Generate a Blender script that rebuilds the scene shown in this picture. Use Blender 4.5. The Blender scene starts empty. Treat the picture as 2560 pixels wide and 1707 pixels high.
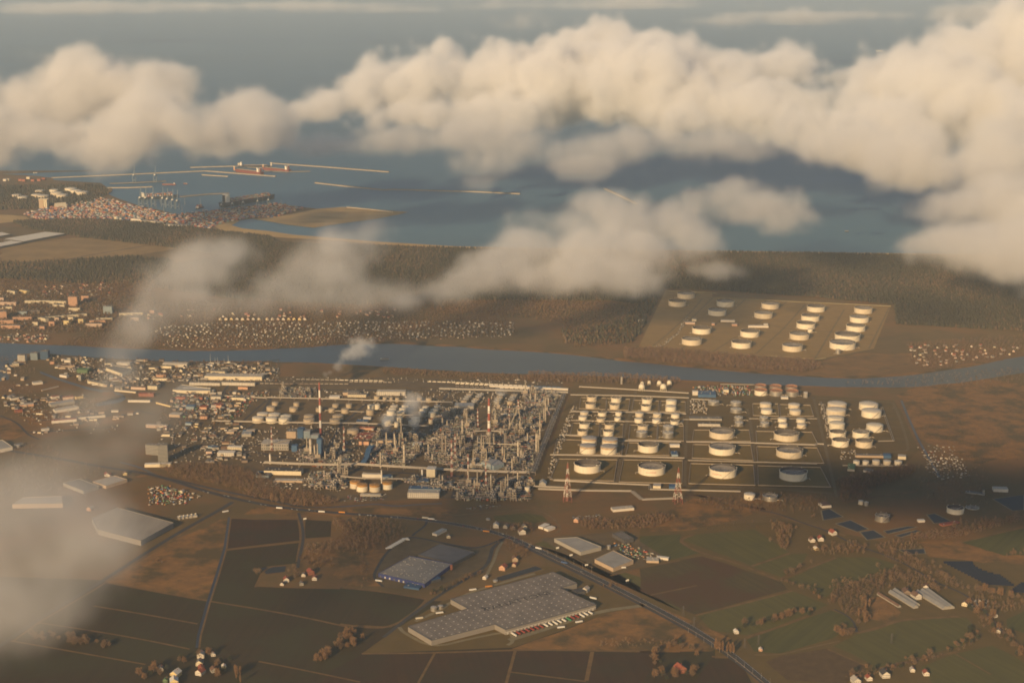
import bpy, bmesh, math, random
import numpy as np
from mathutils import Vector, Matrix
R = math.radians
random.seed(7)
rng = np.random.default_rng(7)
sc = bpy.context.scene
COL = sc.collection

# ---------------------------------------------------------------- camera, sky, sun, exposure
CAM_H, PITCH, FPX = 1340.0, R(13.6), 4000.0          # metres, depression of the optical axis, focal length in photo pixels
cam = bpy.data.cameras.new('camera'); cam_o = bpy.data.objects.new('camera', cam); COL.objects.link(cam_o)
cam.lens = FPX / 2560 * 36; cam.sensor_width = 36; cam.clip_start = 5; cam.clip_end = 400000
cam_o.location = (0, 0, CAM_H); cam_o.rotation_euler = (math.pi/2 - PITCH, 0, 0)
sc.camera = cam_o
SUN_EL, SUN_AZ = R(17.5), R(64.5)                     # the light travels away from the camera and to +x
world = bpy.data.worlds.new('World'); sc.world = world; world.use_nodes = True
wn = world.node_tree; bg = wn.nodes['Background']
sky = wn.nodes.new('ShaderNodeTexSky'); sky.sky_type = 'NISHITA'; sky.sun_disc = False
sky.sun_elevation = SUN_EL; sky.sun_rotation = R(180 + 90) - SUN_AZ
sky.air_density = 1.0; sky.dust_density = 0.5; sky.ozone_density = 1.6
wn.links.new(sky.outputs[0], bg.inputs[0]); bg.inputs[1].default_value = 0.075
sun = bpy.data.lights.new('sun', 'SUN'); sun.energy = 5.0; sun.angle = R(0.5); sun.color = (1.0, 0.708, 0.39)
sun_o = bpy.data.objects.new('sun', sun); COL.objects.link(sun_o)
SUN_D = Vector((math.cos(SUN_AZ)*math.cos(SUN_EL), math.sin(SUN_AZ)*math.cos(SUN_EL), -math.sin(SUN_EL)))
sun_o.rotation_euler = SUN_D.to_track_quat('-Z', 'Y').to_euler()
vs = sc.view_settings; vs.view_transform = 'Standard'; vs.look = 'None'; vs.gamma = 1; vs.exposure = 0.25; vs.use_curve_mapping = False
sc.cycles.volume_bounces = 7; sc.cycles.max_bounces = 9; sc.cycles.diffuse_bounces = 2; sc.cycles.glossy_bounces = 2
sc.cycles.transparent_max_bounces = 9; sc.cycles.volume_step_rate = 2.2; sc.cycles.volume_max_steps = 512
sc.cycles.use_denoising = True; sc.cycles.filter_width = 1.75

# ---------------------------------------------------------------- photo pixel -> place on the ground
CP, SP = math.cos(PITCH), math.sin(PITCH)
def G(px, py, z=0.0):
    u = (px - 1280) / FPX; v = (853.5 - py) / FPX
    d = (u, CP + v*SP, -SP + v*CP)
    t = (z - CAM_H) / d[2]
    return Vector((u*t, d[1]*t, z))
class VIEW:                                           # coordinates read off one enlarged piece of the photo
    def __init__(self, x0, y0, s): self.x0, self.y0, self.s = x0, y0, s
    def __call__(self, x, y, z=0.0): return G(self.x0 + x/self.s, self.y0 + y/self.s, z)
U = VIEW(0, 0, 0.91875)                               # whole photo as viewed, 2352 px wide
VA = VIEW(640, 940, 3.0154); VB = VIEW(1320, 920, 2.352); VC = VIEW(1560, 700, 3.2667); VD = VIEW(0, 400, 2.2189)
VE = VIEW(0, 660, 2.352); VF = VIEW(0, 860, 3.36); VK = VIEW(0, 1220, 2.6133); VL = VIEW(850, 1220, 2.7671); VM = VIEW(1600, 1220, 2.45)
B1 = VIEW(1420, 1080, 5.88); B2 = VIEW(1400, 950, 6.9176); B3 = VIEW(1700, 940, 7.35); B4 = VIEW(2020, 980, 7.84); B5 = VIEW(2100, 1230, 6.72); D1 = VIEW(0, 450, 9.8)
def mpp(p, z=None):                                   # metres per photo pixel at a place
    return (p.y*CP + (CAM_H - (p.z if z is None else z))*SP) / FPX

# ---------------------------------------------------------------- materials
MATS = {}
def mat(name, col, rough=0.85, var=0.0, scale=0.05, col2=None, metal=0.0, detail=4, bump=0.0, attr=False, spec=0.3, contrast=1.0, stretch=None, rows=None, patch=None):
    if name in MATS: return MATS[name]
    m = bpy.data.materials.new(name); m.use_nodes = True; t = m.node_tree; N, L = t.nodes, t.links
    b = N['Principled BSDF']; b.inputs['Roughness'].default_value = rough; b.inputs['Metallic'].default_value = metal
    b.inputs['Specular IOR Level'].default_value = spec
    b.inputs['Base Color'].default_value = (*col, 1)
    src = None
    if var > 0 or col2 is not None:
        g = N.new('ShaderNodeNewGeometry'); vec = g.outputs['Position']
        if stretch:
            vm = N.new('ShaderNodeVectorMath'); vm.operation = 'MULTIPLY'; L.new(vec, vm.inputs[0]); vm.inputs[1].default_value = stretch; vec = vm.outputs[0]
        n = N.new('ShaderNodeTexNoise'); n.inputs['Scale'].default_value = scale; n.inputs['Detail'].default_value = detail; n.inputs['Roughness'].default_value = 0.62
        L.new(vec, n.inputs['Vector'])
        c2 = col2 if col2 is not None else tuple(max(0, c*(1-var)) for c in col)
        c1 = col if col2 is not None else tuple(c*(1+var) for c in col)
        mr = N.new('ShaderNodeMapRange'); mr.inputs['From Min'].default_value = 0.5-0.2/contrast; mr.inputs['From Max'].default_value = 0.5+0.2/contrast
        L.new(n.outputs[0], mr.inputs['Value'])
        mx = N.new('ShaderNodeMix'); mx.data_type = 'RGBA'; L.new(mr.outputs[0], mx.inputs['Factor'])
        mx.inputs['A'].default_value = (*c1, 1); mx.inputs['B'].default_value = (*c2, 1); src = mx.outputs['Result']
        if bump:
            bp = N.new('ShaderNodeBump'); bp.inputs['Strength'].default_value = 1; bp.inputs['Distance'].default_value = bump
            L.new(n.outputs[0], bp.inputs['Height']); L.new(bp.outputs[0], b.inputs['Normal'])
    if rows is not None and src is not None:           # drill lines and tractor tracks along one direction
        g2 = N.new('ShaderNodeNewGeometry'); mp_ = N.new('ShaderNodeMapping'); mp_.vector_type = 'TEXTURE'; L.new(g2.outputs['Position'], mp_.inputs['Vector']); mp_.inputs['Rotation'].default_value = (0, 0, rows); mp_.inputs['Scale'].default_value = (9, 420, 1)
        n2 = N.new('ShaderNodeTexNoise'); n2.inputs['Scale'].default_value = 1; n2.inputs['Detail'].default_value = 3; L.new(mp_.outputs[0], n2.inputs['Vector'])
        r2 = N.new('ShaderNodeMapRange'); r2.inputs['From Min'].default_value = .35; r2.inputs['From Max'].default_value = .65; r2.inputs['To Min'].default_value = .9; r2.inputs['To Max'].default_value = 1.1; L.new(n2.outputs[0], r2.inputs['Value'])
        m2 = N.new('ShaderNodeMix'); m2.data_type = 'RGBA'; m2.blend_type = 'MULTIPLY'; m2.inputs['Factor'].default_value = 1; L.new(src, m2.inputs['A']); L.new(r2.outputs[0], m2.inputs['B']); src = m2.outputs['Result']
    if patch is not None and src is not None:          # broad patches of another growth or soil
        pc, ps = patch; g3 = N.new('ShaderNodeNewGeometry'); n3 = N.new('ShaderNodeTexNoise'); n3.inputs['Scale'].default_value = ps; n3.inputs['Detail'].default_value = 6; n3.inputs['Roughness'].default_value = .65; L.new(g3.outputs['Position'], n3.inputs['Vector'])
        r3 = N.new('ShaderNodeMapRange'); r3.inputs['From Min'].default_value = .46; r3.inputs['From Max'].default_value = .60; L.new(n3.outputs[0], r3.inputs['Value'])
        m3 = N.new('ShaderNodeMix'); m3.data_type = 'RGBA'; L.new(r3.outputs[0], m3.inputs['Factor']); L.new(src, m3.inputs['A']); m3.inputs['B'].default_value = (*pc, 1); src = m3.outputs['Result']
    if attr:                                          # a tint stored with each piece of a joined mesh
        a = N.new('ShaderNodeAttribute'); a.attribute_name = 'tint'
        mx = N.new('ShaderNodeMix'); mx.data_type = 'RGBA'; mx.blend_type = 'MULTIPLY'; mx.inputs['Factor'].default_value = 1
        if src is None: mx.inputs['A'].default_value = (*col, 1)
        else: L.new(src, mx.inputs['A'])
        L.new(a.outputs['Color'], mx.inputs['B']); src = mx.outputs['Result']
    if src is not None: L.new(src, b.inputs['Base Color'])
    MATS[name] = m; return m

# ---------------------------------------------------------------- objects
def tag(o, label=None, cat=None, group=None, kind=None):
    if label: o['label'] = label
    if cat: o['category'] = cat
    if group: o['group'] = group
    if kind: o['kind'] = kind
    return o
def link(o): COL.objects.link(o); return o
def thing(name, label, cat, loc=(0, 0, 0), rz=0.0, group=None):
    o = bpy.data.objects.new(name, None); o.location = loc; o.rotation_euler = (0, 0, rz); link(o)
    return tag(o, label, cat, group)
def put(name, me, parent=None, loc=(0, 0, 0), rz=0.0, scale=None, m=None):
    o = bpy.data.objects.new(name, me); o.location = loc; o.rotation_euler = (0, 0, rz)
    if scale: o.scale = scale
    if parent: o.parent = parent
    if m is not None and not me.materials: me.materials.append(m)
    return link(o)
class MB:
    def __init__(s): s.v = []; s.f = []; s.smooth = []
    def add(s, v, f, sm=False):
        o = len(s.v); s.v += [tuple(p) for p in v]; s.f += [tuple(i+o for i in q) for q in f]; s.smooth += [sm]*len(f); return s
    def box(s, c, d, rz=0.0):
        x, y, z = d[0]/2, d[1]/2, d[2]/2; ca, sa = math.cos(rz), math.sin(rz)
        v = [(c[0]+a*ca-b*sa, c[1]+a*sa+b*ca, c[2]+e) for e in (-z, z) for a, b in ((-x, -y), (x, -y), (x, y), (-x, y))]
        return s.add(v, [(3, 2, 1, 0), (4, 5, 6, 7), (0, 1, 5, 4), (1, 2, 6, 5), (2, 3, 7, 6), (3, 0, 4, 7)])
    def bar(s, a, b, w, h=None):                       # square bar between two points
        a, b = Vector(a), Vector(b); d = (b-a); L = d.length
        if L < 1e-6: return s
        d /= L; up = Vector((0, 0, 1)) if abs(d.z) < 0.95 else Vector((1, 0, 0))
        p = d.cross(up).normalized(); q = p.cross(d); h = h or w
        v = [e + p*i*w/2 + q*j*h/2 for e in (a, b) for i, j in ((-1, -1), (1, -1), (1, 1), (-1, 1))]
        return s.add(v, [(0, 1, 2, 3), (7, 6, 5, 4), (0, 4, 5, 1), (1, 5, 6, 2), (2, 6, 7, 3), (3, 7, 4, 0)])
    def lathe(s, prof, n=24, c=(0, 0), cap0=False, cap1=True, sm=True):   # prof: (r, z) from bottom up
        vs_ = []; fs = []
        for r, z in prof:
            for k in range(n):
                a = 2*math.pi*k/n; vs_.append((c[0]+r*math.cos(a), c[1]+r*math.sin(a), z))
        for i in range(len(prof)-1):
            for k in range(n):
                fs.append((i*n+k, i*n+(k+1) % n, (i+1)*n+(k+1) % n, (i+1)*n+k))
        s.add(vs_, fs, sm)
        if cap1: s.add([vs_[(len(prof)-1)*n+k] for k in range(n)], [tuple(range(n))])
        if cap0: s.add([vs_[k] for k in range(n)], [tuple(reversed(range(n)))])
        return s
    def tube(s, a, b, r0, r1=None, n=6, cap=True):
        a, b = Vector(a), Vector(b); d = (b-a).normalized(); r1 = r0 if r1 is None else r1
        up = Vector((0, 0, 1)) if abs(d.z) < 0.95 else Vector((1, 0, 0)); p = d.cross(up).normalized(); q = p.cross(d)
        v = [e + (p*math.cos(2*math.pi*k/n) + q*math.sin(2*math.pi*k/n))*r for e, r in ((a, r0), (b, r1)) for k in range(n)]
        s.add(v, [(k, n+k, n+(k+1) % n, (k+1) % n) for k in range(n)], True)
        if cap: s.add(v[n:], [tuple(reversed(range(n)))]); s.add(v[:n], [tuple(range(n))])
        return s
    def poly(s, pts, z):
        return s.add([(p[0], p[1], z) for p in pts], [tuple(range(len(pts)))])
    def mesh(s, name, m=None):
        me = bpy.data.meshes.new(name); me.from_pydata(s.v, [], s.f)
        if any(s.smooth): me.polygons.foreach_set('use_smooth', s.smooth)
        if m is not None: me.materials.append(m)
        me.update(); return me
    def build(s, name, m, parent=None, loc=(0, 0, 0), rz=0.0):
        return put(name, s.mesh(name, m), parent, loc, rz)
def ribbon(pts, w, z, name=None, m=None, kind='structure', smooth=0):
    P = [Vector((p[0], p[1], 0)) for p in pts]
    for _ in range(smooth):
        Q = [P[0]]
        for a, b in zip(P[:-1], P[1:]): Q += [a*.75+b*.25, a*.25+b*.75]
        P = Q + [P[-1]]
    W = w if hasattr(w, '__len__') else [w]*len(P)
    if len(W) != len(P): W = list(np.interp(np.linspace(0, 1, len(P)), np.linspace(0, 1, len(W)), W))
    v = []
    for i, p in enumerate(P):
        d = (P[min(i+1, len(P)-1)] - P[max(i-1, 0)]); d.normalize(); n = Vector((-d.y, d.x, 0))
        v += [(p + n*W[i]/2), (p - n*W[i]/2)]
    v = [(q.x, q.y, z) for q in v]
    f = [(2*i, 2*i+1, 2*i+3, 2*i+2) for i in range(len(P)-1)]
    if name is None: return v, f
    mb = MB().add(v, f); o = mb.build(name, m)
    if kind: o['kind'] = kind
    return o
def sheet(name, pts, z, m, kind='structure'):
    P = [(p[0], p[1]) for p in pts]
    area = sum(a[0]*b[1]-b[0]*a[1] for a, b in zip(P, P[1:]+P[:1]))
    if area < 0: P.reverse()
    o = MB().poly(P, z).build(name, m)
    if kind: o['kind'] = kind
    return o
def ragged(P, amp=12, step=30):                        # an outline with an uneven edge
    Q = []
    for a, b in zip(P, P[1:]+P[:1]):
        n = max(1, int((b-a).length/step)); e = (b-a).normalized(); w = Vector((-e.y, e.x, 0))
        for k in range(n): Q.append(a.lerp(b, k/n)+w*random.uniform(-amp, amp))
    return Q
def mass(name, V, F, tint, m, label=None, cat=None, group=None, kind='stuff', parent=None):
    """many small pieces joined: V (n,3), F (m,k) with k = 3 or 4, tint (n,3)"""
    me = bpy.data.meshes.new(name); k = F.shape[1]
    me.vertices.add(len(V)); me.vertices.foreach_set('co', np.ascontiguousarray(V, np.float32).ravel())
    me.loops.add(F.size); me.loops.foreach_set('vertex_index', np.ascontiguousarray(F, np.int32).ravel())
    me.polygons.add(len(F)); me.polygons.foreach_set('loop_start', np.arange(0, F.size, k, dtype=np.int32))
    me.update(calc_edges=True)
    if tint is not None:
        at = me.attributes.new('tint', 'FLOAT_COLOR', 'POINT'); c = np.ones((len(V), 4), np.float32); c[:, :3] = tint; at.data.foreach_set('color', c.ravel())
    me.materials.append(m); me.validate()
    o = put(name, me, parent); tag(o, label, cat, group, kind); return o
def spread(proto_v, proto_f, pos, scl, rot, tint_fn=None, tints=None):
    """numpy copies of one small mesh; returns V, F, per-vertex tint"""
    n = len(pos); pv = np.asarray(proto_v, float); pf = np.asarray(proto_f, int)
    c, s_ = np.cos(rot)[:, None], np.sin(rot)[:, None]
    X = pv[None, :, 0]*scl[:, 0:1]; Y = pv[None, :, 1]*scl[:, 1:2]; Z = pv[None, :, 2]*scl[:, 2:3]
    V = np.stack([X*c - Y*s_ + pos[:, 0:1], X*s_ + Y*c + pos[:, 1:2], Z + pos[:, 2:3]], -1).reshape(-1, 3)
    F = (pf[None] + (np.arange(n)*len(pv))[:, None, None]).reshape(-1, pf.shape[1])
    T = np.repeat(tints, len(pv), 0) if tints is not None else None
    return V, F, T
def in_poly(pts, P):
    x, y = pts[:, 0], pts[:, 1]; ins = np.zeros(len(pts), bool); n = len(P)
    for i in range(n):
        x1, y1 = P[i][0], P[i][1]; x2, y2 = P[(i+1) % n][0], P[(i+1) % n][1]
        if y1 == y2: continue
        ins ^= ((y1 > y) != (y2 > y)) & (x < (x2-x1)*(y-y1)/(y2-y1)+x1)
    return ins
def scatter(P, spacing, jitter=0.45, keep=1.0):
    xs = [p[0] for p in P]; ys = [p[1] for p in P]
    gx, gy = np.meshgrid(np.arange(min(xs), max(xs), spacing), np.arange(min(ys), max(ys), spacing))
    q = np.stack([gx.ravel(), gy.ravel()], 1); q = q + rng.uniform(-jitter, jitter, q.shape)*spacing
    q = q[in_poly(q, P)]
    if keep < 1: q = q[rng.random(len(q)) < keep]
    return q
# ---------------------------------------------------------------- the setting: sea, land, river, fields, roads
WARM = (1.0, 0.92, 0.60)                              # warm tint multiplied into the ground colours
def gmat(name, col, **kw):
    w = lambda c: tuple(a*b for a, b in zip(c, WARM))
    if kw.get('col2') is not None: kw['col2'] = w(kw['col2'])
    if kw.get('patch') is not None: kw['patch'] = (w(kw['patch'][0]), kw['patch'][1])
    return mat(name, w(col), **kw)
M_land = gmat('land_grass', (0.175, 0.115, 0.052), var=0, col2=(0.115, 0.082, 0.038), scale=0.006, detail=8, patch=((.19, .105, .045), .0035))
M_sea = mat('sea_water', (0.054, 0.122, 0.165), rough=0.5, var=0.12, scale=0.0009, detail=8, spec=0.5, stretch=(.35, 1.4, 1))
M_river = mat('river_water', (0.022, 0.034, 0.038), rough=0.35, var=0.3, scale=0.004, detail=6, spec=0.4, stretch=(.4, 1.5, 1))
M_pond = mat('pond_water', (0.040, 0.040, 0.038), rough=0.5, spec=0.08)
M_sand = gmat('beach_sand', (0.42, 0.29, 0.16), var=0.2, scale=0.01)
M_fill = gmat('sand_fill', (0.34, 0.235, 0.135), var=0.25, scale=0.012, stretch=(0.4, 1.6, 1))
M_reed = gmat('dry_reed', (0.30, 0.155, 0.058), col2=(0.17, 0.095, 0.040), scale=0.03, detail=8, patch=((.10, .07, .03), .012))
M_olive = gmat('grass_olive', (0.150, 0.098, 0.034), col2=(0.110, 0.078, 0.028), scale=0.02, detail=7)
M_green = gmat('winter_crop', (0.115, 0.102, 0.032), col2=(0.090, 0.084, 0.027), scale=0.01, detail=7, rows=0.5)
M_green2 = gmat('young_crop', (0.096, 0.092, 0.029), col2=(0.078, 0.078, 0.025), scale=0.01, detail=7, rows=-0.6)
M_brown = gmat('ploughed_soil', (0.064, 0.031, 0.011), col2=(0.048, 0.025, 0.009), scale=0.012, detail=7, rows=0.15, patch=((.045, .030, .012), .008))
M_dark = gmat('dark_field', (0.052, 0.033, 0.011), col2=(0.041, 0.028, 0.009), scale=0.012, detail=7, rows=-0.15, patch=((.048, .040, .014), .006))
M_asph = mat('asphalt', (0.06, 0.053, 0.046), var=0.2, scale=0.05)
M_conc = gmat('concrete', (0.22, 0.19, 0.155), var=0.18, scale=0.05)
M_yard = gmat('yard_gravel', (0.135, 0.098, 0.062), var=0.22, scale=0.03, detail=7)
M_track = gmat('dirt_track', (0.17, 0.115, 0.065), var=0.2, scale=0.05)
M_line = mat('road_paint', (0.75, 0.73, 0.68), rough=0.7)
M_gravel = gmat('refinery_gravel', (0.175, 0.122, 0.074), col2=(0.105, 0.077, 0.048), scale=0.02, detail=8)
sheet('sea', [(-160000, -30000), (160000, -30000), (160000, 220000), (-160000, 220000)], -1.2, M_sea)
coast = [VD(-400, 60), VD(0, 78), VD(190, 88), VD(290, 100), VD(300, 112), VD(560, 128), VD(590, 150), VD(600, 190), VD(650, 212), VD(760, 250), VD(880, 276), VD(985, 303),
         VD(1035, 300), VD(1225, 272), VD(1530, 240), VD(1700, 264), VD(1760, 270), VD(1640, 295), VD(1500, 322), VD(1400, 326), VD(1310, 336), VD(1235, 362), VD(1290, 385),
         VD(1450, 403), VD(1600, 420), VD(1800, 432), VD(2080, 455), U(1040, 566), U(1250, 571), U(1400, 573), U(1700, 577), U(2000, 581), U(2352, 586), U(3200, 596)]
land = [(-160000, -30000)] + [tuple(coast[0][:2])] + coast[1:] + [(60000, 9000), (160000, -30000)]
land[1] = (-2600, coast[0].y); land = [(-160000, -30000), (-160000, coast[0].y+900)] + land[1:]
sheet('land', land, 0.0, M_land)
sheet('sand_island', [VD(1640, 297), VD(1760, 271), VD(1900, 261), VD(2100, 276), VD(2265, 289), VD(2210, 303), VD(2080, 328), VD(1900, 352), VD(1740, 376), VD(1600, 360), VD(1520, 346), VD(1440, 333), VD(1400, 327), VD(1500, 322)], 0.3, M_fill)
ribbon([VD(1310, 336), VD(1235, 364), VD(1290, 388), VD(1450, 406), VD(1600, 423), VD(1800, 436), VD(2080, 459), U(1040, 568), U(1250, 573), U(1400, 575), U(1700, 579), U(2000, 583), U(2352, 588), U(3000, 596)],
       [40, 90, 120, 130, 90, 70, 60, 55, 50, 45, 45, 45, 40, 40], 0.25, 'beach', M_sand)
riv_up = [U(-700, 770), U(-300, 780), U(0, 787), U(200, 795), U(380, 804), U(480, 806), U(600, 803), U(700, 797), U(800, 790), U(880, 787), U(1000, 793), U(1150, 803), U(1300, 813), U(1450, 830), U(1600, 844), U(1750, 858), U(1900, 868), U(2000, 868), U(2100, 860), U(2200, 845), U(2300, 826), U(2352, 818), U(2800, 790)]
riv_lo = [U(2800, 840), U(2352, 856), U(2200, 880), U(2100, 890), U(1950, 890), U(1750, 884), U(1600, 876), U(1450, 868), U(1300, 862), U(1150, 859), U(1080, 855), U(950, 849), U(880, 842), U(700, 833), U(600, 831), U(480, 830), U(380, 830), U(230, 822), U(110, 812), U(60, 812), U(30, 830), U(20, 872), U(-30, 880), U(-60, 830), U(-700, 815)]
sheet('river', riv_up + riv_lo, 0.12, M_river)
ribbon([p + Vector((0, 8, 0)) for p in riv_up[2:21]], [random.uniform(12, 46) for _ in range(46)], 0.2, 'reed_bank', M_reed, smooth=2)
ribbon([p + Vector((0, -4, 0)) for p in reversed(riv_lo[2:16])], [random.uniform(4, 34) for _ in range(40)], 0.2, 'reed_bank', M_reed, smooth=2)
canal = [VF(330, 225), VF(460, 275), VF(600, 320), VF(740, 362), VF(880, 388), VF(990, 405), VF(1045, 432), VF(1000, 462), VF(900, 482), VF(800, 500)]
sheet('river', [canal[0]]*0 + [Vector((p.x, p.y, 0)) for p in canal] + [Vector((p.x+14, p.y-34, 0)) for p in reversed(canal)], 0.13, M_river)
# ---------------------------------------------------------------- fields, verges, ponds, roads
def field(v, pts, m, z=0.10, name='field'):
    P = [v(*p) for p in pts]; return sheet(name, ragged(P) if name == 'heath' else ragged(P, 2.0, 60) if name == 'field' else P, z, m)
field(VK, [(-400, 560), (640, 600), (1345, 735), (1700, 790), (2352, 910), (2352, 1500), (-400, 1500)], M_dark, 0.05)
field(VL, [(-60, 940), (350, 960), (640, 780), (2100, 820), (2600, 1100), (2600, 1600), (-60, 1600)], M_dark, 0.04)
field(VM, [(0, 250), (900, 200), (1500, 330), (2600, 300), (2600, 1500), (0, 1500)], M_olive, 0.03)
field(VK, [(1500, 200), (1470, 390), (1355, 728), (1000, 668), (690, 612), (960, 450), (1150, 330), (1330, 262), (1440, 205)], M_reed)
field(VK, [(1512, 198), (1948, 205), (1960, 342), (1700, 372), (1475, 396)], M_brown, 0.11)
field(VK, [(1462, 410), (1955, 356), (1940, 490), (1740, 510), (1680, 640), (1850, 650), (2352, 660), (2352, 890), (2270, 896), (1372, 736)], M_dark, 0.12)
field(VK, [(1995, 205), (2160, 215), (2160, 320), (2000, 330)], M_dark, 0.11)
field(VL, [(0, 690), (300, 720), (590, 770), (500, 850), (350, 960), (0, 938)], M_dark, 0.13)
for q in ([(150, 1147), (652, 1140), (540, 1348), (400, 1420), (-200, 1420), (-50, 1250)], [(662, 1140), (1203, 1125), (1150, 1400), (545, 1400)], [(1215, 1122), (1738, 1132), (1700, 1326), (1182, 1268)], [(1750, 1132), (2150, 1130), (2080, 1400), (1712, 1400), (1715, 1330)], [(1175, 1280), (1700, 1340), (1690, 1420), (1150, 1420)]):
    field(VL, q, M_brown, 0.11)
field(VL, [(1180, 1110), (1500, 1000), (1850, 862), (2050, 822), (2352, 905), (2352, 1135), (1740, 1126)], M_reed, 0.12)
field(VL, [(400, 965), (700, 785), (1400, 545), (1490, 540), (1720, 640), (2080, 818), (1850, 865), (1500, 995), (1200, 1100), (650, 1122), (150, 1143)], M_olive, 0.14, 'lawn')
field(VL, [(1340, 385), (1500, 335), (1870, 600), (2352, 850), (2352, 700), (1860, 612), (1400, 340)][:5], M_green, 0.1, 'lawn')
field(VL, [(1060, 190), (1290, 170), (1400, 190), (1440, 230), (1250, 245), (1080, 222)], M_green, 0.1)
field(VM, [(0, 490), (380, 415), (860, 570), (905, 620), (335, 775), (60, 655), (0, 630)], gmat('mixed_crop', (.090, .066, .026), col2=(.072, .056, .022), scale=.01, detail=7, rows=.5, patch=((.088, .046, .020), .006)), 0.12)
for q in ([(350, 780), (935, 628), (1150, 710), (1030, 770), (800, 860), (650, 900), (440, 870)], [(250, 312), (330, 282), (700, 252), (920, 392), (680, 472)], [(692, 480), (920, 403), (1030, 400), (1000, 450), (870, 545)],
          [(900, 560), (1200, 422), (1430, 422), (1580, 470), (1480, 530), (1200, 610), (1140, 670)], [(650, 925), (1020, 792), (1190, 742), (1300, 800), (1320, 830), (1180, 920), (860, 1012), (700, 1000)],
          [(1180, 965), (1330, 892), (1650, 802), (2000, 792), (2050, 850), (1980, 960), (1600, 1060), (1450, 1100), (1290, 1010)], [(1720, 1092), (1930, 1012), (2160, 962), (2300, 1030), (2400, 1100), (2400, 1250), (1830, 1250)],
          [(2240, 800), (2400, 735), (2400, 905), (2250, 850)], [(1970, 330), (2400, 235), (2400, 405), (2230, 410)], [(0, 292), (250, 282), (240, 320), (368, 398), (180, 440), (0, 372)]):
    field(VM, q, M_green if len(q) % 2 else M_green2, 0.12)
field(VM, [(860, 1027), (1140, 982), (1380, 1090), (1260, 1200), (900, 1172), (770, 1062)], gmat('stubble', (0.105, 0.066, 0.034), var=0.2, scale=0.06), 0.12)
field(VM, [(440, 1042), (600, 1042), (720, 1260), (280, 1260)], M_brown, 0.12); field(VM, [(-10, 1000), (150, 1000), (130, 1050), (40, 1150), (-10, 1193)], M_brown, 0.12)
field(VM, [(1700, 330), (1960, 320), (2230, 405), (2400, 420), (2400, 470), (1900, 440), (1760, 420)], M_reed, 0.09, 'heath')
field(VM, [(1380, 700), (1500, 660), (1600, 760), (1520, 820), (1420, 800)], M_reed, 0.09, 'heath')
field(VK, [(2000, 390), (2352, 385), (2560, 420), (2560, 640), (2250, 640), (2150, 500), (1990, 470)], M_reed, 0.09, 'heath')
field(VF, [(100, 480), (400, 560), (900, 520), (1200, 560), (1000, 660), (500, 720), (250, 690)], M_reed, 0.055, 'heath')
field(VM, [(330, 60), (560, 90), (720, 140), (600, 190), (300, 260), (60, 266), (0, 230), (100, 170)], M_reed, 0.08)
field(VM, [(0, 690), (300, 800), (560, 920), (440, 1000), (0, 1000)], M_reed, 0.08)
field(VB, [(2185, 165), (2300, 90), (2700, 60), (3000, 120), (3000, 520), (2600, 560), (2420, 470), (2340, 440), (2270, 400), (2230, 290)], M_reed, 0.06, 'heath')
field(VC, [(0, 620), (1000, 745), (1700, 790), (2000, 780), (2352, 690), (2352, 600), (1900, 600), (1600, 660), (700, 600)], gmat('rough_heath', (0.26, 0.145, 0.062), col2=(0.13, 0.085, 0.042), scale=0.015, detail=8), 0.05, 'heath')
field(VA, [(0, 975), (300, 1000), (640, 1000), (850, 975), (1020, 990), (1150, 1015), (700, 1045), (-100, 1040)], M_reed, 0.08, 'heath')
field(VL, [(10, 150), (180, 118), (330, 120), (560, 118), (700, 112), (800, 150), (780, 210), (600, 200), (300, 180)], M_reed, 0.09, 'heath')
field(VF, [(-300, 560), (100, 640), (240, 760), (100, 800), (-300, 780)], M_reed, 0.06, 'heath'); field(VF, [(860, 400), (1000, 415), (1010, 450), (880, 475), (760, 500), (800, 470)], M_reed, 0.15, 'heath')
field(VF, [(1090, 1040), (1200, 1045), (1290, 1110), (1180, 1115), (1080, 1080)], M_reed, 0.06, 'heath')
field(VD, [(0, 480), (420, 430), (860, 462), (990, 490), (700, 540), (420, 560), (0, 640)], gmat('sandy_heath', (0.33, 0.22, 0.12), col2=(0.19, 0.13, 0.07), scale=0.008, detail=8), 0.05, 'heath')
field(VD, [(-100, 298), (130, 310), (190, 335), (0, 350), (-100, 350)], M_sand, 0.06, 'heath')
# tank compounds and refinery ground
field(VB, [(262, 118), (880, 140), (1690, 160), (2150, 190), (2230, 300), (2300, 480), (2180, 600), (1840, 690), (1820, 740), (900, 720), (0, 720), (120, 480)], M_olive, 0.08, 'yard')
field(VA, [(60, 80), (2260, 90), (2330, 150), (2150, 640), (2080, 930), (1500, 920), (650, 950), (380, 860), (0, 840), (-320, 660), (-200, 380)], M_gravel, 0.07, 'yard')
field(VF, [(900, 130), (2352, 170), (2352, 700), (1900, 1010), (1250, 1000), (1450, 560), (1300, 420), (950, 390), (620, 300)], M_yard, 0.06, 'yard')
field(VA, [(-300, 0), (700, 10), (2300, 40), (2330, 100), (1500, 90), (400, 90), (-320, 300)], M_yard, 0.065, 'yard')
field(VC, [(120, 545), (340, 82), (720, 100), (720, 140), (2180, 215), (2040, 560), (1620, 640), (1560, 650), (300, 560)], gmat('base_turf', (0.30, 0.20, 0.10), col2=(0.235, 0.16, 0.08), scale=0.02, detail=7), 0.07, 'yard')
field(VL, [(330, 430), (470, 335), (940, 410), (1060, 400), (1000, 530), (640, 700), (300, 690), (235, 610)], M_yard, 0.15, 'yard')
field(VL, [(1380, 345), (1700, 320), (1950, 290), (2270, 490), (1890, 600), (1500, 420)], M_yard, 0.15, 'yard')
field(VK, [(1700, 520), (1870, 505), (1860, 545), (1740, 560)], M_pond, 0.15, 'pond')
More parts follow.
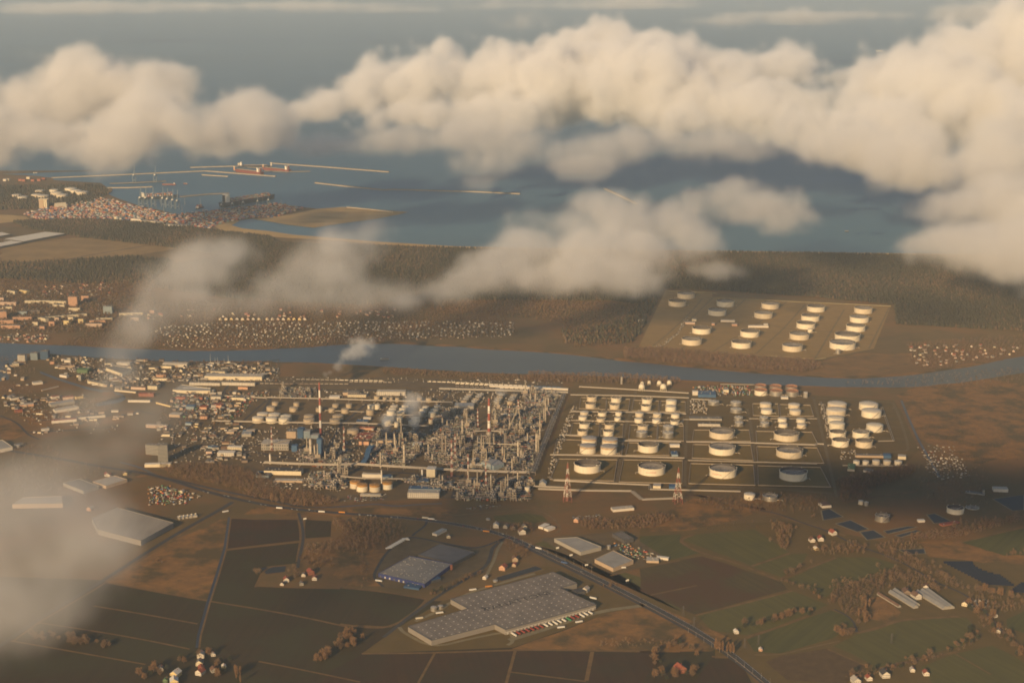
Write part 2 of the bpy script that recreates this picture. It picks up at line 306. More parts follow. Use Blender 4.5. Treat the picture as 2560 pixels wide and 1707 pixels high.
for q in ([(1108, 137), (1160, 125), (1245, 175), (1122, 196)], [(1195, 217), (1290, 195), (1402, 250), (1330, 267)], [(1345, 268), (1430, 256), (1502, 300), (1390, 317)], [(1755, 162), (1805, 155), (1912, 205), (1800, 215)], [(2160, 66), (2352, 40), (2352, 132), (2280, 137)], [(1490, 262), (1640, 232), (1700, 236), (1520, 280)], [(1560, 290), (1690, 255), (1720, 262), (1600, 300)], [(1580, 375), (1740, 370), (1750, 400), (1640, 405)]):
    field(VM, q, M_pond, 0.16, 'pond'); c = [VM(*p) for p in q]; ribbon(c + [c[0]], 4, 0.18, 'pond_kerb', M_conc)
field(VL, [(1065, 618), (1350, 535), (1410, 560), (1120, 645)], M_pond, 0.18, 'pond'); c = [VL(*p) for p in [(1065, 618), (1350, 535), (1410, 560), (1120, 645)]]; ribbon(c+[c[0]], 6, 0.2, 'pond_kerb', M_track)
# field edges: dry grass strips and ditches
M_edge = gmat('dry_verge', (0.165, 0.10, 0.048), var=0.25, scale=0.04)
for v, pts, w in [(VK, [(690, 615), (1000, 672), (1350, 735), (1700, 790), (2000, 845), (2270, 905)], 6), (VK, [(610, 768), (900, 815), (1290, 885)], 5), (VK, [(240, 875), (700, 945), (1000, 1000), (1240, 1050)], 5), (VK, [(70, 995), (500, 1070), (950, 1150)], 5),
                  (VK, [(1690, 1130), (2000, 1190), (2352, 1265)], 5), (VK, [(1470, 400), (1700, 378), (1960, 348)], 4), (VK, [(1500, 195), (1700, 205), (1950, 200)], 5), (VK, [(1990, 330), (2280, 310)], 4), (VK, [(1670, 645), (1730, 515), (1870, 505)], 6),
                  (VL, [(150, 1143), (650, 1138), (1200, 1118), (1500, 1118), (2200, 1130)], 7), (VL, [(655, 1140), (540, 1348)], 5), (VL, [(1212, 1122), (1150, 1348)], 6), (VL, [(1745, 1130), (1705, 1330)], 8), (VL, [(1180, 1270), (1700, 1335)], 5), (VL, [(0, 940), (200, 965), (350, 960), (520, 870), (600, 770)], 8), (VL, [(0, 685), (300, 715), (600, 765)], 7), (VL, [(1870, 605), (2100, 545), (2352, 500)], 6),
                  (VM, [(330, 282), (240, 318), (280, 350), (370, 395), (600, 460), (860, 568)], 9), (VM, [(685, 477), (920, 398)], 8), (VM, [(340, 778), (600, 715), (935, 627)], 7), (VM, [(60, 655), (350, 595)], 5), (VM, [(650, 915), (850, 850), (1030, 782)], 8), (VM, [(1180, 745), (1280, 780), (1320, 830)], 7), (VM, [(1330, 885), (1450, 860), (1570, 810), (1750, 795), (1950, 785)], 10),
                  (VM, [(1150, 985), (1380, 1085)], 5), (VM, [(1450, 1105), (1700, 1050), (1950, 1000)], 8), (VM, [(1930, 1012), (2150, 1140)], 4), (VM, [(600, 1035), (660, 1100), (720, 1193)], 9), (VM, [(440, 1030), (610, 1035)], 7), (VM, [(0, 1000), (150, 1000)], 5), (VM, [(860, 555), (1200, 425)], 8),
                  (VM, [(1240, 90), (1400, 60), (1530, 40), (1700, 20)], 12), (VM, [(280, 45), (420, 50), (560, 80), (720, 120), (800, 145)], 14), (VM, [(860, 175), (1000, 215), (1130, 245), (1260, 290)], 9), (VM, [(1960, 330), (2100, 300), (2352, 235)], 7),
                  (VB, [(900, 740), (1000, 745), (1200, 800), (1400, 830)], 10), (VB, [(0, 825), (300, 790), (560, 760), (700, 748)], 10), (VB, [(2185, 175), (2230, 300), (2290, 430), (2352, 520)], 16)]:
    ribbon([v(*p) for p in pts], w, 0.21, 'grass_verge', M_edge, smooth=2)
M_ditch = mat('ditch_water', (0.018, 0.017, 0.014), rough=0.3)
ribbon([VK(*p) for p in [(1500, 190), (1470, 395), (1420, 560), (1362, 740), (1300, 960), (1290, 1040)]], 8, 0.22, 'ditch', M_ditch); ribbon([VK(*p) for p in [(1509, 190), (1480, 395), (1432, 560), (1374, 740), (1312, 960), (1302, 1040)]], 4, 0.23, 'grass_verge', M_edge)
ribbon([VB(*p) for p in [(2195, 190), (2240, 300), (2300, 430), (2352, 520), (2420, 640)]], 7, 0.23, 'ditch', M_ditch)
# the levee along the refinery: two dry banks and the dark channel between
lev = [VF(1000, 1000), VF(1180, 1045), VF(1300, 1115), VF(1480, 1150), VF(1700, 1205), VF(1880, 1245), VF(2050, 1280), VF(2352, 1340), VA(330, 995), VA(520, 1000), VA(760, 985), VA(900, 970), VA(1050, 992), VA(1180, 978), VA(1400, 968), VA(1530, 1005), VB(60, 815), VB(300, 785), VB(560, 755), VB(680, 740)]
ribbon([p + Vector((0, 24, 0)) for p in lev[:15]], 13, 0.24, 'levee', M_edge, smooth=2); ribbon([p + Vector((0, -6, 0)) for p in lev[:15]], 15, 0.24, 'levee', M_edge, smooth=2); ribbon([p + Vector((0, 9, 0)) for p in lev[:15]], 9, 0.25, 'ditch', M_ditch, smooth=2)
ribbon([VF(140, 890), VF(300, 800), VF(480, 770), VF(700, 760), VF(860, 740), VF(1000, 690), VF(1150, 640), VF(1290, 590), VF(1380, 540), VF(1300, 480)], 9, 0.24, 'levee', M_edge, smooth=2)
ribbon([VF(470, 860), VF(500, 910), VF(700, 960), VF(870, 980), VF(1050, 1030), VF(1180, 1050)], 9, 0.26, 'road', M_track, smooth=2)
# roads
def road(v, pts, w, z=0.30, m=None, name='road', smooth=2): return ribbon([v(*p) for p in pts], w, z, name, m or M_asph, smooth=smooth)
main = [(1800, 1600), (1650, 1475), (1500, 1392), (1350, 1317), (1250, 1268), (1170, 1232), (1100, 1213), (1000, 1196), (900, 1186), (750, 1176), (650, 1166), (560, 1150), (470, 1128), (400, 1104), (330, 1085), (250, 1075), (120, 1050), (-200, 1000)]
road(U, main, 15); pm = [U(*p) for p in main]
def dash(pts, off, z=0.34, w=0.35):
    ribbon([p + Vector((off*0.55, off*0.83, 0)) for p in pts], w, z, 'road_marking', M_line, smooth=2)
dash(pm[:9], 7.6); dash(pm[:9], -7.6)
road(U, [(1795, 1600), (1640, 1478), (1490, 1396), (1345, 1323), (1245, 1275), (1180, 1242)], 11, 0.31); ribbon([U(*p) + Vector((-3, -4, 0)) for p in [(1800, 1600), (1645, 1475), (1495, 1393), (1350, 1319), (1250, 1271)]], 3, 0.33, 'grass_verge', M_edge)
road(VK, [(1520, 90), (1440, 140), (1200, 270), (940, 430), (600, 650), (240, 860), (60, 990), (-200, 1150)], 12); ribbon([VK(*p) + Vector((9, -9, 0)) for p in [(1520, 90), (1440, 140), (1200, 270), (940, 430), (600, 650), (240, 860), (60, 990)]], 5, 0.22, 'grass_verge', M_edge)
road(VK, [(1950, 160), (1975, 240), (1985, 330), (1950, 480), (1945, 520)], 7); ribbon([VK(*p) for p in [(1938, 170), (1960, 250), (1962, 340), (1936, 480)]], 4, 0.23, 'grass_verge', M_edge)
road(VL, [(1130, 350), (1080, 390), (1050, 420), (1040, 480), (1010, 540), (930, 590), (820, 660), (700, 730), (560, 830), (440, 920), (300, 1030)], 9); road(VL, [(1125, 370), (1090, 420), (1070, 490), (1030, 570), (1010, 610)], 7, 0.31, M_conc)
road(VL, [(1150, 340), (960, 420), (800, 400), (500, 330), (440, 360), (330, 430), (250, 560), (230, 620), (300, 680)], 7); road(VL, [(600, 230), (590, 260), (520, 310), (500, 330)], 6)
road(VL, [(700, 175), (780, 190), (870, 180), (1010, 170), (1250, 150), (1340, 145), (1440, 180), (1510, 240), (1530, 300), (1400, 330), (1180, 345)], 6, 0.29, M_track); road(VL, [(410, 960), (440, 1000), (640, 1105), (900, 1040), (1180, 985), (1200, 1060), (1160, 1085)], 8, 0.32, M_conc)
road(VL, [(1170, 1050), (1400, 980), (1700, 880), (1860, 840), (2080, 815), (2110, 800)], 14, 0.31, M_conc); road(VL, [(520, 920), (700, 840), (760, 790), (900, 720), (1100, 660), (1350, 590)], 9, 0.31, M_conc)
road(VL, [(1200, 370), (1500, 420), (1750, 550)], 5, 0.29, M_track)
road(VM, [(730, 135), (850, 155), (1000, 215), (1150, 260), (1320, 350), (1480, 400), (1640, 470), (1820, 580), (2000, 650), (2120, 760), (2240, 900)], 6, 0.27); road(VM, [(700, 1020), (860, 1020), (1040, 975), (1220, 935)], 5, 0.27, M_track); road(VM, [(1190, 740), (1300, 795), (1330, 880)], 5, 0.27, M_asph)
for pts in ([(640, 120), (610, 240), (575, 340), (545, 520), (520, 680)], [(945, 160), (935, 300), (930, 400), (920, 700)], [(1290, 240), (1310, 330), (1322, 440), (1345, 690)], [(1678, 170), (1710, 300), (1740, 430), (1800, 690), (1815, 760)], [(262, 150), (945, 165), (1678, 175), (2140, 195), (2160, 230), (2140, 240)],
            [(150, 520), (540, 528), (925, 535), (1330, 548), (1770, 570)], [(200, 430), (560, 432), (935, 434), (1322, 444), (1740, 460)], [(2160, 230), (2200, 330), (2240, 470), (2220, 490), (2000, 495), (1800, 480)], [(60, 690), (520, 680), (720, 695), (1345, 700), (1810, 740)], [(1700, 330), (2200, 345)], [(1720, 400), (2225, 415)], [(250, 255), (945, 275), (1690, 285)]):
    road(VB, pts, 8 if len(pts) > 3 else 5, 0.28, gmat('concrete_road', (0.155, 0.118, 0.08), var=0.15, scale=0.05), smooth=1)
for pts in ([(300, 560), (720, 150), (740, 140)], [(440, 580), (790, 330), (1000, 150)], [(700, 600), (1100, 350), (1340, 170)], [(1080, 600), (1300, 400), (1480, 200)], [(1560, 640), (1800, 240)], [(2000, 560), (2170, 220)], [(360, 92), (760, 110)], [(720, 142), (1400, 180), (2180, 216)], [(230, 542), (290, 560), (900, 605), (1570, 650), (1650, 640)], [(500, 330), (1100, 350), (1350, 400), (2040, 450)], [(190, 215), (500, 255)], [(230, 540), (360, 440), (560, 250), (640, 150)]):
    road(VC, pts, 7, 0.2, gmat('base_road', (0.19, 0.14, 0.085), var=0.15, scale=0.04), smooth=0)
for pts in ([(0, 355), (700, 362), (1300, 390)], [(1480, 100), (1300, 300), (1180, 450)], [(930, 210), (700, 420)], [(830, 210), (640, 370), (500, 620)], [(2330, 130), (2190, 420), (2090, 740)], [(-100, 560), (400, 640), (700, 700), (1400, 750), (2080, 780)], [(1180, 450), (1380, 480), (1280, 640)], [(1560, 740), (1500, 850), (1480, 920)], [(-300, 620), (0, 350), (120, 160)], [(80, 100), (1500, 110), (2300, 130)]):
    road(VA, pts, 9, 0.22, smooth=0)
for pts in ([(2350, 130), (2100, 160), (1700, 160), (1250, 140), (900, 120), (500, 100)], [(2352, 320), (1850, 320), (1400, 310), (1050, 290), (800, 250), (600, 170)], [(1430, 620), (1700, 640), (2352, 660)], [(40, 510), (300, 470), (520, 440)], [(0, 600), (150, 660), (230, 760), (330, 800)], [(240, 740), (700, 720), (1000, 690)], [(1290, 590), (1100, 540), (800, 590), (300, 650)], [(1500, 400), (1450, 560)], [(2050, 170), (1870, 410), (1700, 640)], [(2240, 470), (1980, 700), (1850, 820), (1900, 850), (2352, 850)]):
    road(VF, pts, 7, 0.27)
for pts in ([(0, 360), (300, 395), (640, 385)], [(100, 300), (560, 300)], [(200, 240), (300, 400)], [(880, 480), (1000, 380), (1150, 360), (1400, 345), (1900, 330), (2352, 335)], [(960, 480), (1250, 415), (1900, 430), (2352, 440)], [(1420, 420), (1470, 350)], [(1970, 450), (2040, 340)], [(0, 95), (500, 88)]):
    road(VE, pts, 6, 0.27, M_track)
road(VD, [(0, 630), (420, 540), (640, 505), (870, 465), (990, 480)], 9, 0.25, M_asph)
# ---------------------------------------------------------------- storage tanks
W_white = mat('tank_white_paint', (0.72, 0.63, 0.47), rough=0.55, col2=(0.62, 0.52, 0.36), scale=0.22, stretch=(1, 1, .12), contrast=.7)
W_ivory = mat('tank_ivory_paint', (0.62, 0.53, 0.38), rough=0.6, col2=(0.50, 0.39, 0.25), scale=0.25, stretch=(1, 1, .1), contrast=.8)
W_grey = mat('tank_roof_grey', (0.33, 0.30, 0.26), rough=0.6, var=0.12, scale=0.2)
W_cream = mat('tank_cream_paint', (0.60, 0.52, 0.38), rough=0.6, var=0.1, scale=0.15)
W_silver = mat('aluminium_cladding', (0.52, 0.47, 0.39), rough=0.36, var=0.08, scale=0.4, metal=0.75)
W_tan = mat('weathered_tan_cladding', (0.40, 0.31, 0.20), rough=0.7, var=0.18, scale=0.2)
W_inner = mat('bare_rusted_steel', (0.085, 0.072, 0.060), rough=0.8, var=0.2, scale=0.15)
W_float = mat('floating_roof_steel', (0.33, 0.28, 0.21), rough=0.7, col2=(0.20, 0.165, 0.125), scale=0.09, detail=3)
W_rust = mat('rusty_band', (0.34, 0.20, 0.10), rough=0.8, col2=(0.52, 0.38, 0.22), scale=0.15)
W_orange = mat('orange_red_roof_paint', (0.36, 0.165, 0.075), rough=0.7, var=0.15, scale=0.12)
W_ochre = mat('ochre_roof_paint', (0.40, 0.20, 0.05), rough=0.7, var=0.12, scale=0.12)
W_steel = mat('dark_steelwork', (0.12, 0.10, 0.085), rough=0.6)
W_red = mat('red_lettering', (0.36, 0.02, 0.012), rough=0.6)
def text_mesh(txt, size):
    cu = bpy.data.curves.new('lettering', 'FONT'); cu.body = txt; cu.size = size; cu.align_x = 'CENTER'; cu.resolution_u = 2
    o = bpy.data.objects.new('lettering', cu); COL.objects.link(o); dg = bpy.context.evaluated_depsgraph_get()
    me = bpy.data.meshes.new_from_object(o.evaluated_get(dg)); bpy.data.objects.remove(o); bpy.data.curves.remove(cu)
    me.materials.clear(); return me
def tank(view, cx, ytop, w, h, kind, label, group=None, fill=None, stair=None, letter=None, d=None):
    p = view(cx, ytop, h); D = d or (w/view.s) * mpp(p); r = D/2
    c = Vector((p.x, p.y - r, 0)); n = 48 if D > 30 else 28
    op = kind in ('F', 'FS')
    shellm = {'F': W_white, 'FS': W_silver, 'C': W_white, 'K': W_cream, 'S': W_silver, 'T': W_tan, 'G': W_white, 'O': W_white, 'OS': W_silver, 'OC': W_white}[kind]
    if shellm is W_white and random.random() < .35: shellm = W_ivory
    t = thing('storage_tank', label, 'tank', c, 0, group)
    if op:
        mb = MB(); mb.lathe([(r, 0), (r, h)], n, cap1=False); mb.lathe([(r, h), (r-0.35, h)], n, cap1=False, sm=False); mb.build('shell', shellm, t)
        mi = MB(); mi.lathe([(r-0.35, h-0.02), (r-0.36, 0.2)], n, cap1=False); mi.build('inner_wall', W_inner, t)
        mg = MB(); mg.lathe([(r+0.02, h-1.3), (r+1.1, h-1.1), (r+1.1, h-0.95), (r+0.02, h-0.9)], n, cap1=False, sm=False); mg.build('wind_girder', shellm, t)
        f = fill if fill is not None else random.choice((0.25, 0.45, 0.7, 0.85)); zf = max(1.0, h*f)
        mf = MB(); mf.lathe([(r-0.7, zf), (r-0.7, zf+0.7), (r*0.86, zf+0.75), (r*0.84, zf+0.15), (0.5, zf+0.25)], n); ro = mf.build('floating_roof', W_float, t)
        ml = MB(); ml.bar((r*0.1, r*0.9*0.2, zf+0.5), (r*0.93, r*0.2, h+0.6), 1.0, 0.5); ml.build('rolling_ladder', W_silver, t)
        mr = MB()
        for k in range(0, n, 6 if n > 40 else 7):
            a = 2*math.pi*k/n; mr.box((math.cos(a)*(r+0.3), math.sin(a)*(r+0.3), h+0.9), (1.3, 1.3, 1.8))
        mr.build('rim_fitting', shellm, t)['kind'] = 'stuff'
        if f > .3:
            mq = MB()
            for k in range(10):
                a = random.uniform(0, 6.28); q = r*random.uniform(.1, .75); mq.box((math.cos(a)*q, math.sin(a)*q, zf+0.8), (random.uniform(.8, 2.2), random.uniform(.8, 2.2), 1.2))
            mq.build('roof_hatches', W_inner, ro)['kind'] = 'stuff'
    else:
        rise = r*(0.14 if kind in ('C', 'K', 'S', 'T', 'G') else 0.1)
        roofm = {'C': W_white, 'K': W_cream, 'S': W_silver, 'T': W_tan, 'G': W_grey, 'O': W_orange, 'OS': W_orange, 'OC': W_ochre}[kind]
        if kind == 'C': roofm = mat('tank_roof_pale', (0.55, 0.48, 0.37), rough=0.6, var=0.08, scale=0.15)
        if kind == 'S': roofm = mat('weathered_aluminium_roof', (0.42, 0.38, 0.31), rough=0.6, var=0.1, scale=0.2, metal=0.2)
        top = h
        if kind in ('G', 'OC'):
            mb = MB(); mb.lathe([(r, 0), (r, h*0.78)], n, cap1=False); mb.build('shell', shellm, t)
            mb = MB(); mb.lathe([(r+0.03, h*0.775), (r+0.03, h)], n, cap1=False); mb.build('upper_band', W_rust if kind == 'G' else W_ochre, t)
        else:
            mb = MB(); mb.lathe([(r, 0), (r, h)], n, cap1=False); mb.build('shell', shellm, t)
        mr = MB()
        prof = [(r+0.35, h-0.05), (r+0.35, h+0.12), (r*0.7, h+rise*0.5), (r*0.35, h+rise*0.86), (0.4, h+rise)]
        if kind in ('O', 'OS'):                        # a roof set down inside a raised rim
            prof = [(r+0.5, h-0.6), (r+0.5, h+0.3), (r-0.6, h+0.3), (r-0.6, h-2.0), (r*0.5, h-1.4), (0.4, h-1.2)]
        mr.lathe(prof, n); ro = mr.build('roof', roofm, t)
        mv = MB(); mv.lathe([(0.9, h+rise-0.2), (0.9, h+rise+1.2)], 8)
        for k in range(5):
            a = 1.2*k+cx; mv.box((math.cos(a)*r*0.8, math.sin(a)*r*0.8, h+rise*0.45), (1.1, 1.1, 1.4))
        mv.build('roof_vent', W_silver if kind != 'S' else W_white, ro)['kind'] = 'stuff'
        mg = MB()
        for k in range(n):
            a = 2*math.pi*k/n; b = 2*math.pi*(k+1)/n
            mg.bar((math.cos(a)*r, math.sin(a)*r, h+1.1), (math.cos(b)*r, math.sin(b)*r, h+1.1), 0.12)
        mg.build('roof_railing', W_steel, ro)
    if stair is None: stair = random.choice((-100, -70, -45, 30, 150))
    ms = MB(); a0 = R(stair); a1 = a0 + (h/0.8)/r; k = 10
    for i in range(k):
        b, e = a0+(a1-a0)*i/k, a0+(a1-a0)*(i+1)/k; rr = r+0.55
        ms.bar((math.cos(b)*rr, math.sin(b)*rr, h*i/k+0.4), (math.cos(e)*rr, math.sin(e)*rr, h*(i+1)/k+0.4), 1.0, 0.9)
    ms.build('staircase', W_steel if kind not in ('F',) else mat('stair_steel', (0.36, 0.30, 0.22)), t)
    if letter:
        ang, size, zc = letter; me = text_mesh('⊙ LOTOS', size)
        for v in me.vertices:
            a = R(ang) + v.co.x/(r+0.06); z = zc + v.co.y; v.co = ((r+0.06)*math.cos(a), (r+0.06)*math.sin(a), z)
        me.materials.append(W_red); put('lettering', me, t)
    if view in (B1, B2, B3, B4, VB, VC):
        sd = random.choice((-1, 1)); y0 = -r*random.uniform(.1, .5); x0 = math.sqrt(r*r-y0*y0); L1, L2 = random.uniform(6, 14), random.uniform(5, 12)
        mo = MB(); mo.tube((sd*x0, y0, 1.2), (sd*(x0+L1), y0, 1.2), .75, n=6); mo.tube((sd*(x0+L1), y0, 1.2), (sd*(x0+L1), y0-L2, 1.2), .75, n=6); mo.build('outlet_pipe', W_ivory, t)
        mo = MB(); mo.box((sd*(x0+L1*.5), y0, 1.8), (2.4, 3.0, 2.4)); mo.build('valve_stand', W_steel, t)
    ma_ = MB(); ma_.lathe([(r+2.2, 0.02), (r+1.6, 0.5)], n, cap1=False); ma_.lathe([(r+1.6, 0.5), (r, 0.5)], n, cap1=False); ma_.build('foundation', M_conc, t)
    return t, c, r
ZB = 'white floating-roof tank of the crude rows beside the pipe corridor'
# the refinery's tank farm
for (x, y, w) in [(550, 255, 172), (965, 275, 172), (1500, 295, 175)]: tank(B2, x, y, w, 14.5, 'F', 'white open-top tank, rear one of its pair below the ball tanks', 'paired tanks below the ball tanks')
for (x, y, w) in [(523, 375, 170), (940, 390, 172), (1483, 410, 172)]: tank(B2, x, y, w, 14.5, 'F', 'white open-top tank, front one of its pair below the ball tanks', 'paired tanks below the ball tanks')
tank(B2, 1918, 320, 185, 14.5, 'C', 'plain white cone-roof tank behind its twin, under the ball tanks')
tank(B2, 1908, 425, 190, 14.5, 'C', 'plain white cone-roof tank in front of its twin, under the ball tanks')
for (x, y, w, k) in [(420, 525, 150, 'C'), (1012, 535, 115, 'C'), (1370, 545, 150, 'C'), (1677, 557, 150, 'C'), (1987, 565, 150, 'C'), (393, 607, 148, 'C'), (995, 630, 118, 'C'), (1357, 645, 150, 'C'), (1664, 655, 150, 'C')]:
    tank(B2, x, y, w, 10.5, k, 'squat white cone-roof tank along the straight white pipeline', 'squat tanks along the white pipeline')
for (x, y, w) in [(727, 530, 150), (704, 632, 148), (1978, 677, 148)]: tank(B2, x, y, w, 10.5, 'F', 'squat white open-top tank along the straight white pipeline', 'squat tanks along the white pipeline')
for (x, y, w) in [(418, 717, 175), (387, 838, 178), (855, 730, 175), (833, 845, 178)]: tank(B2, x, y, w, 14, 'F', 'white open-top tank behind the grey-roofed rusty-rim tanks', 'open-top tanks behind the rusty-rim tanks')
tank(B2, 1427, 750, 178, 14, 'F', 'white open-top tank standing behind a silver tank')
for (x, y, w) in [(1408, 862, 192), (1868, 765, 195), (1860, 875, 192)]: tank(B2, x, y, w, 14, 'S', 'tall silver clad tank behind the open-top tank by the blue hut', 'silver tanks by the blue hut')
for (x, y, w) in [(500, 955, 265), (857, 975, 270)]: tank(B2, x, y, w, 20, 'G', 'rear tank with grey roof over a rusty rim band', 'grey-roofed rusty-rim tanks')
for (x, y, w, st) in [(475, 1085, 278, 200), (835, 1097, 282, -105)]: tank(B2, x, y, w, 20, 'G', 'front tank with grey roof over a rusty rim band', 'grey-roofed rusty-rim tanks', stair=st)
tank(B2, 1512, 1050, 350, 18.5, 'F', 'wide white open-top tank next to the blue and white hut', fill=.35)
tank(B1, 277, 392, 388, 19.3, 'F', 'very wide white open-top tank beside the red lattice mast', fill=.3)
tank(B1, 1214, 425, 394, 19.3, 'F', 'very wide white open-top tank with red lettering, in full sun', fill=.75, letter=(-97, 6.6, 8.0))
tank(B1, 2252, 460, 397, 19.3, 'F', 'very wide white open-top tank with red lettering, in cloud shade', fill=.8, letter=(-124, 6.6, 8.0))
tank(VB, 1547, 577, 159, 19.3, 'F', 'very wide unlettered white open-top tank in cloud shade', fill=.6)
tank(B3, 742, 930, 455, 17.5, 'F', 'wide white open-top tank on grass below the low white office', fill=.7)
tank(B3, 745, 1212, 472, 17.5, 'F', 'wide white open-top tank on grass between two like it', fill=.85)
tank(B3, 1920, 970, 455, 17.5, 'F', 'wide white open-top tank on grass below the small cone-roof pairs', fill=.35)
tank(VB, 1525, 453, 153, 17.5, 'F', 'wide white open-top tank on grass beside the cluster road', fill=.7)
for (x, y, w) in [(607, 432, 205), (1015, 445, 205), (1020, 570, 212)]: tank(B3, x, y, w, 10, 'S', 'round silver clad tank below the blue hall', 'silver tanks below the blue hall')
for (x, y, w) in [(1560, 470, 215), (1577, 580, 212), (2080, 485, 215), (2100, 595, 215)]: tank(B3, x, y, w, 11.5, 'C', 'white cone-roof tank below the orange-roofed tanks', 'white cone-roof tanks below the orange-roofed ones')
for (x, y, w) in [(1067, 728, 165), (1075, 825, 165), (1532, 730, 165), (1543, 830, 172)]: tank(B3, x, y, w, 10, 'S', 'small shiny silver tank behind the wide open-top tanks', 'small silver tanks')
for (x, y, w, k) in [(1867, 750, 165, 'C'), (1880, 845, 165, 'C'), (2208, 762, 170, 'K'), (2220, 860, 170, 'C')]: tank(B3, x, y, w, 10, k, 'small white tank behind the wide open-top tanks', 'small white tanks')
for (x, y, w, k) in [(1465, 135, 212, 'OS'), (1738, 145, 225, 'OS'), (2030, 153, 218, 'OS'), (1470, 218, 232, 'O'), (1750, 225, 236, 'OS'), (2045, 235, 228, 'OS')]:
    tank(B3, x, y, w, 15.5, k, 'white tank with orange roof by the river' if k == 'O' else 'silver tank with orange roof by the river', 'orange-roofed tanks by the river')
for (x, y, w, lab) in [(537, 165, 370, 'big white dome-roof tank, rear of the cluster inside the loop road'), (515, 285, 380, 'big white dome-roof tank, second in its file inside the loop road'), (1150, 172, 370, 'big white dome-roof tank with diagonal stair, rear of two'), (1205, 305, 385, 'big white dome-roof tank with diagonal stair, front of two')]:
    tank(B4, x, y, w, 17, 'C', lab, stair=-100 if x > 1000 else 60)
for (x, y, w) in [(515, 450, 320), (540, 560, 305)]: tank(B4, x, y, w, 17, 'K', 'cream roofed tank between dome-roof and open-top tanks', 'cream tanks of the loop road cluster')
tank(B4, 1275, 592, 325, 17, 'K', 'lone stained cream tank beside the loop road', stair=-100)
for (x, y, w, f) in [(550, 720, 320, .3), (605, 877, 330, .3), (1005, 717, 325, .8), (1065, 892, 330, .45)]: tank(B4, x, y, w, 17, 'F', 'deep white open-top tank of the loop road cluster', 'open-top tanks of the loop road cluster', fill=f, stair=-105)
for (x, y, w) in [(938, 1325, 125), (1120, 1328, 125), (1320, 1312, 148), (1535, 1318, 150), (1752, 1325, 150)]: tank(B4, x, y, w, 11, 'C', 'small white tank in the row of five by the fence', 'row of five small tanks')
tank(VB, 1298, 728, 65, 13, 'C', 'small white tank standing alone in the shaded strip')
tank(VB, 1417, 731, 85, 12, 'FS', 'small grey open-top tank in the shaded strip', fill=.8)
tank(B5, 343, 128, 85, 9, 'C', 'small white tank beside a silver one at the water works')
tank(B5, 435, 152, 75, 9, 'S', 'small silver tank beside a white one at the water works')
tank(B5, 688, 340, 232, 14, 'FS', 'tall dull silver open-top tank between settling ponds', fill=.75)
tank(B5, 1903, 205, 278, 13, 'F', 'white open-top tank at the water works', fill=.4)
tank(B5, 2195, 215, 212, 2.5, 'FS', 'low round clarifier basin at the water works', fill=.5)
# inside the refinery
for (x, y, w) in [(752, 778, 82), (804, 800, 86), (899, 803, 82), (993, 785, 80)]: tank(VA, x, y, w, 17, 'OC', 'white tank with ochre upper band and roof', 'ochre-topped tanks')
for (x, y, w, k) in [(58, 268, 88, 'C'), (22, 298, 88, 'C'), (145, 272, 90, 'C'), (125, 300, 88, 'C'), (232, 286, 82, 'K'), (218, 306, 84, 'K')]: tank(VA, x, y, w, 14, k, 'white tank of the six by the refinery pipe rack' if k == 'C' else 'cream tank of the six by the refinery pipe rack', 'six tanks by the refinery pipe rack')
for (x, y, w) in [(405, 285, 78), (405, 312, 86), (622, 285, 82), (600, 314, 82), (148, 190, 50), (118, 222, 68), (308, 195, 46), (288, 228, 65), (478, 232, 50), (602, 205, 50), (575, 237, 50), (703, 205, 46), (675, 240, 60), (735, 390, 90)]:
    tank(VA, x, y, w, 11, 'T', 'weathered tan tank around the tall striped chimney', 'tan tanks around the tall chimney')
for (x, y, w, k) in [(868, 212, 52, 'K'), (915, 208, 46, 'K'), (863, 247, 60, 'T'), (1045, 215, 60, 'C'), (1032, 234, 60, 'K'), (1018, 254, 62, 'C'), (1128, 213, 56, 'C'), (1110, 235, 60, 'K'), (1096, 257, 62, 'C'), (1005, 300, 76, 'K'), (990, 322, 80, 'K'), (1085, 305, 46, 'C'), (1061, 342, 36, 'C'),
                     (1282, 222, 52, 'K'), (1264, 240, 60, 'K'), (1253, 262, 60, 'S'), (1368, 218, 52, 'C'), (1347, 243, 60, 'K'), (1330, 264, 60, 'K'), (1325, 314, 46, 'O'), (1205, 305, 66, 'K'), (1190, 327, 78, 'K')]:
    tank(VA, x, y, w, 14, k, {'K': 'cream', 'T': 'brown', 'C': 'white', 'S': 'silver', 'O': 'orange-roofed'}[k]+' tank in the inner refinery rows', 'inner refinery tank rows')
for (x, y, w) in [(914, 145, 46), (973, 155, 33), (1018, 155, 33), (1067, 160, 33), (1233, 155, 40), (1305, 160, 48)]: tank(VA, x, y, w, 12, 'T', 'slim tan tank below the long glazed hall', 'slim tan tanks')
for i, (x, y) in enumerate([(1612, 128), (1598, 144), (1583, 161), (1570, 178), (1693, 128), (1678, 144), (1662, 161), (1648, 178), (1850, 130), (1838, 147), (1826, 165), (1815, 181), (1948, 132), (1937, 149), (1926, 166), (1915, 183)]):
    tank(VA, x, y, 52, 9, 'S' if i % 3 else 'T', ('silver' if i % 3 else 'tan')+' tank in the tight files near the railway', 'tight files of tanks near the railway')
tank(VA, 1985, 830, 40, 14, 'S', 'upright silver tank by the process towers'); tank(VA, 2045, 830, 40, 14, 'K', 'upright cream tank by the process towers')
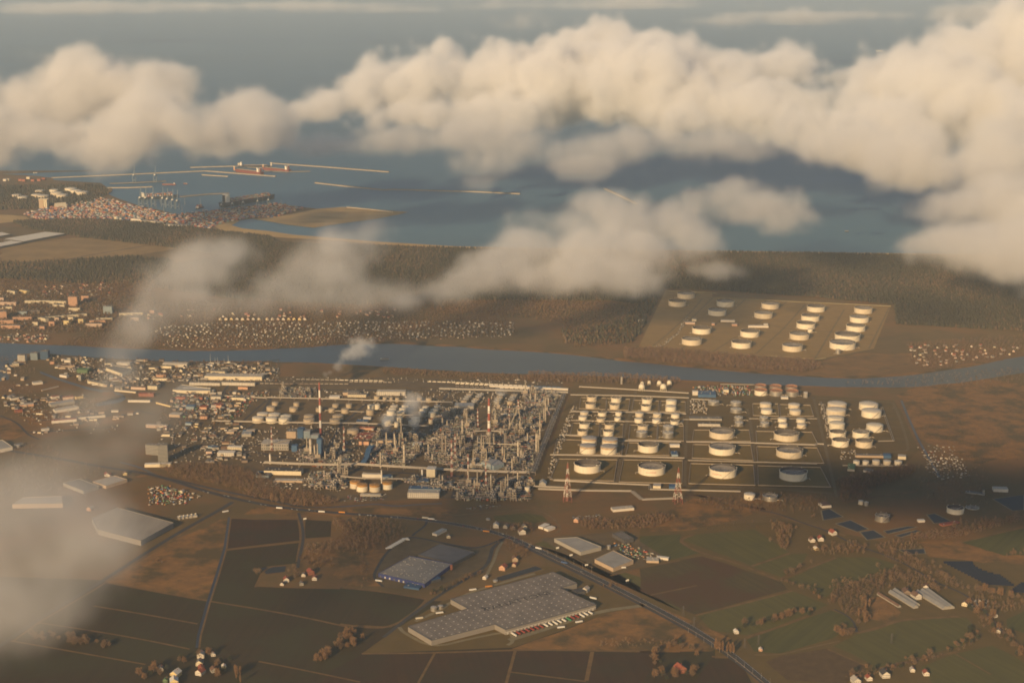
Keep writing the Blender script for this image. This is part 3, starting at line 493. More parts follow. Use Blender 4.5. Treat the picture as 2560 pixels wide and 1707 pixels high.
# the oil base across the river
for (x, y, w, f, lab) in [(500, 90, 142, .75, 'open-top tank with a pipe trestle, rear one of the isolated oil base pair'), (428, 152, 142, .3, 'open-top tank with a pipe trestle, front one of the isolated oil base pair'),
        (820, 155, 140, .8, 'oil base tank beside the car lane, fourth and last from the river'), (752, 225, 145, .8, 'oil base tank beside the car lane, third from the river'), (625, 370, 152, .3, 'oil base tank beside the car lane, second from the river'), (545, 457, 160, .75, 'oil base tank beside the car lane, first from the river'),
        (1184, 172, 142, .8, 'oil base tank behind the long workshop, fourth from the river'), (1127, 247, 147, .8, 'oil base tank behind the long workshop, third from the river'), (1017, 395, 155, .35, 'oil base tank below the long workshop, second from the river'), (948, 482, 160, .3, 'oil base tank below the long workshop, first from the river'),
        (1555, 195, 144, .35, 'oil base tank in the file of five, fifth from the river'), (1510, 270, 149, .5, 'oil base tank in the file of five, fourth from the river'), (1473, 330, 152, .35, 'oil base tank in the file of five, third from the river'), (1419, 415, 158, .75, 'oil base tank in the file of five, second from the river'), (1362, 507, 162, .85, 'oil base tank in the file of five, first from the river'),
        (1940, 208, 147, .8, 'oil base tank in the file of the largest pair, last by the forest wall'), (1906, 280, 151, .85, 'oil base tank in the file of the largest pair, next to last'), (1878, 350, 154, .5, 'oil base tank directly behind the largest pair')]:
    tank(VC, x, y, w, 19, 'F', 'white '+lab, 'tanks of the oil base across the river', fill=f)
tank(VC, 1806, 415, 204, 20.5, 'F', 'largest oil base tank behind its twin', fill=.4, stair=-75); tank(VC, 1765, 480, 209, 20.5, 'F', 'largest oil base tank beside the small silver tank', fill=.85, stair=-95)
tank(VC, 1518, 395, 42, 12, 'C', 'small white water tank among the oil base tanks'); tank(VC, 1745, 563, 40, 14, 'S', 'small silver water tank at the oil base edge')
# port
for (x, y, w) in [(440, 345, 225), (590, 392, 262), (1000, 240, 222), (925, 338, 250), (1095, 358, 300), (1350, 222, 222), (1425, 285, 290), (1560, 335, 285), (1770, 182, 290), (1890, 230, 280), (2045, 268, 300)]:
    tank(D1, x, y, w, 19 if x > 1300 else 14, 'C', 'white port tank near the silo block', 'port fuel tanks')
# ball tanks
def ball_tank(view, cx, ybase, w):
    p = view(cx, ybase); d = w/view.s*mpp(p); r = d/2
    t = thing('spherical_tank', 'white spherical gas tank on legs near the river', 'tank', p, 0, 'spherical gas tanks')
    zc = r*1.45; mb = MB(); mb.lathe([(max(.05, r*math.sin(math.pi*i/14)), zc - r*math.cos(math.pi*i/14)) for i in range(15)], 24, cap0=True); mb.build('sphere', W_white, t)
    for k in range(8):
        a = k*math.pi/4+.2; ml = MB(); ml.tube((math.cos(a)*r*.97, math.sin(a)*r*.97, 0), (math.cos(a)*r*.97, math.sin(a)*r*.97, zc), .5, n=6); ml.build('leg', W_white, t)
    mt = MB(); mt.box((0, 0, zc+r+.8), (4, 4, 1.6)); mt.bar((r*1.2, 0, 0), (1, 0, zc+r), 1.1, .6); mt.build('stair', W_steel, t)
for x, y, w in [(1412, 185, 105), (1785, 190, 108), (1420, 95, 60), (1542, 80, 62), (1716, 105, 82), (1888, 100, 82)]: ball_tank(B2, x, y, w)
# ---------------------------------------------------------------- refinery: chimneys, masts, columns, frames, racks, buildings
C_red = mat('chimney_red', (0.30, 0.085, 0.055), rough=0.7); C_white = mat('chimney_white', (0.72, 0.64, 0.52), rough=0.7)
P_steel = mat('process_steel', (0.34, 0.28, 0.20), rough=0.5, var=0.2, scale=0.1, metal=0.3); P_dark = mat('process_dark_steel', (0.16, 0.13, 0.098), rough=0.6, var=0.25, scale=0.1)
P_pale = mat('pale_pipe_cladding', (0.42, 0.355, 0.265), rough=0.5, metal=0.2); P_rack = mat('rack_steel', (0.32, 0.255, 0.18), rough=0.7, var=0.2, scale=0.1)
P_blue = mat('blue_cladding', (0.05, 0.10, 0.17), rough=0.6, var=0.1, scale=0.1); P_lblue = mat('light_blue_cladding', (0.25, 0.29, 0.29), rough=0.6, var=0.08, scale=0.1)
def px_h(v, p, dy): return dy/v.s*mpp(p)/math.cos(math.atan2(CAM_H, p.y))
def chimney(v, x, yb, yt, w, bands, label, base=None):
    p = v(x, yb); h = px_h(v, p, yb-yt); r = w/v.s*mpp(p)/2
    t = thing('chimney', label, 'chimney', p)
    for i in range(bands):
        z0, z1 = h*i/bands, h*(i+1)/bands; f0, f1 = 1.12-.42*i/bands, 1.12-.42*(i+1)/bands
        mb = MB(); mb.lathe([(r*f0, z0), (r*f1, z1)], 16, cap1=(i == bands-1)); mb.build('red_band' if (bands-1-i) % 2 == 0 else 'white_band', C_red if (bands-1-i) % 2 == 0 else C_white, t)
    for z in (h*.35, h*.65, h*.93):
        mb = MB(); mb.lathe([(r*1.1, z), (r*1.55, z), (r*1.55, z+.8), (r, z+.8)], 16, cap1=False); mb.build('gallery', W_steel, t)
    if base:
        mb = MB(); mb.lathe([(r*2.1, 0), (r*2.0, base), (r*1.4, base*1.15)], 12); mb.build('base', P_steel, t)
    return t
chimney(VA, 488, 445, 52, 17, 7, 'very tall slim red and white banded chimney behind the blue tower')
chimney(VA, 1757, 445, 170, 22, 5, 'stout red and white banded chimney on a white pedestal', 10)
def mast(v, x, yb, yt, wb, label, group=None, bands=7, lattice=True):
    p = v(x, yb); h = px_h(v, p, yb-yt); r = wb/v.s*mpp(p)/2
    t = thing('lattice_mast', label, 'mast', p, random.uniform(-.3, .3), group)
    for i in range(bands):
        mb = MB(); z0, z1 = h*i/bands, h*(i+1)/bands; a0 = r*(1-z0/h)**1.15 + .7; a1 = r*(1-z1/h)**1.15 + .7; th = .42 if lattice else .42
        cs0 = [(s*a0, q*a0, z0) for s, q in ((-1, -1), (1, -1), (1, 1), (-1, 1))]; cs1 = [(s*a1, q*a1, z1) for s, q in ((-1, -1), (1, -1), (1, 1), (-1, 1))]
        for k in range(4):
            mb.bar(cs0[k], cs1[k], th*1.3); mb.bar(cs0[k], cs1[(k+1) % 4], th*.8); mb.bar(cs0[(k+1) % 4], cs1[k], th*.8); mb.bar(cs1[k], cs1[(k+1) % 4], th*.8)
        mb.build('red_section' if i % 2 == (bands-1) % 2 else 'white_section', C_red if i % 2 == (bands-1) % 2 else C_white, t)
    mb = MB(); mb.tube((0, 0, 0), (0, 0, h+3), .65, n=6); mb.build('flare_pipe', P_steel, t)
    return t
mast(VB, 232, 782, 560, 48, 'tall red and white lattice mast beside the wide unlettered tank'); mast(VB, 880, 792, 590, 46, 'tall red and white lattice mast below the lettered tanks')
for x, yb, yt, lab in [(120, 560, 385, 'thin banded mast by the grey works hall'), (665, 592, 385, 'thin banded mast beside the dark red yard'), (1502, 632, 435, 'thin banded mast behind another among the process towers'), (1475, 752, 480, 'thin banded mast at the long pipe rack'), (1600, 818, 590, 'thin banded mast on open ground below the pipe rack'), (1733, 862, 650, 'shorter banded mast among the lower process units'), (1672, 385, 250, 'short banded mast beside the grey-roofed shed'), (1912, 345, 210, 'short banded mast next to the stout chimney'), (2344, 942, 675, 'banded mast at the pipe corridor end')]:
    mast(VA, x, yb, yt, 9, lab, bands=9, lattice=False)
# flare on an A-frame
t = thing('flare_derrick', 'red-tipped flare derrick on sloping grey legs', 'flare', VA(1930, 430))
h = px_h(VA, VA(1930, 430), 250); top = Vector((18, 0, h*.78))
for q in ((-16, -10), (-16, 10), (30, -8), (30, 8)): mb = MB(); mb.bar((q[0], q[1], 0), top, 2.0); mb.build('leg', P_steel, t)
for i in range(5): mb = MB(); mb.tube((18, 0, h*(.75+.05*i)), (18, 0, h*(.8+.05*i)), 1.4, n=8); mb.build('banded_tip', C_red if i % 2 == 0 else C_white, t)
# process columns
def col_mesh(h, r, seed):
    rr = random.Random(seed); mb = MB(); mb.lathe([(r*1.12, 0), (r*1.12, h*.12), (r, h*.13), (r, h*.97), (r*.6, h*.995), (r*.1, h)], 12); return mb
def column(p, h, r, m, label, group):
    t = thing('process_column', label, 'column', p, random.uniform(0, 6), group)
    col_mesh(h, r, 0).build('shell', m, t)
    for k in range(max(2, int(h/13))):
        z = h*(.2+.78*k/max(1, int(h/13)-1+.01)); z = min(z, h*.97); mb = MB(); a = random.uniform(0, 3)
        mb.lathe([(r*1.02, z), (r+1.5, z), (r+1.5, z+1.2), (r+1.4, z+1.2), (r+1.4, z+.15), (r*1.02, z+.15)], 10, cap1=False, sm=False); mb.build('platform', P_dark, t)
    mb = MB(); mb.tube((r+.9, 0, 0), (r+.9, 0, h*1.02), .45, n=5); mb.tube((r*.9, r*.9, 0), (r*.9, r*.9, h*.8), .4, n=5); mb.build('riser_pipes', P_pale, t)
    return t
big = [(413, 592, 470, 22, P_pale), (443, 600, 520, 14, P_steel), (520, 600, 470, 12, P_dark), (875, 592, 505, 22, P_steel), (940, 692, 570, 12, P_steel), (985, 545, 425, 9, P_steel), (1045, 540, 430, 9, P_pale), (1082, 540, 432, 9, P_pale), (1118, 668, 512, 20, P_steel), (1555, 445, 330, 10, P_pale), (1405, 600, 440, 11, P_steel), (1300, 595, 510, 10, P_pale), (1430, 600, 470, 8, P_steel),
       (1975, 645, 490, 12, P_pale), (2112, 575, 430, 12, P_pale), (2130, 580, 440, 9, P_steel), (2183, 345, 155, 9, P_steel), (2170, 340, 240, 8, P_pale), (1990, 435, 335, 11, P_steel), (1878, 545, 430, 20, P_dark), (632, 745, 605, 14, P_pale), (620, 748, 640, 9, P_steel), (108, 660, 585, 13, C_white), (948, 808, 705, 10, C_white), (1253, 765, 700, 12, C_white), (1930, 715, 620, 10, P_steel), (1648, 900, 780, 10, P_steel), (1770, 870, 740, 9, P_pale), (1973, 800, 720, 9, P_steel), (1520, 930, 870, 20, P_steel), (2070, 190, 130, 9, P_pale), (2105, 200, 125, 10, P_steel), (2140, 480, 380, 8, P_pale)]
for i, (x, yb, yt, w, m) in enumerate(big):
    p = VA(x, yb); kind = {id(P_pale): 'pale clad', id(P_steel): 'grey-brown steel', id(P_dark): 'dark steel', id(C_white): 'white painted'}[id(m)]
    column(p, px_h(VA, p, yb-yt), w/VA.s*mpp(p)/2, m, f'tall {kind} process column rising above the units', 'tall process columns')
def in_unit(poly, n):
    P = [VA(*q) for q in poly]; xs = [p.x for p in P]; ys = [p.y for p in P]; out = []
    while len(out) < n:
        q = np.array([[random.uniform(min(xs), max(xs)), random.uniform(min(ys), max(ys))]])
        if in_poly(q, P)[0]: out.append((q[0, 0], q[0, 1]))
    return out
UNITS = [('vacuum unit', [(880, 430), (1270, 440), (1260, 560), (1140, 680), (860, 680)], 26), ('coker unit', [(310, 560), (700, 560), (720, 700), (600, 730), (320, 650)], 16), ('cracking unit', [(1290, 460), (1640, 450), (1600, 640), (1560, 720), (1280, 640)], 34), ('hydrogen unit', [(1380, 260), (1640, 280), (1680, 440), (1300, 440)], 22),
         ('reformer unit', [(1780, 240), (2200, 240), (2150, 430), (1790, 440)], 34), ('east unit', [(1680, 460), (2140, 450), (2080, 720), (1900, 720), (1660, 600)], 38), ('gas unit', [(2020, 120), (2290, 140), (2220, 300), (2020, 230)], 22), ('south unit', [(1520, 800), (2080, 760), (2060, 940), (1500, 940)], 40), ('flare gas unit', [(400, 730), (700, 730), (680, 850), (400, 850)], 12), ('north unit', [(180, 100), (420, 100), (420, 165), (180, 165)], 12), ('hydrocracker', [(1660, 520), (1780, 520), (1760, 700), (1620, 720)], 10), ('desulphurising unit', [(1060, 780), (1480, 770), (1470, 860), (1320, 860)], 12)]
frame_cache = {}
def frame_mesh(nx, ny, nz):
    k = (nx, ny, nz)
    if k in frame_cache: return frame_cache[k]
    ps, dk = MB(), MB()
    for i in range(nx+1):
        for j in range(ny+1): ps.bar((i*7-nx*3.5, j*7-ny*3.5, 0), (i*7-nx*3.5, j*7-ny*3.5, nz*6), .8)
    for z in range(1, nz+1):
        for j in range(ny+1): ps.bar((-nx*3.5, j*7-ny*3.5, z*6), (nx*3.5, j*7-ny*3.5, z*6), .7)
        for i in range(nx+1): ps.bar((i*7-nx*3.5, -ny*3.5, z*6), (i*7-nx*3.5, ny*3.5, z*6), .7)
    eq = MB(); rr = random.Random(nx*100+ny*10+nz)
    decks = []
    for z in range(1, nz+1):
        d = MB(); d.box((0, 0, z*6+.45), (nx*7, ny*7, .3)); decks.append(d.mesh('deck', P_dark))
        for q in range(nx*ny+1):
            x, y = rr.uniform(-nx*3, nx*3), rr.uniform(-ny*3, ny*3)
            if rr.random() < .5: eq.tube((x-2.5, y, z*6+2), (x+2.5, y, z*6+2), 1.3, n=8)
            else: eq.lathe([(1.2, z*6+.6), (1.2, z*6+4), (.3, z*6+4.8)], 8, (x, y))
    frame_cache[k] = (ps.mesh('steel_frame', P_rack), decks, eq.mesh('equipment', P_pale)); return frame_cache[k]
cool = MB(); cool.box((0, 0, 7), (22, 9, 2.2)); cool_leg = MB()
for a in (-10, -3.3, 3.3, 10):
    for b in (-4, 4): cool_leg.bar((a, b, 0), (a, b, 6), .7)
fan = MB()
for a in (-8, -2.7, 2.7, 8): fan.lathe([(2.2, 8.1), (2.4, 9.2)], 10, (a, 0), cap1=True)
cool_m, cool_l, fan_m = cool.mesh('tube_bundle', P_steel), cool_leg.mesh('support_frame', P_rack), fan.mesh('fan_ring', P_pale)
drum = MB(); drum.lathe([(.3, -7.6), (1.7, -7), (2.1, -6), (2.1, 6), (1.7, 7), (.3, 7.6)], 10, cap0=True); drum_v = [(z, x, y+4.2) for x, y, z in drum.v]
dm = MB().add(drum_v, drum.f, True).mesh('vessel', P_pale); ds = MB(); ds.box((-4, 0, 1.2), (1.2, 3, 2.4)); ds.box((4, 0, 1.2), (1.2, 3, 2.4)); dsm = ds.mesh('saddle', M_conc)
fur_b = MB(); fur_b.box((0, 0, 8), (14, 9, 16)); fur_b = fur_b.mesh('firebox', P_rack); fur_s = MB(); fur_s.lathe([(3.2, 16), (1.8, 22), (1.6, 46)], 12); fur_s = fur_s.mesh('stack', P_steel)
PIPE_V, PIPE_F, PIPE_T = [], [], []
boxv = np.array([(x, y, z) for z in (0, 1) for x, y in ((-.5, -.5), (.5, -.5), (.5, .5), (-.5, .5))]); boxf = np.array([(4, 5, 6, 7), (0, 1, 5, 4), (1, 2, 6, 5), (2, 3, 7, 6), (3, 0, 4, 7)])
def boxes(pos, scl, rot, tints, name, m, label=None, cat=None, kind='stuff', parent=None):
    V, F, T = spread(boxv, boxf, np.asarray(pos, float), np.asarray(scl, float), np.asarray(rot, float), tints=np.asarray(tints, float)); return mass(name, V, F, T, m, label, cat, None, kind, parent)
M_tint = mat('painted_steel', (1, 1, 1), rough=0.65, attr=True)
tall = lambda: random.choice((11, 13, 15, 18, 22, 28))
for un, poly, n in UNITS:
    for i, (x, y) in enumerate(in_unit(poly, n)):
        k = random.random(); g = f'equipment of the {un}'
        if k < .24: column(Vector((x, y, 0)), tall(), random.choice((1.3, 1.6, 2.0, 2.6)), random.choice((P_pale, P_steel, P_steel)), f'slender process column in the {un}', g)
        elif k < .70:
            nx, ny, nz = random.choice(((3, 2, 2), (2, 2, 3), (4, 2, 2), (3, 1, 2), (3, 1, 4), (5, 2, 2), (2, 2, 4), (5, 1, 1), (4, 2, 1))); fr, dk, eq = frame_mesh(nx, ny, nz)
            t = thing('steel_structure', f'{ {2: "narrow", 3: "mid-sized", 4: "long", 5: "very long"}[nx]} {"single-bay" if ny == 1 else "double-bay"} steel frame of {nz} decks in the {un}', 'steel structure', (x, y, 0), random.choice((0, math.pi/2))+.06, g); put('steel_frame', fr, t)
            for d in dk: put('deck', d, t)
            put('equipment', eq, t)['kind'] = 'stuff'
        elif k < .84:
            t = thing('air_cooler', f'bank of air coolers on legs in the {un}', 'air cooler', (x, y, random.choice((0, 0, 0))), random.choice((0, math.pi/2))+.06, g); put('tube_bundle', cool_m, t); put('support_frame', cool_l, t); put('fan_ring', fan_m, t)['kind'] = 'stuff'
        elif k < .95:
            t = thing('pressure_vessel', f'lying drum vessel on saddles in the {un}', 'vessel', (x, y, 0), random.choice((0, math.pi/2))+.06, g); put('vessel', dm, t); put('saddle', dsm, t)
        else:
            t = thing('furnace', f'box furnace with a slim stack in the {un}', 'furnace', (x, y, 0), random.choice((0, math.pi/2))+.06, g); put('firebox', fur_b, t); put('stack', fur_s, t)
    P = [VA(*q) for q in poly]; q = scatter(P, 5.0, .5, .75); m_ = len(q)       # pumps, valves, short pipe runs: nobody could count them
    lw = rng.choice([0, 1, 2], m_, p=[.45, .35, .2]); L = np.where(lw == 0, rng.uniform(2, 6, m_), rng.uniform(6, 26, m_)); wd = np.where(lw == 0, rng.uniform(2, 4.5, m_), rng.uniform(.6, 1.2, m_)); hh = np.where(lw == 0, rng.uniform(1.5, 7, m_), rng.uniform(.6, 1.1, m_)); z0 = np.where(lw == 0, 0, rng.uniform(.5, 8, m_))
    tc = rng.choice([.10, .16, .22, .3, .4], m_)[:, None]*np.array([[1, .84, .64]])*rng.uniform(.85, 1.1, (m_, 3)); bl = rng.random(m_) < .04; tc[bl] = (.07, .14, .22); rd = rng.random(m_) < .03; tc[rd] = (.36, .1, .04)
    boxes(np.c_[q, z0], np.c_[L, wd, hh], np.where(rng.random(m_) < .6, .06, .06+math.pi/2), tc, 'process_piping', M_tint, f'tangle of pumps, valves and pipe runs in the {un}', 'piping')
# pipe racks: bents carrying parallel pipes
def pipe_rack(v, pts, w, z, label, n=4, pale=True, step=40, group=None, legs=True, name='pipe_rack', dia=.8):
    P = [v(*p) if len(p) == 2 else Vector(p) for p in pts]; t = thing(name, label, 'pipe rack' if name == 'pipe_rack' else 'pipeline', P[0], 0, group); O = P[0]
    for i in range(n):
        off = (i-(n-1)/2)*w/max(1, n-1) if n > 1 else 0; mb = MB()
        for a, b in zip(P[:-1], P[1:]):
            d = (b-a).normalized(); s = Vector((-d.y, d.x, 0))*off; mb.tube(a+s-O+Vector((0, 0, z)), b+s-O+Vector((0, 0, z)), dia*(.7+.6*((i*7) % 3)/2), n=6)
        mb.build('pipe', P_pale if (pale and i % 3 != 1) else P_steel, t)
    if legs:
        mb = MB()
        for a, b in zip(P[:-1], P[1:]):
            d = (b-a); k = max(1, int(d.length/step)); e = d.normalized(); s = Vector((-e.y, e.x, 0))*(w/2+.8)
            for j in range(k+1):
                q = a+d*j/k-O; mb.bar(q+s, q+s+Vector((0, 0, z)), .7); mb.bar(q-s, q-s+Vector((0, 0, z)), .7); mb.bar(q+s+Vector((0, 0, z-.9)), q-s+Vector((0, 0, z-.9)), .7)
        mb.build('support', P_rack, t)['kind'] = 'stuff'
    return t
pipe_rack(VA, [(60, 672), (330, 684), (620, 690), (760, 684), (1000, 700), (1360, 722), (1700, 738), (2060, 748)], 16, 9, 'broad high pipe rack running the length of the refinery', 7)
pipe_rack(VA, [(80, 178), (500, 188), (900, 200), (1480, 214)], 9, 8, 'straight pipe rack behind the inner tank rows', 4); pipe_rack(VA, [(-330, 350), (0, 358), (420, 366), (700, 368), (1000, 378), (1300, 390)], 10, 6, 'pale pipe rack in front of the inner tank rows', 5)
pipe_rack(VA, [(2250, 320), (2190, 480), (2140, 600), (2085, 745)], 14, 8, 'pipe rack along the dark corridor beside the tank farm', 5); pipe_rack(VA, [(2320, 150), (2250, 320)], 12, 8, 'short rack at the head of the tank farm corridor', 4)
pipe_rack(VA, [(1670, 535), (1840, 548), (1970, 552)], 3, 14, 'thick white duct between the stout chimney and a column', 1, dia=2.6); pipe_rack(VA, [(1650, 445), (1757, 440), (1870, 450)], 3, 12, 'white flue duct at the foot of the stout chimney', 1, dia=2.8)
pipe_rack(VA, [(-300, 160), (80, 178)], 6, 6, 'low pipe rack reaching out beside the works railway', 3); pipe_rack(VA, [(520, 270), (690, 276), (900, 284)], 4, 5, 'thin pipe rack between the tan tanks', 2); pipe_rack(VA, [(960, 300), (1420, 314)], 5, 5, 'thin pipe rack between the cream tanks', 3)
pipe_rack(VA, [(2090, 842), (2340, 852)], 8, 5, 'pipe rack leaving the process units for the tank farm', 4); pipe_rack(VA, [(640, 770), (820, 785), (1180, 790)], 7, 6, 'pipe rack behind the ochre-topped tanks', 4)
for pts, n, lab in [([(255, 310), (420, 313), (640, 317), (905, 325), (912, 305), (1140, 303)], 2, 'long straight white pipeline through the squat tanks'), ([(130, 512), (400, 517), (560, 520), (920, 532)], 3, 'pipeline bundle behind the widest tanks'), ([(930, 436), (1300, 442), (1690, 455), (1700, 448), (1740, 450)], 3, 'pipeline bundle behind the second row of wide tanks'),
                    ([(940, 545), (1330, 555), (1700, 565)], 2, 'pipelines on the shaded side of the lettered tanks'), ([(150, 662), (480, 680), (715, 690), (718, 715), (1000, 722), (1250, 728)], 3, 'stepped pipeline along the tank farm front'), ([(60, 712), (330, 722), (610, 725), (670, 775), (860, 768)], 5, 'raised pipeline bundle bending round the mast foot'), ([(120, 640), (150, 662)], 2, 'short pipeline link at the corridor mouth'),
                    ([(250, 160), (600, 165), (945, 178)], 3, 'pipelines behind the first tank pairs'), ([(250, 258), (600, 262), (930, 272)], 3, 'pipelines between the tank pairs and squat tanks'), ([(560, 428), (760, 432), (900, 436)], 4, 'brown pipe bundle behind the tank with the blue hut'), ([(190, 395), (300, 400)], 3, 'short pale pipe bundle behind the rusty-rim tanks'), ([(300, 112), (540, 125), (945, 150)], 3, 'pipelines below the ball tanks'),
                    ([(960, 185), (1080, 190)], 3, 'short pipelines by the blue hall'), ([(1130, 98), (1330, 100)], 2, 'pipeline toward the orange-roofed tanks'), ([(1300, 300), (1700, 300)], 2, 'pipeline before the small silver tanks'), ([(2080, 230), (2150, 430), (2060, 432)], 2, 'bent pipeline inside the loop road'), ([(1720, 200), (1760, 300)], 2, 'manifold pipes beside the dome-roof tanks'), ([(1850, 575), (2190, 578)], 2, 'pipeline behind the row of five tanks')]:
    pipe_rack(VB, pts, 2.2*n, 1.6, lab, n, legs=False, name='pipeline', dia=.9)
# walled bunds round the wide tanks
def bund(v, q, label):
    P = [v(*p) for p in q]; t = thing('bund_wall', label, 'bund', P[0]); O = P[0]
    for a, b in zip(P, P[1:]+P[:1]): mb = MB(); mb.bar(a-O+Vector((0, 0, 1)), b-O+Vector((0, 0, 1)), 1.6, 2.0); mb.build('wall_panel', mat('bund_concrete', (0.30, 0.235, 0.16), var=.15, scale=.1), t)
    sheet('lawn', P, 0.16, gmat('bund_grass', (.20, .138, .052), col2=(.155, .112, .044), scale=.02, detail=7))
for q in ([(975, 365), (1300, 365), (1310, 432), (965, 432)], [(1340, 372), (1670, 378), (1705, 450), (1345, 440)], [(970, 450), (1310, 455), (1325, 545), (965, 530)], [(1345, 462), (1700, 470), (1740, 560), (1350, 552)], [(955, 562), (1325, 572), (1335, 690), (945, 680)], [(1350, 575), (1720, 585), (1780, 700), (1355, 690)], [(180, 535), (525, 540), (505, 665), (130, 655)], [(560, 540), (910, 545), (905, 680), (535, 670)], [(590, 440), (830, 442), (830, 515), (575, 512)],
          [(310, 175), (460, 178), (455, 245), (300, 240)], [(460, 180), (600, 185), (590, 250), (465, 246)], [(620, 190), (770, 195), (765, 258), (610, 252)], [(780, 195), (925, 200), (925, 262), (772, 258)], [(265, 325), (420, 328), (415, 405), (245, 400)], [(430, 330), (560, 332), (555, 408), (425, 405)], [(600, 335), (760, 338), (755, 425), (590, 420)], [(765, 338), (915, 342), (915, 430), (760, 425)], [(1320, 210), (1470, 212), (1475, 285), (1325, 280)], [(1480, 215), (1660, 220), (1680, 285), (1485, 285)], [(170, 420), (560, 432), (550, 512), (150, 508)]):
    bund(VB, q, 'low concrete bund wall enclosing grass round refinery tanks')
for o in [o for o in bpy.data.objects if o.name.startswith('bund_wall') and 'label' in o]: o['group'] = 'bund walls of the tank farm'
# ---------------------------------------------------------------- buildings
def wm(n, c, r=.8, var=.08): return mat(n, c, rough=r, var=var, scale=.12)
WALLS = {'cream': wm('render_cream', (.60, .50, .33)), 'white': wm('render_white', (.56, .49, .385)), 'grey': wm('render_grey', (.30, .265, .21)), 'orange': wm('render_orange', (.50, .285, .17)), 'pink': wm('render_pink', (.50, .36, .26)), 'yellow': wm('render_yellow', (.62, .47, .22)), 'brown': wm('render_brown', (.20, .145, .10)), 'blue': P_blue, 'lblue': P_lblue, 'brick': wm('brick_red', (.30, .11, .06)), 'dark': wm('cladding_dark', (.085, .075, .065)), 'green': wm('cladding_green', (.12, .17, .08)), 'tan': wm('render_tan', (.40, .29, .185))}
ROOFS = {'grey': wm('roof_felt_grey', (.155, .135, .11), var=.15), 'pale': wm('roof_sheet_pale', (.40, .35, .28), var=.1), 'dark': wm('roof_felt_dark', (.065, .057, .05), var=.2), 'red': wm('roof_tile_red', (.27, .075, .04), var=.2), 'brown': wm('roof_tile_brown', (.15, .085, .05), var=.2), 'blue': P_blue, 'white': wm('roof_sheet_white', (.62, .56, .46)), 'green': wm('roof_sheet_green', (.10, .16, .07)), 'steel': mat('roof_metal', (.36, .33, .28), rough=.45, metal=.4, var=.1, scale=.1)}
GLASS = mat('window_glass', (.035, .04, .045), rough=.12, spec=.6)
CN = {'cream': 'cream', 'white': 'white', 'grey': 'grey', 'orange': 'orange', 'pink': 'pinkish', 'yellow': 'yellow', 'brown': 'brown', 'blue': 'blue', 'lblue': 'pale blue', 'brick': 'brick red', 'dark': 'dark', 'green': 'green', 'tan': 'tan'}
RN = {'grey': 'grey', 'pale': 'pale', 'dark': 'dark', 'red': 'red', 'brown': 'brown', 'blue': 'blue', 'white': 'white', 'green': 'green', 'steel': 'metal'}
def windows(mb, w, d, h, storey, pitch, back=False):
    n = max(1, int(w/pitch)); f = max(1, int(h/storey))
    for j in range(f):
        for i in range(n): mb.box((-w/2+w*(i+.5)/n, -d/2-.03, storey*(j+.55)*h/(f*storey)), (pitch*.5, .16, storey*.45))
    m2 = max(1, int(d/pitch))
    for j in range(f):
        for i in range(m2):
            for s in (-1, 1): mb.box((s*(w/2+.03), -d/2+d*(i+.5)/m2, storey*(j+.55)*h/(f*storey)), (.16, pitch*.5, storey*.45))
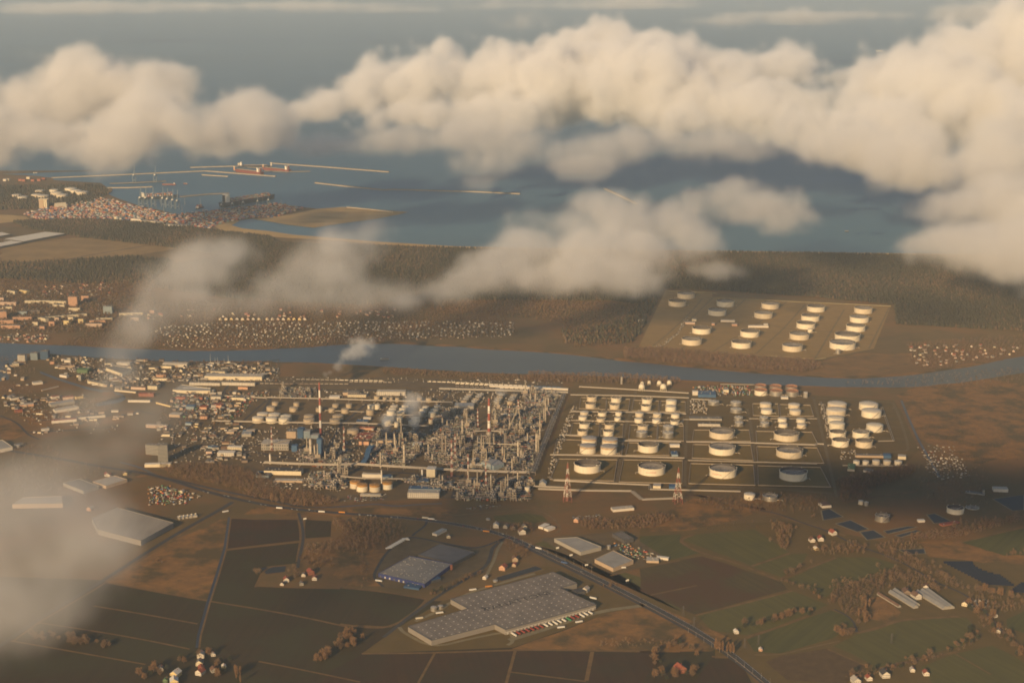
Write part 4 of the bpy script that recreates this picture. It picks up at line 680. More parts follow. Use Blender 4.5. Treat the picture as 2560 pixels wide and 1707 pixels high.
def bld_at(p, rz, w, d, h, wall, roof, kind='flat', name='building', label=None, cat='building', group=None, win=None, chimney_=False, dock=0):
    t = thing(name, label or f'{CN[wall]} {name.replace("_", " ")} with {RN[roof]} roof', cat, p, rz, group)
    mb = MB(); mb.box((0, 0, h/2), (w, d, h))
    if kind == 'gable':
        rh = min(w, d)*.36
        if w >= d: mb.add([(-w/2, -d/2, h), (-w/2, d/2, h), (-w/2, 0, h+rh), (w/2, -d/2, h), (w/2, d/2, h), (w/2, 0, h+rh)], [(2, 1, 0), (3, 4, 5)])
        else: mb.add([(-w/2, -d/2, h), (w/2, -d/2, h), (0, -d/2, h+rh), (-w/2, d/2, h), (w/2, d/2, h), (0, d/2, h+rh)], [(0, 1, 2), (5, 4, 3)])
    mb.build('wall', WALLS[wall], t)
    mr = MB()
    if kind == 'gable':
        o = .5; th = .25
        if w >= d:
            for s in (-1, 1):
                e = (s*(d/2+o), h-o*rh/(d/2)); mr.add([(-w/2-o, e[0], e[1]+.02), (w/2+o, e[0], e[1]+.02), (w/2+o, 0, h+rh+.02), (-w/2-o, 0, h+rh+.02), (-w/2-o, e[0], e[1]+th), (w/2+o, e[0], e[1]+th), (w/2+o, 0, h+rh+th), (-w/2-o, 0, h+rh+th)], [(4, 5, 6, 7), (0, 1, 5, 4), (1, 2, 6, 5), (3, 0, 4, 7)])
        else:
            for s in (-1, 1):
                e = (s*(w/2+o), h-o*rh/(w/2)); mr.add([(e[0], -d/2-o, e[1]+.02), (e[0], d/2+o, e[1]+.02), (0, d/2+o, h+rh+.02), (0, -d/2-o, h+rh+.02), (e[0], -d/2-o, e[1]+th), (e[0], d/2+o, e[1]+th), (0, d/2+o, h+rh+th), (0, -d/2-o, h+rh+th)], [(4, 5, 6, 7), (0, 1, 5, 4), (1, 2, 6, 5), (3, 0, 4, 7)])
    elif kind == 'ridge':
        rh = d*.09; mr.add([(-w/2-.3, -d/2-.3, h+.03), (w/2+.3, -d/2-.3, h+.03), (w/2+.3, 0, h+rh), (-w/2-.3, 0, h+rh), (w/2+.3, d/2+.3, h+.03), (-w/2-.3, d/2+.3, h+.03)], [(0, 1, 2, 3), (3, 2, 4, 5), (1, 4, 2), (5, 0, 3), (5, 4, 1, 0)])
    else: mr.box((0, 0, h+.22), (w+.4, d+.4, .4))
    ro = mr.build('roof', ROOFS[roof], t)
    if chimney_: mc = MB(); mc.box((w*.2, d*.08, h+min(w, d)*.36), (.9, .9, 2.2)); mc.build('chimney', WALLS['brick'], ro)
    if kind == 'flat' and w*d > 500:
        mv = MB(); rr = random.Random(int(w*7+d))
        for _ in range(max(3, int(w*d/260))): mv.box((rr.uniform(-.45, .45)*w, rr.uniform(-.42, .42)*d, h+.9), (rr.uniform(1, 3.5), rr.uniform(1, 3), rr.uniform(.8, 1.8)))
        mv.build('roof_units', ROOFS['pale'], ro)['kind'] = 'stuff'
    if win: mw = MB(); windows(mw, w, d, h, *win); mw.build('window_panes', GLASS, t)['kind'] = 'stuff'
    for k in range(dock):
        md = MB(); md.box((-w/2+w*(k+.5)/dock, -d/2-.06, 2.1), (3.0, .25, 3.4)); md.build('dock_door', ROOFS['white'], t)
    return t
def bld(v, a, b, d, h, wall, roof, kind='flat', **kw):
    A, B = v(*a), v(*b); e = (B-A); w = e.length; rz = math.atan2(e.y, e.x); n = Vector((-math.sin(rz), math.cos(rz), 0)); c = (A+B)/2 + n*d/2
    return bld_at((c.x, c.y, 0), rz, w, d, h, wall, roof, kind, **kw)
def slab(name, v, pts, h, wallm, roofm, label, cat, parapet=.6):
    """a hall whose plan is read off its roof outline"""
    P = [v(*p, h) for p in pts]; O = Vector((sum(p.x for p in P)/len(P), sum(p.y for p in P)/len(P), 0)); Q = [(p.x-O.x, p.y-O.y) for p in P]
    if sum(a[0]*b[1]-b[0]*a[1] for a, b in zip(Q, Q[1:]+Q[:1])) < 0: Q.reverse()
    t = thing(name, label, cat, O); n = len(Q)
    mb = MB(); mb.add([(x, y, 0) for x, y in Q]+[(x, y, h) for x, y in Q], [(i, (i+1) % n, n+(i+1) % n, n+i) for i in range(n)]); mb.build('wall', wallm, t)
    mr = MB().poly(Q, h-parapet).build('roof', roofm, t)
    mp = MB()
    for a, b in zip(Q, Q[1:]+Q[:1]): mp.bar((*a, h-.2), (*b, h-.2), .7, 1.2)
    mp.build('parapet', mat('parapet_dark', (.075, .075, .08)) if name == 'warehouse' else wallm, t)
    return t, O, Q, mr
# the long letter-roofed warehouse
M_wroof = mat('membrane_roof', (.225, .185, .145), rough=.8, var=.12, scale=.03, detail=6, patch=((.175, .145, .115), .02)); M_wwall = mat('warehouse_cladding', (.22, .19, .155), rough=.6, var=.06, scale=.1); M_base = mat('warehouse_plinth', (.46, .41, .33), rough=.7)
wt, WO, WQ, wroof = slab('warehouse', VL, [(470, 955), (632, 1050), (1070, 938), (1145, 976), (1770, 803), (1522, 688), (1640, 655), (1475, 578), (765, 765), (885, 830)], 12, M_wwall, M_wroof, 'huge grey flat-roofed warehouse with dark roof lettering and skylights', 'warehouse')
E1 = (VL(1770, 803, 12)-VL(1145, 976, 12)); E1n = E1.normalized(); E2n = Vector((-E1n.y, E1n.x, 0)); RZ = math.atan2(E1.y, E1.x)
sk = MB(); sk.box((0, 0, .5), (2.6, 1.7, .6)); skm = sk.mesh('skylight', mat('skylight_dome', (.46, .41, .34), rough=.3)); cnt = 0
D0 = VL(1145, 976, 12) - WO
for i in range(-14, 16):
    for j in range(-2, 14):
        q = D0 + E1n*(i*18.5+9) + E2n*(j*17.0+8); arr = np.array([[q.x, q.y]])
        inner = [((x*.965), (y*.965)) for x, y in WQ]
        if in_poly(arr, inner)[0] and cnt < 280: put('skylight', skm, wroof, (q.x, q.y, 11.4), RZ); cnt += 1
seam = MB()
for i in range(-14, 17):
    a = D0 + E1n*(i*18.5); pts_ = [a + E2n*s for s in np.arange(-60, 260, 4)]
    ins = in_poly(np.array([[p.x, p.y] for p in pts_]), WQ)
    run = [p for p, k in zip(pts_, ins) if k]
    if len(run) > 2: seam.bar((run[0].x, run[0].y, 11.48), (run[-1].x, run[-1].y, 11.48), .9, .16)
seam.build('roof_seams', mat('roof_seam', (.12, .10, .085)), wroof)['kind'] = 'stuff'
lt = text_mesh('PANATTONI', 26)
for v in lt.vertices: v.co.x *= 1.12
lt.materials.append(mat('dark_roof_paint', (.045, .04, .036))); a = VL(1050, 832, 11.5); b = VL(1400, 738, 11.5); lo = put('roof_lettering', lt, wroof, ((a+b)/2 - WO + Vector((6, -2, 0))), math.atan2((b-a).y, (b-a).x)); lo.location.z = 11.5
lg = MB(); lg.add([(-9, -9, 0), (-3, -9, 0), (3, 0, 0), (-3, 9, 0), (-9, 9, 0), (-3, 0, 0)], [(0, 1, 5), (1, 2, 5), (2, 3, 5), (3, 4, 5)]); lgo = lg.build('roof_emblem', MATS['dark_roof_paint'], wroof, a - WO + Vector((-14, 2, 0)), RZ); lgo.location.z = 11.51
P0, P1 = VL(1145, 976, 12)-WO, VL(1770, 803, 12)-WO; nd = 26
for k in range(nd):
    q = P0 + (P1-P0)*((k+.6)/(nd+.5)); md = MB(); md.box((0, -.25, 2.4), (4.2, .5, 4.2)); md.build('dock_door', M_base, wt, (q.x, q.y, 0), RZ)
mp = MB(); mp.bar((P0.x, P0.y-.35, 5.6), (P1.x, P1.y-.35, 5.6), .6, 1.4); mp.build('dock_canopy', M_base, wt)
# hall with blue front
bt, BO, BQ, br = slab('retail_hall', VL, [(265, 588), (480, 468), (775, 523), (585, 662)], 9, mat('blue_fascia', (.045, .055, .16), rough=.5, var=.06, scale=.1), mat('roof_membrane_grey', (.27, .235, .19), var=.14, scale=.05), 'flat retail hall with deep blue front wall and grey roof', 'hall')
ba, bb = VL(265, 588, 9)-BO, VL(585, 662, 9)-BO
for k in range(10): md = MB(); q = ba+(bb-ba)*(k+.5)/10; md.box((0, -.3, 3), (3.2, .5, 4)); md.build('dock_door', ROOFS['white'] if k % 3 else ROOFS['grey'], bt, (q.x, q.y, 0), math.atan2((bb-ba).y, (bb-ba).x))
hv = MB(); rr = random.Random(4)
for _ in range(60):
    u_, v_ = rr.random(), rr.random(); A_, B_, C_, D_ = [Vector((*q, 0)) for q in BQ]; q = A_.lerp(B_, u_).lerp(D_.lerp(C_, u_), v_); hv.box((q.x*.95, q.y*.95, 9), (2.2, 1.4, 1.2), rr.uniform(0, 1))
hv.build('roof_units', ROOFS['pale'], br)['kind'] = 'stuff'
slab('retail_hall', VL, [(540, 458), (690, 383), (932, 440), (778, 520)], 8.4, WALLS['dark'], mat('roof_membrane_dark', (.13, .12, .115), var=.12, scale=.05), 'darker grey hall joined behind the blue-fronted one', 'hall')
bld(VL, (440, 690), (545, 705), 26, 4, 'blue', 'blue', label='low blue canopy store in front of the blue-fronted hall', name='canopy_store', cat='store')
slab('works_hall', VL, [(1482, 347), (1640, 338), (1808, 404), (1665, 440)], 9, WALLS['grey'], mat('roof_ribbed', (.30, .275, .235), var=.14, scale=.04), 'long grey works hall with ribbed roof by the dual road', 'hall')
slab('works_hall', VL, [(1762, 490), (1890, 430), (2030, 498), (1890, 553)], 9, WALLS['tan'], MATS['roof_ribbed'], 'square grey works hall with yellowish front wall', 'hall')
slab('works_hall', VL, [(1885, 312), (1950, 297), (2032, 345), (1968, 360)], 9, WALLS['dark'], ROOFS['grey'], 'smaller dark works hall beside the scrap yard', 'hall')
slab('logistics_hall', VK, [(600, 195), (762, 125), (1135, 225), (920, 342), (640, 270)], 13, MATS['warehouse_cladding'], mat('roof_streaked', (.33, .28, .215), col2=(.21, .175, .135), scale=.03, stretch=(1, .2, 1)), 'vast pale-roofed logistics hall half hidden in fog', 'hall')
slab('logistics_hall', VK, [(150, 60), (400, 50), (410, 100), (80, 105)], 11, WALLS['tan'], ROOFS['pale'], 'long low shed deep in the fog', 'hall')
slab('works_hall', VF, [(530, 1165), (665, 1130), (830, 1190), (700, 1232)], 9, WALLS['grey'], ROOFS['grey'], 'grey hall in mist beside the double shed', 'hall'); slab('works_hall', VF, [(778, 1152), (960, 1103), (1068, 1135), (890, 1190)], 8, WALLS['tan'], ROOFS['pale'], 'pale double shed on the misty bank', 'hall')
slab('works_hall', VF, [(-120, 820), (20, 805), (105, 862), (-80, 900)], 10, WALLS['white'], MATS['roof_ribbed'], 'hall with a row of white arches at the picture edge', 'hall')
slab('ring_hall', VF, [(890, 200), (965, 180), (1110, 205), (1025, 248)], 10, WALLS['cream'], ROOFS['dark'], 'cream hall with a dark courtyard roof by the river', 'hall')
slab('logistics_hall', VD, [(20, 437), (250, 398), (365, 408), (130, 452)], 11, WALLS['dark'], ROOFS['white'], 'white-roofed logistics hall at the forest edge', 'hall'); slab('logistics_hall', VD, [(-60, 470), (60, 447), (130, 455), (0, 480)], 11, WALLS['dark'], ROOFS['white'], 'second white-roofed hall at the forest edge', 'hall'); slab('logistics_hall', VD, [(-60, 410), (10, 400), (60, 412), (-20, 425)], 10, WALLS['dark'], ROOFS['white'], 'small white-roofed hall behind the two larger', 'hall')
slab('courtyard_hall', VF, [(1450, 385), (1525, 340), (1765, 372), (1765, 392), (1600, 392)], 9, WALLS['cream'], MATS['roof_ribbed'], 'cream hall with a striped sawtooth roof', 'hall')
# refinery buildings
def rb(v, x0, y0, x1, y1, d, h, wall, roof, lab, kind='flat', win=None, cat='building', name='works_building'): return bld(v, (x0, y0), (x1, y1), d, h, wall, roof, kind, label=lab, win=win, cat=cat, name=name)
rb(VA, 60, 742, 340, 748, 30, 11, 'cream', 'dark', 'long cream works building with dark flat roof'); rb(VA, 910, 146, 1125, 148, 26, 12, 'white', 'pale', 'long pale glazed hall behind the inner tanks', win=(4, 6)); rb(VA, 655, 145, 775, 147, 24, 9, 'tan', 'grey', 'tan shed beside the long glazed hall'); rb(VA, 690, 158, 830, 160, 20, 8, 'cream', 'grey', 'cream hall with piers beside the glazed hall', win=(5, 5))
rb(VA, 552, 172, 630, 172, 22, 6, 'white', 'white', 'low bright white building by the straight pipe rack'); rb(VA, 1495, 248, 1640, 250, 40, 9, 'grey', 'steel', 'grey shed with a metal roof near the stout chimney'); rb(VA, 1470, 306, 1502, 306, 16, 16, 'white', 'white', 'upright white cube building at the pipe crossing', win=(5, 5)); rb(VA, 1285, 768, 1350, 770, 28, 24, 'cream', 'white', 'tall plain cream block at the broad pipe rack')
rb(VA, 1175, 812, 1300, 812, 26, 7, 'lblue', 'blue', 'low hall with a blue roof'); rb(VA, 1143, 918, 1380, 922, 24, 14, 'white', 'pale', 'long white office with rows of windows', win=(4.5, 5)); rb(VA, 1150, 868, 1390, 872, 26, 7, 'lblue', 'blue', 'long blue-roofed shed behind the white office'); rb(VA, 40, 558, 245, 560, 45, 18, 'grey', 'pale', 'big grey works hall with tall bays', win=(8, 6))
rb(VA, 312, 470, 356, 472, 22, 28, 'blue', 'blue', 'tall deep blue building near the tall chimney'); rb(VA, 360, 472, 408, 472, 20, 22, 'lblue', 'pale', 'light blue building beside the deep blue one'); rb(VA, 408, 470, 470, 472, 20, 10, 'lblue', 'lblue' if False else 'pale', 'low pale blue annex by the tall chimney'); rb(VA, 230, 468, 312, 470, 30, 20, 'tan', 'grey', 'tan block beside the deep blue building')
rb(VA, 460, 612, 497, 614, 14, 52, 'blue', 'blue', 'narrow tall deep blue tower below the chimney'); rb(VA, 268, 570, 310, 572, 14, 18, 'blue', 'blue', 'small blue tower at the conveyor end'); rb(VA, 1792, 712, 1870, 690, 50, 13, 'lblue', 'steel', 'light blue hall with a striped metal roof', 'ridge'); rb(VA, 735, 470, 870, 474, 60, .6, 'brick', 'red', 'dark red paved yard deck', name='yard_deck'); rb(VA, 780, 405, 890, 407, 14, 6, 'orange', 'red', 'low orange shed behind the dark red yard')
rb(VA, 775, 518, 850, 520, 16, 10, 'orange', 'brown', 'orange block beyond the dark red yard'); rb(VA, 755, 360, 840, 362, 26, 7, 'grey', 'blue', 'small shed with a blue roof among cream tanks'); rb(VA, 808, 328, 865, 330, 12, 6, 'white', 'white', 'tiny bright white store among cream tanks'); rb(VA, 1610, 685, 1705, 686, 12, 7, 'white', 'white', 'small white double hut by the mast'); rb(VA, 1655, 640, 1740, 642, 10, 6, 'white', 'white', 'small white cabin behind the double hut')
rb(VA, 905, 515, 1060, 518, 18, 12, 'tan', 'grey', 'tan block under the steaming columns'); rb(VA, 1180, 535, 1245, 537, 20, 10, 'lblue', 'pale', 'pale blue block beside the steaming columns'); rb(VA, 140, 800, 350, 803, 18, 5, 'tan', 'pale', 'row of low stores below the long cream building'); rb(VA, 0, 765, 95, 768, 30, 6, 'lblue', 'grey', 'low grey shed at the refinery gate'); rb(VA, 785, 905, 940, 908, 10, 5, 'grey', 'pale', 'long low shelter by the car park'); rb(VA, 960, 782, 1030, 770, 14, 8, 'lblue', 'blue', 'blue shed behind the ochre-topped tanks')
rb(VA, 800, 768, 945, 772, 12, 11, 'white', 'pale', 'white screen building behind the ochre-topped tanks'); rb(VA, 1845, 300, 1890, 301, 14, 6, 'white', 'white', 'white cabin near the flare derrick'); rb(VA, 1800, 345, 1860, 346, 16, 6, 'white', 'pale', 'pale cabin near the flare derrick'); rb(VA, 2140, 822, 2185, 822, 22, 5, 'grey', 'steel', 'small grey gabled store at the corridor mouth', 'gable')
# blue conveyor halls and the loading gantry
pipe_rack(VA, [(60, 572), (270, 530)], 2, 20, 'white inclined conveyor bridge to the small blue tower', 1, dia=2.2); gal = thing('conveyor_gallery', 'curved deep blue conveyor gallery among the process units', 'conveyor', VA(810, 670)); O = VA(810, 670)
for (x, y, z), (x2, y2, z2) in zip([(805, 668, 2), (835, 640, 10), (850, 610, 20)], [(835, 640, 10), (850, 610, 20), (880, 590, 26)]): mb = MB(); mb.bar(VA(x, y)-O+Vector((0, 0, z)), VA(x2, y2)-O+Vector((0, 0, z2)), 14, 8); mb.build('gallery_section', P_blue, gal)
rb(VB, 1000, 172, 1105, 174, 46, 9, 'blue', 'blue', 'bright blue hall near the ball tanks'); rb(VB, 968, 160, 1000, 160, 14, 12, 'white', 'white', 'white annex beside the bright blue hall'); rb(VB, 1000, 342, 1130, 344, 16, 8, 'white', 'dark', 'low white office behind the wide tank', win=(4, 4)); rb(VB, 950, 306, 1140, 309, 26, 5, 'grey', 'grey', 'long flat grey pump shelter behind the low white office'); rb(VB, 835, 466, 892, 466, 14, 7, 'white', 'white', 'white control hut next to the tank'); rb(VB, 845, 520, 882, 520, 32, 6, 'lblue', 'blue', 'blue hut beside the wide open-top tank')
rb(VB, 735, 705, 780, 707, 22, 6, 'cream', 'pale', 'cream pump house before the lettered tank'); rb(VB, 828, 708, 868, 710, 24, 5, 'blue', 'blue', 'blue pump house before the lettered tank'); rb(VB, 1488, 182, 1530, 183, 16, 5, 'white', 'white', 'white cabin below the orange-roofed tanks'); rb(VB, 1620, 175, 1642, 176, 14, 16, 'grey', 'white', 'narrow grey block beside the orange-roofed tanks', win=(4, 4)); rb(VB, 1150, 150, 1180, 150, 20, 12, 'cream', 'pale', 'cream kiosk block by the pumping yard'); rb(VB, 65, 690, 105, 692, 20, 5, 'grey', 'steel', 'small grey gabled hut at the mast', 'gable')
rb(VB, 1878, 605, 1920, 608, 50, 6, 'grey', 'green', 'long green-grey roofed store by the five tanks'); rb(VB, 1970, 610, 2012, 618, 22, 5, 'white', 'grey', 'white-walled store in shade by the five tanks'); rb(VB, 2090, 530, 2135, 532, 22, 8, 'blue', 'blue', 'blue hut inside the loop road'); rb(VB, 2175, 535, 2222, 538, 20, 8, 'cream', 'cream' if False else 'pale', 'cream building in the loop road corner'); rb(VB, 545, 95, 555, 95, 10, 24, 'grey', 'grey', 'narrow grey tower by the ball tanks'); rb(VB, 1930, 525, 2095, 528, 16, 6, 'tan', 'grey', 'long tan shelter behind the five tanks')
rb(VM, 1115, 122, 1172, 118, 26, 6, 'white', 'brown', 'white building at the settling ponds'); rb(VM, 1705, 210, 1745, 208, 10, 5, 'white', 'white', 'small white pump hut by the ponds'); rb(VM, 2165, 22, 2255, 25, 20, 8, 'white', 'pale', 'white works building above the ponds'); rb(VM, 2100, 40, 2110, 40, 8, 12, 'grey', 'grey', 'grey upright kiosk above the ponds'); rb(VM, 1990, 30, 2110, 45, 14, 3, 'grey', 'grey', 'long grey wall shed above the ponds'); rb(VM, 1855, 235, 1960, 215, 14, 3, 'brick', 'red', 'low brick red shed at the pond edge')
# hospital-like tower office: slab and tower with glazed bands
def banded(v, a, b, d, h, label, storeys, base_m='grey'):
    t = bld(v, a, b, d, h, base_m, 'grey', label=label, name='office_block', cat='office'); A, B = v(*a), v(*b); w = (B-A).length
    for k in range(storeys): mb = MB(); mb.box((0, -d/2-.12, h*(k+.62)/storeys), (w*.97, .3, h/storeys*.38)); mb.build('window_band', GLASS, t)
    return t
banded(VF, (1330, 1000), (1412, 996), 22, 50, 'tall grey office tower with banded windows by the bare wood', 13); banded(VF, (1225, 925), (1340, 935), 16, 28, 'slanting banded office wing beside the tower', 7); rb(VF, 1215, 1035, 1435, 1030, 14, 8, 'cream', 'white', 'stepped cream podium below the office tower'); rb(VF, 1225, 700, 1400, 708, 12, 8, 'pink', 'pale', 'pale row building with dark bays in the mist', win=(7, 5))
for (x, w, y0, y1, c) in [(180, 62, 85, 150, 'white'), (285, 62, 68, 135, 'lblue'), (372, 64, 50, 130, 'blue')]:
    p = VF(x, y1); banded(VF, (x-w/2, y1), (x+w/2, y1), 26, px_h(VF, p, y1-y0)*.86, f'{ {"white": "white", "lblue": "pale blue", "blue": "blue-footed"}[c]} riverside tower block of three', 9, c)
# industrial quarter by the river
ind = [(1365, 190, 1570, 195, 30, 10, 'white', 'pale'), (1350, 202, 1440, 206, 16, 8, 'cream', 'grey'), (980, 178, 1090, 182, 20, 9, 'white', 'pale'), (1605, 220, 1700, 222, 20, 7, 'yellow', 'brown'), (1310, 280, 1392, 282, 26, 9, 'orange', 'brown'), (1285, 308, 1410, 310, 12, 8, 'cream', 'grey'), (1770, 252, 1890, 256, 20, 10, 'cream', 'grey'), (1718, 300, 2200, 306, 40, 12, 'cream', 'pale'), (1590, 345, 1850, 350, 14, 9, 'white', 'grey'), (1860, 345, 2140, 352, 14, 10, 'white', 'grey'), (1535, 392, 1765, 395, 12, 8, 'cream', 'white'), (2060, 470, 2095, 470, 10, 8, 'cream', 'grey'), (1770, 466, 1855, 468, 24, 10, 'white', 'grey'), (1945, 470, 2060, 474, 22, 8, 'cream', 'grey'),
       (1165, 440, 1290, 442, 16, 9, 'brick', 'red'), (1075, 488, 1260, 490, 10, 7, 'white', 'grey'), (500, 275, 560, 285, 12, 7, 'white', 'pale'), (735, 330, 880, 360, 16, 9, 'cream', 'grey'), (645, 245, 735, 250, 30, 12, 'green', 'green'), (660, 305, 680, 308, 10, 18, 'grey', 'grey'), (465, 580, 665, 548, 22, 8, 'white', 'pale'), (430, 530, 630, 498, 24, 8, 'grey', 'steel'), (435, 668, 645, 650, 16, 8, 'white', 'red'), (660, 638, 885, 615, 14, 8, 'white', 'dark'), (175, 532, 285, 520, 18, 7, 'orange', 'pale'), (1480, 465, 1555, 467, 14, 7, 'brick', 'red'), (1640, 465, 1700, 467, 14, 7, 'brick', 'brown'), (1560, 548, 1630, 550, 26, 9, 'lblue', 'blue'), (1675, 548, 1735, 550, 22, 7, 'orange', 'red'), (1785, 535, 1860, 538, 22, 8, 'orange', 'red'), (1680, 630, 1740, 632, 18, 9, 'orange', 'brown'), (1420, 612, 1510, 618, 26, 8, 'tan', 'pale'), (1555, 680, 1605, 682, 14, 6, 'lblue', 'blue'), (1620, 700, 1660, 701, 12, 5, 'yellow', 'brown'), (1825, 942, 1965, 945, 22, 10, 'white', 'white'), (1910, 890, 2030, 894, 16, 9, 'cream', 'white'), (1745, 876, 1820, 878, 14, 5, 'lblue', 'blue'), (1730, 925, 1780, 926, 14, 8, 'pink', 'grey'), (2030, 780, 2110, 778, 30, 8, 'grey', 'steel'), (2040, 745, 2130, 742, 12, 6, 'lblue', 'blue'), (2070, 750, 2140, 748, 14, 8, 'tan', 'pale'), (2150, 1110, 2230, 1112, 26, 6, 'lblue', 'blue'), (2000, 380, 2080, 383, 14, 8, 'orange', 'brown'), (510, 205, 630, 200, 22, 9, 'tan', 'brown'), (540, 155, 592, 154, 14, 8, 'white', 'pale'), (110, 190, 160, 186, 14, 10, 'cream', 'grey'), (420, 170, 455, 168, 12, 9, 'orange', 'brown'), (280, 345, 360, 335, 18, 7, 'white', 'pale'), (355, 395, 495, 360, 5, 3, 'tan', 'pale'), (95, 475, 160, 465, 14, 7, 'white', 'grey'), (130, 580, 190, 572, 14, 7, 'brick', 'red'), (440, 465, 500, 455, 14, 8, 'white', 'red'), (530, 470, 620, 462, 16, 8, 'pink', 'red'), (640, 465, 700, 455, 14, 8, 'yellow', 'brown'), (345, 735, 415, 730, 16, 6, 'white', 'pale'), (140, 865, 200, 850, 14, 6, 'grey', 'grey'), (1370, 720, 1400, 722, 8, 6, 'white', 'red'), (1100, 380, 1220, 386, 16, 8, 'pink', 'brown'), (1240, 380, 1320, 384, 20, 12, 'cream', 'grey'), (960, 395, 1140, 412, 6, 4, 'cream', 'pale'), (1310, 500, 1430, 530, 8, 5, 'yellow', 'brown')]
for i, (x0, y0, x1, y1, d, h, w, r) in enumerate(ind):
    L = (VF(x1, y1)-VF(x0, y0)).length; size = 'very long' if L > 120 else 'long' if L > 55 else 'mid-sized' if L > 26 else 'small'
    bld(VF, (x0, y0), (x1, y1), d, h, w, r, 'ridge' if i % 3 == 0 else 'flat', name='industrial_building', label=f'{size} {CN[w]} industrial building with {RN[r]} roof in the river quarter', cat='building', group='industrial buildings of the river quarter', win=(4, 5) if h >= 9 and L < 120 else None)
# small sheds and stores scattered through the industrial quarter
for poly, n in (([(900, 130), (2352, 160), (2352, 260), (1500, 340), (1100, 380), (950, 390)], 130), ([(1450, 400), (2200, 400), (1900, 640), (1430, 620)], 70), ([(380, 100), (900, 130), (950, 380), (700, 320), (480, 230)], 40), ([(0, 440), (420, 440), (700, 470), (420, 520), (80, 560)], 30), ([(300, 590), (900, 560), (1250, 540), (1000, 660), (350, 760), (240, 700)], 22), ([(1300, 640), (1800, 640), (2100, 700), (1850, 900), (1500, 880), (1350, 780)], 34), ([(0, 220), (260, 240), (330, 400), (60, 400)], 10), ([(0, 150), (220, 150), (160, 230), (60, 220)], 10), ([(1750, 880), (2150, 880), (2100, 1000), (1750, 1000)], 16)):
    P = [VF(*q) for q in poly]; xs = [p.x for p in P]; ys = [p.y for p in P]; k = 0
    while k < n:
        q = (random.uniform(min(xs), max(xs)), random.uniform(min(ys), max(ys)))
        if not in_poly(np.array([q]), P)[0]: continue
        w = random.choice(('white', 'cream', 'grey', 'tan', 'grey', 'brown', 'tan')); r = random.choice(('grey', 'pale', 'brown', 'grey', 'dark')); W_, D_ = random.uniform(8, 24), random.uniform(6, 12)
        bld_at((*q, 0), random.choice((.05, .05+math.pi/2))+random.uniform(-.1, .1), W_, D_, random.uniform(3, 7), w, r, random.choice(('flat', 'gable', 'ridge')), name='storage_shed', label=f'small {CN[w]} shed with {RN[r]} roof among the river quarter works', cat='shed', group='sheds among the river quarter works'); k += 1
# town blocks
town = [(145, 232, 290, 232, 22, 'cream'), (290, 234, 388, 236, 22, 'cream'), (0, 265, 70, 263, 16, 'cream'), (402, 246, 455, 246, 66, 'orange'), (478, 216, 522, 216, 36, 'orange'), (-10, 216, 22, 216, 24, 'pink'), (42, 172, 88, 178, 22, 'cream'), (115, 168, 160, 176, 22, 'yellow'), (0, 242, 96, 244, 24, 'pink'), (608, 293, 660, 293, 54, 'lblue'), (225, 330, 512, 306, 20, 'cream'), (75, 332, 186, 330, 24, 'orange'), (-10, 325, 40, 322, 54, 'orange'), (0, 352, 80, 350, 26, 'orange'), (5, 380, 118, 380, 24, 'orange'), (503, 370, 600, 371, 26, 'pink'), (525, 346, 620, 344, 18, 'orange'), (565, 332, 660, 331, 18, 'cream'), (240, 334, 268, 342, 26, 'cream'), (287, 364, 320, 364, 32, 'orange'), (320, 335, 346, 337, 26, 'pink'), (374, 357, 406, 359, 32, 'yellow'), (400, 330, 430, 332, 24, 'cream'), (460, 346, 490, 348, 30, 'yellow'), (190, 362, 222, 362, 26, 'cream'), (233, 387, 262, 387, 26, 'orange'), (403, 277, 470, 278, 24, 'cream'), (105, 298, 158, 298, 22, 'lblue'), (178, 292, 235, 290, 18, 'brown'), (310, 252, 380, 254, 16, 'cream'), (880, 292, 906, 292, 26, 'orange'), (700, 305, 840, 300, 20, 'cream'), (770, 335, 815, 334, 26, 'pink')]
for i, (x0, y0, x1, y1, hp, w) in enumerate(town):
    h = px_h(VE, VE((x0+x1)/2, y0), hp)*.8; L = (VE(x1, y1)-VE(x0, y0)).length
    sz = 'tower' if hp > 45 else 'slab' if L > 90 else 'block'
    bld(VE, (x0, y0), (x1, y1), 14 if hp < 45 else 22, h, w, random.choice(('grey', 'dark', 'brown')), name='apartment_block', label=f'{CN[w]} apartment {sz} of the housing estate beyond the river', cat='apartment block', group='apartment blocks of the estate', win=(3, 4.2))
def house(p, rz, s, w, r, label, group, gab=True, chim=True):
    return bld_at(p, rz, 9*s, 11*s, 4.6*s, w, r, 'gable' if gab else 'flat', 'house', label, 'house', group, win=(3, 3), chimney_=chim)
for x in [1297, 1330, 1362, 1395, 1427, 1458, 1490, 1523, 1572, 1603, 1635, 1667, 1698, 1730, 1762, 1792]:
    w = random.choice(('white', 'cream', 'yellow', 'cream', 'pink')); p = VE(x, 328); house(p, .03, 1.25, w, random.choice(('brown', 'dark', 'red')), f'{CN[w]} gable-fronted house in the straight row above the gardens', 'straight row of gable houses')
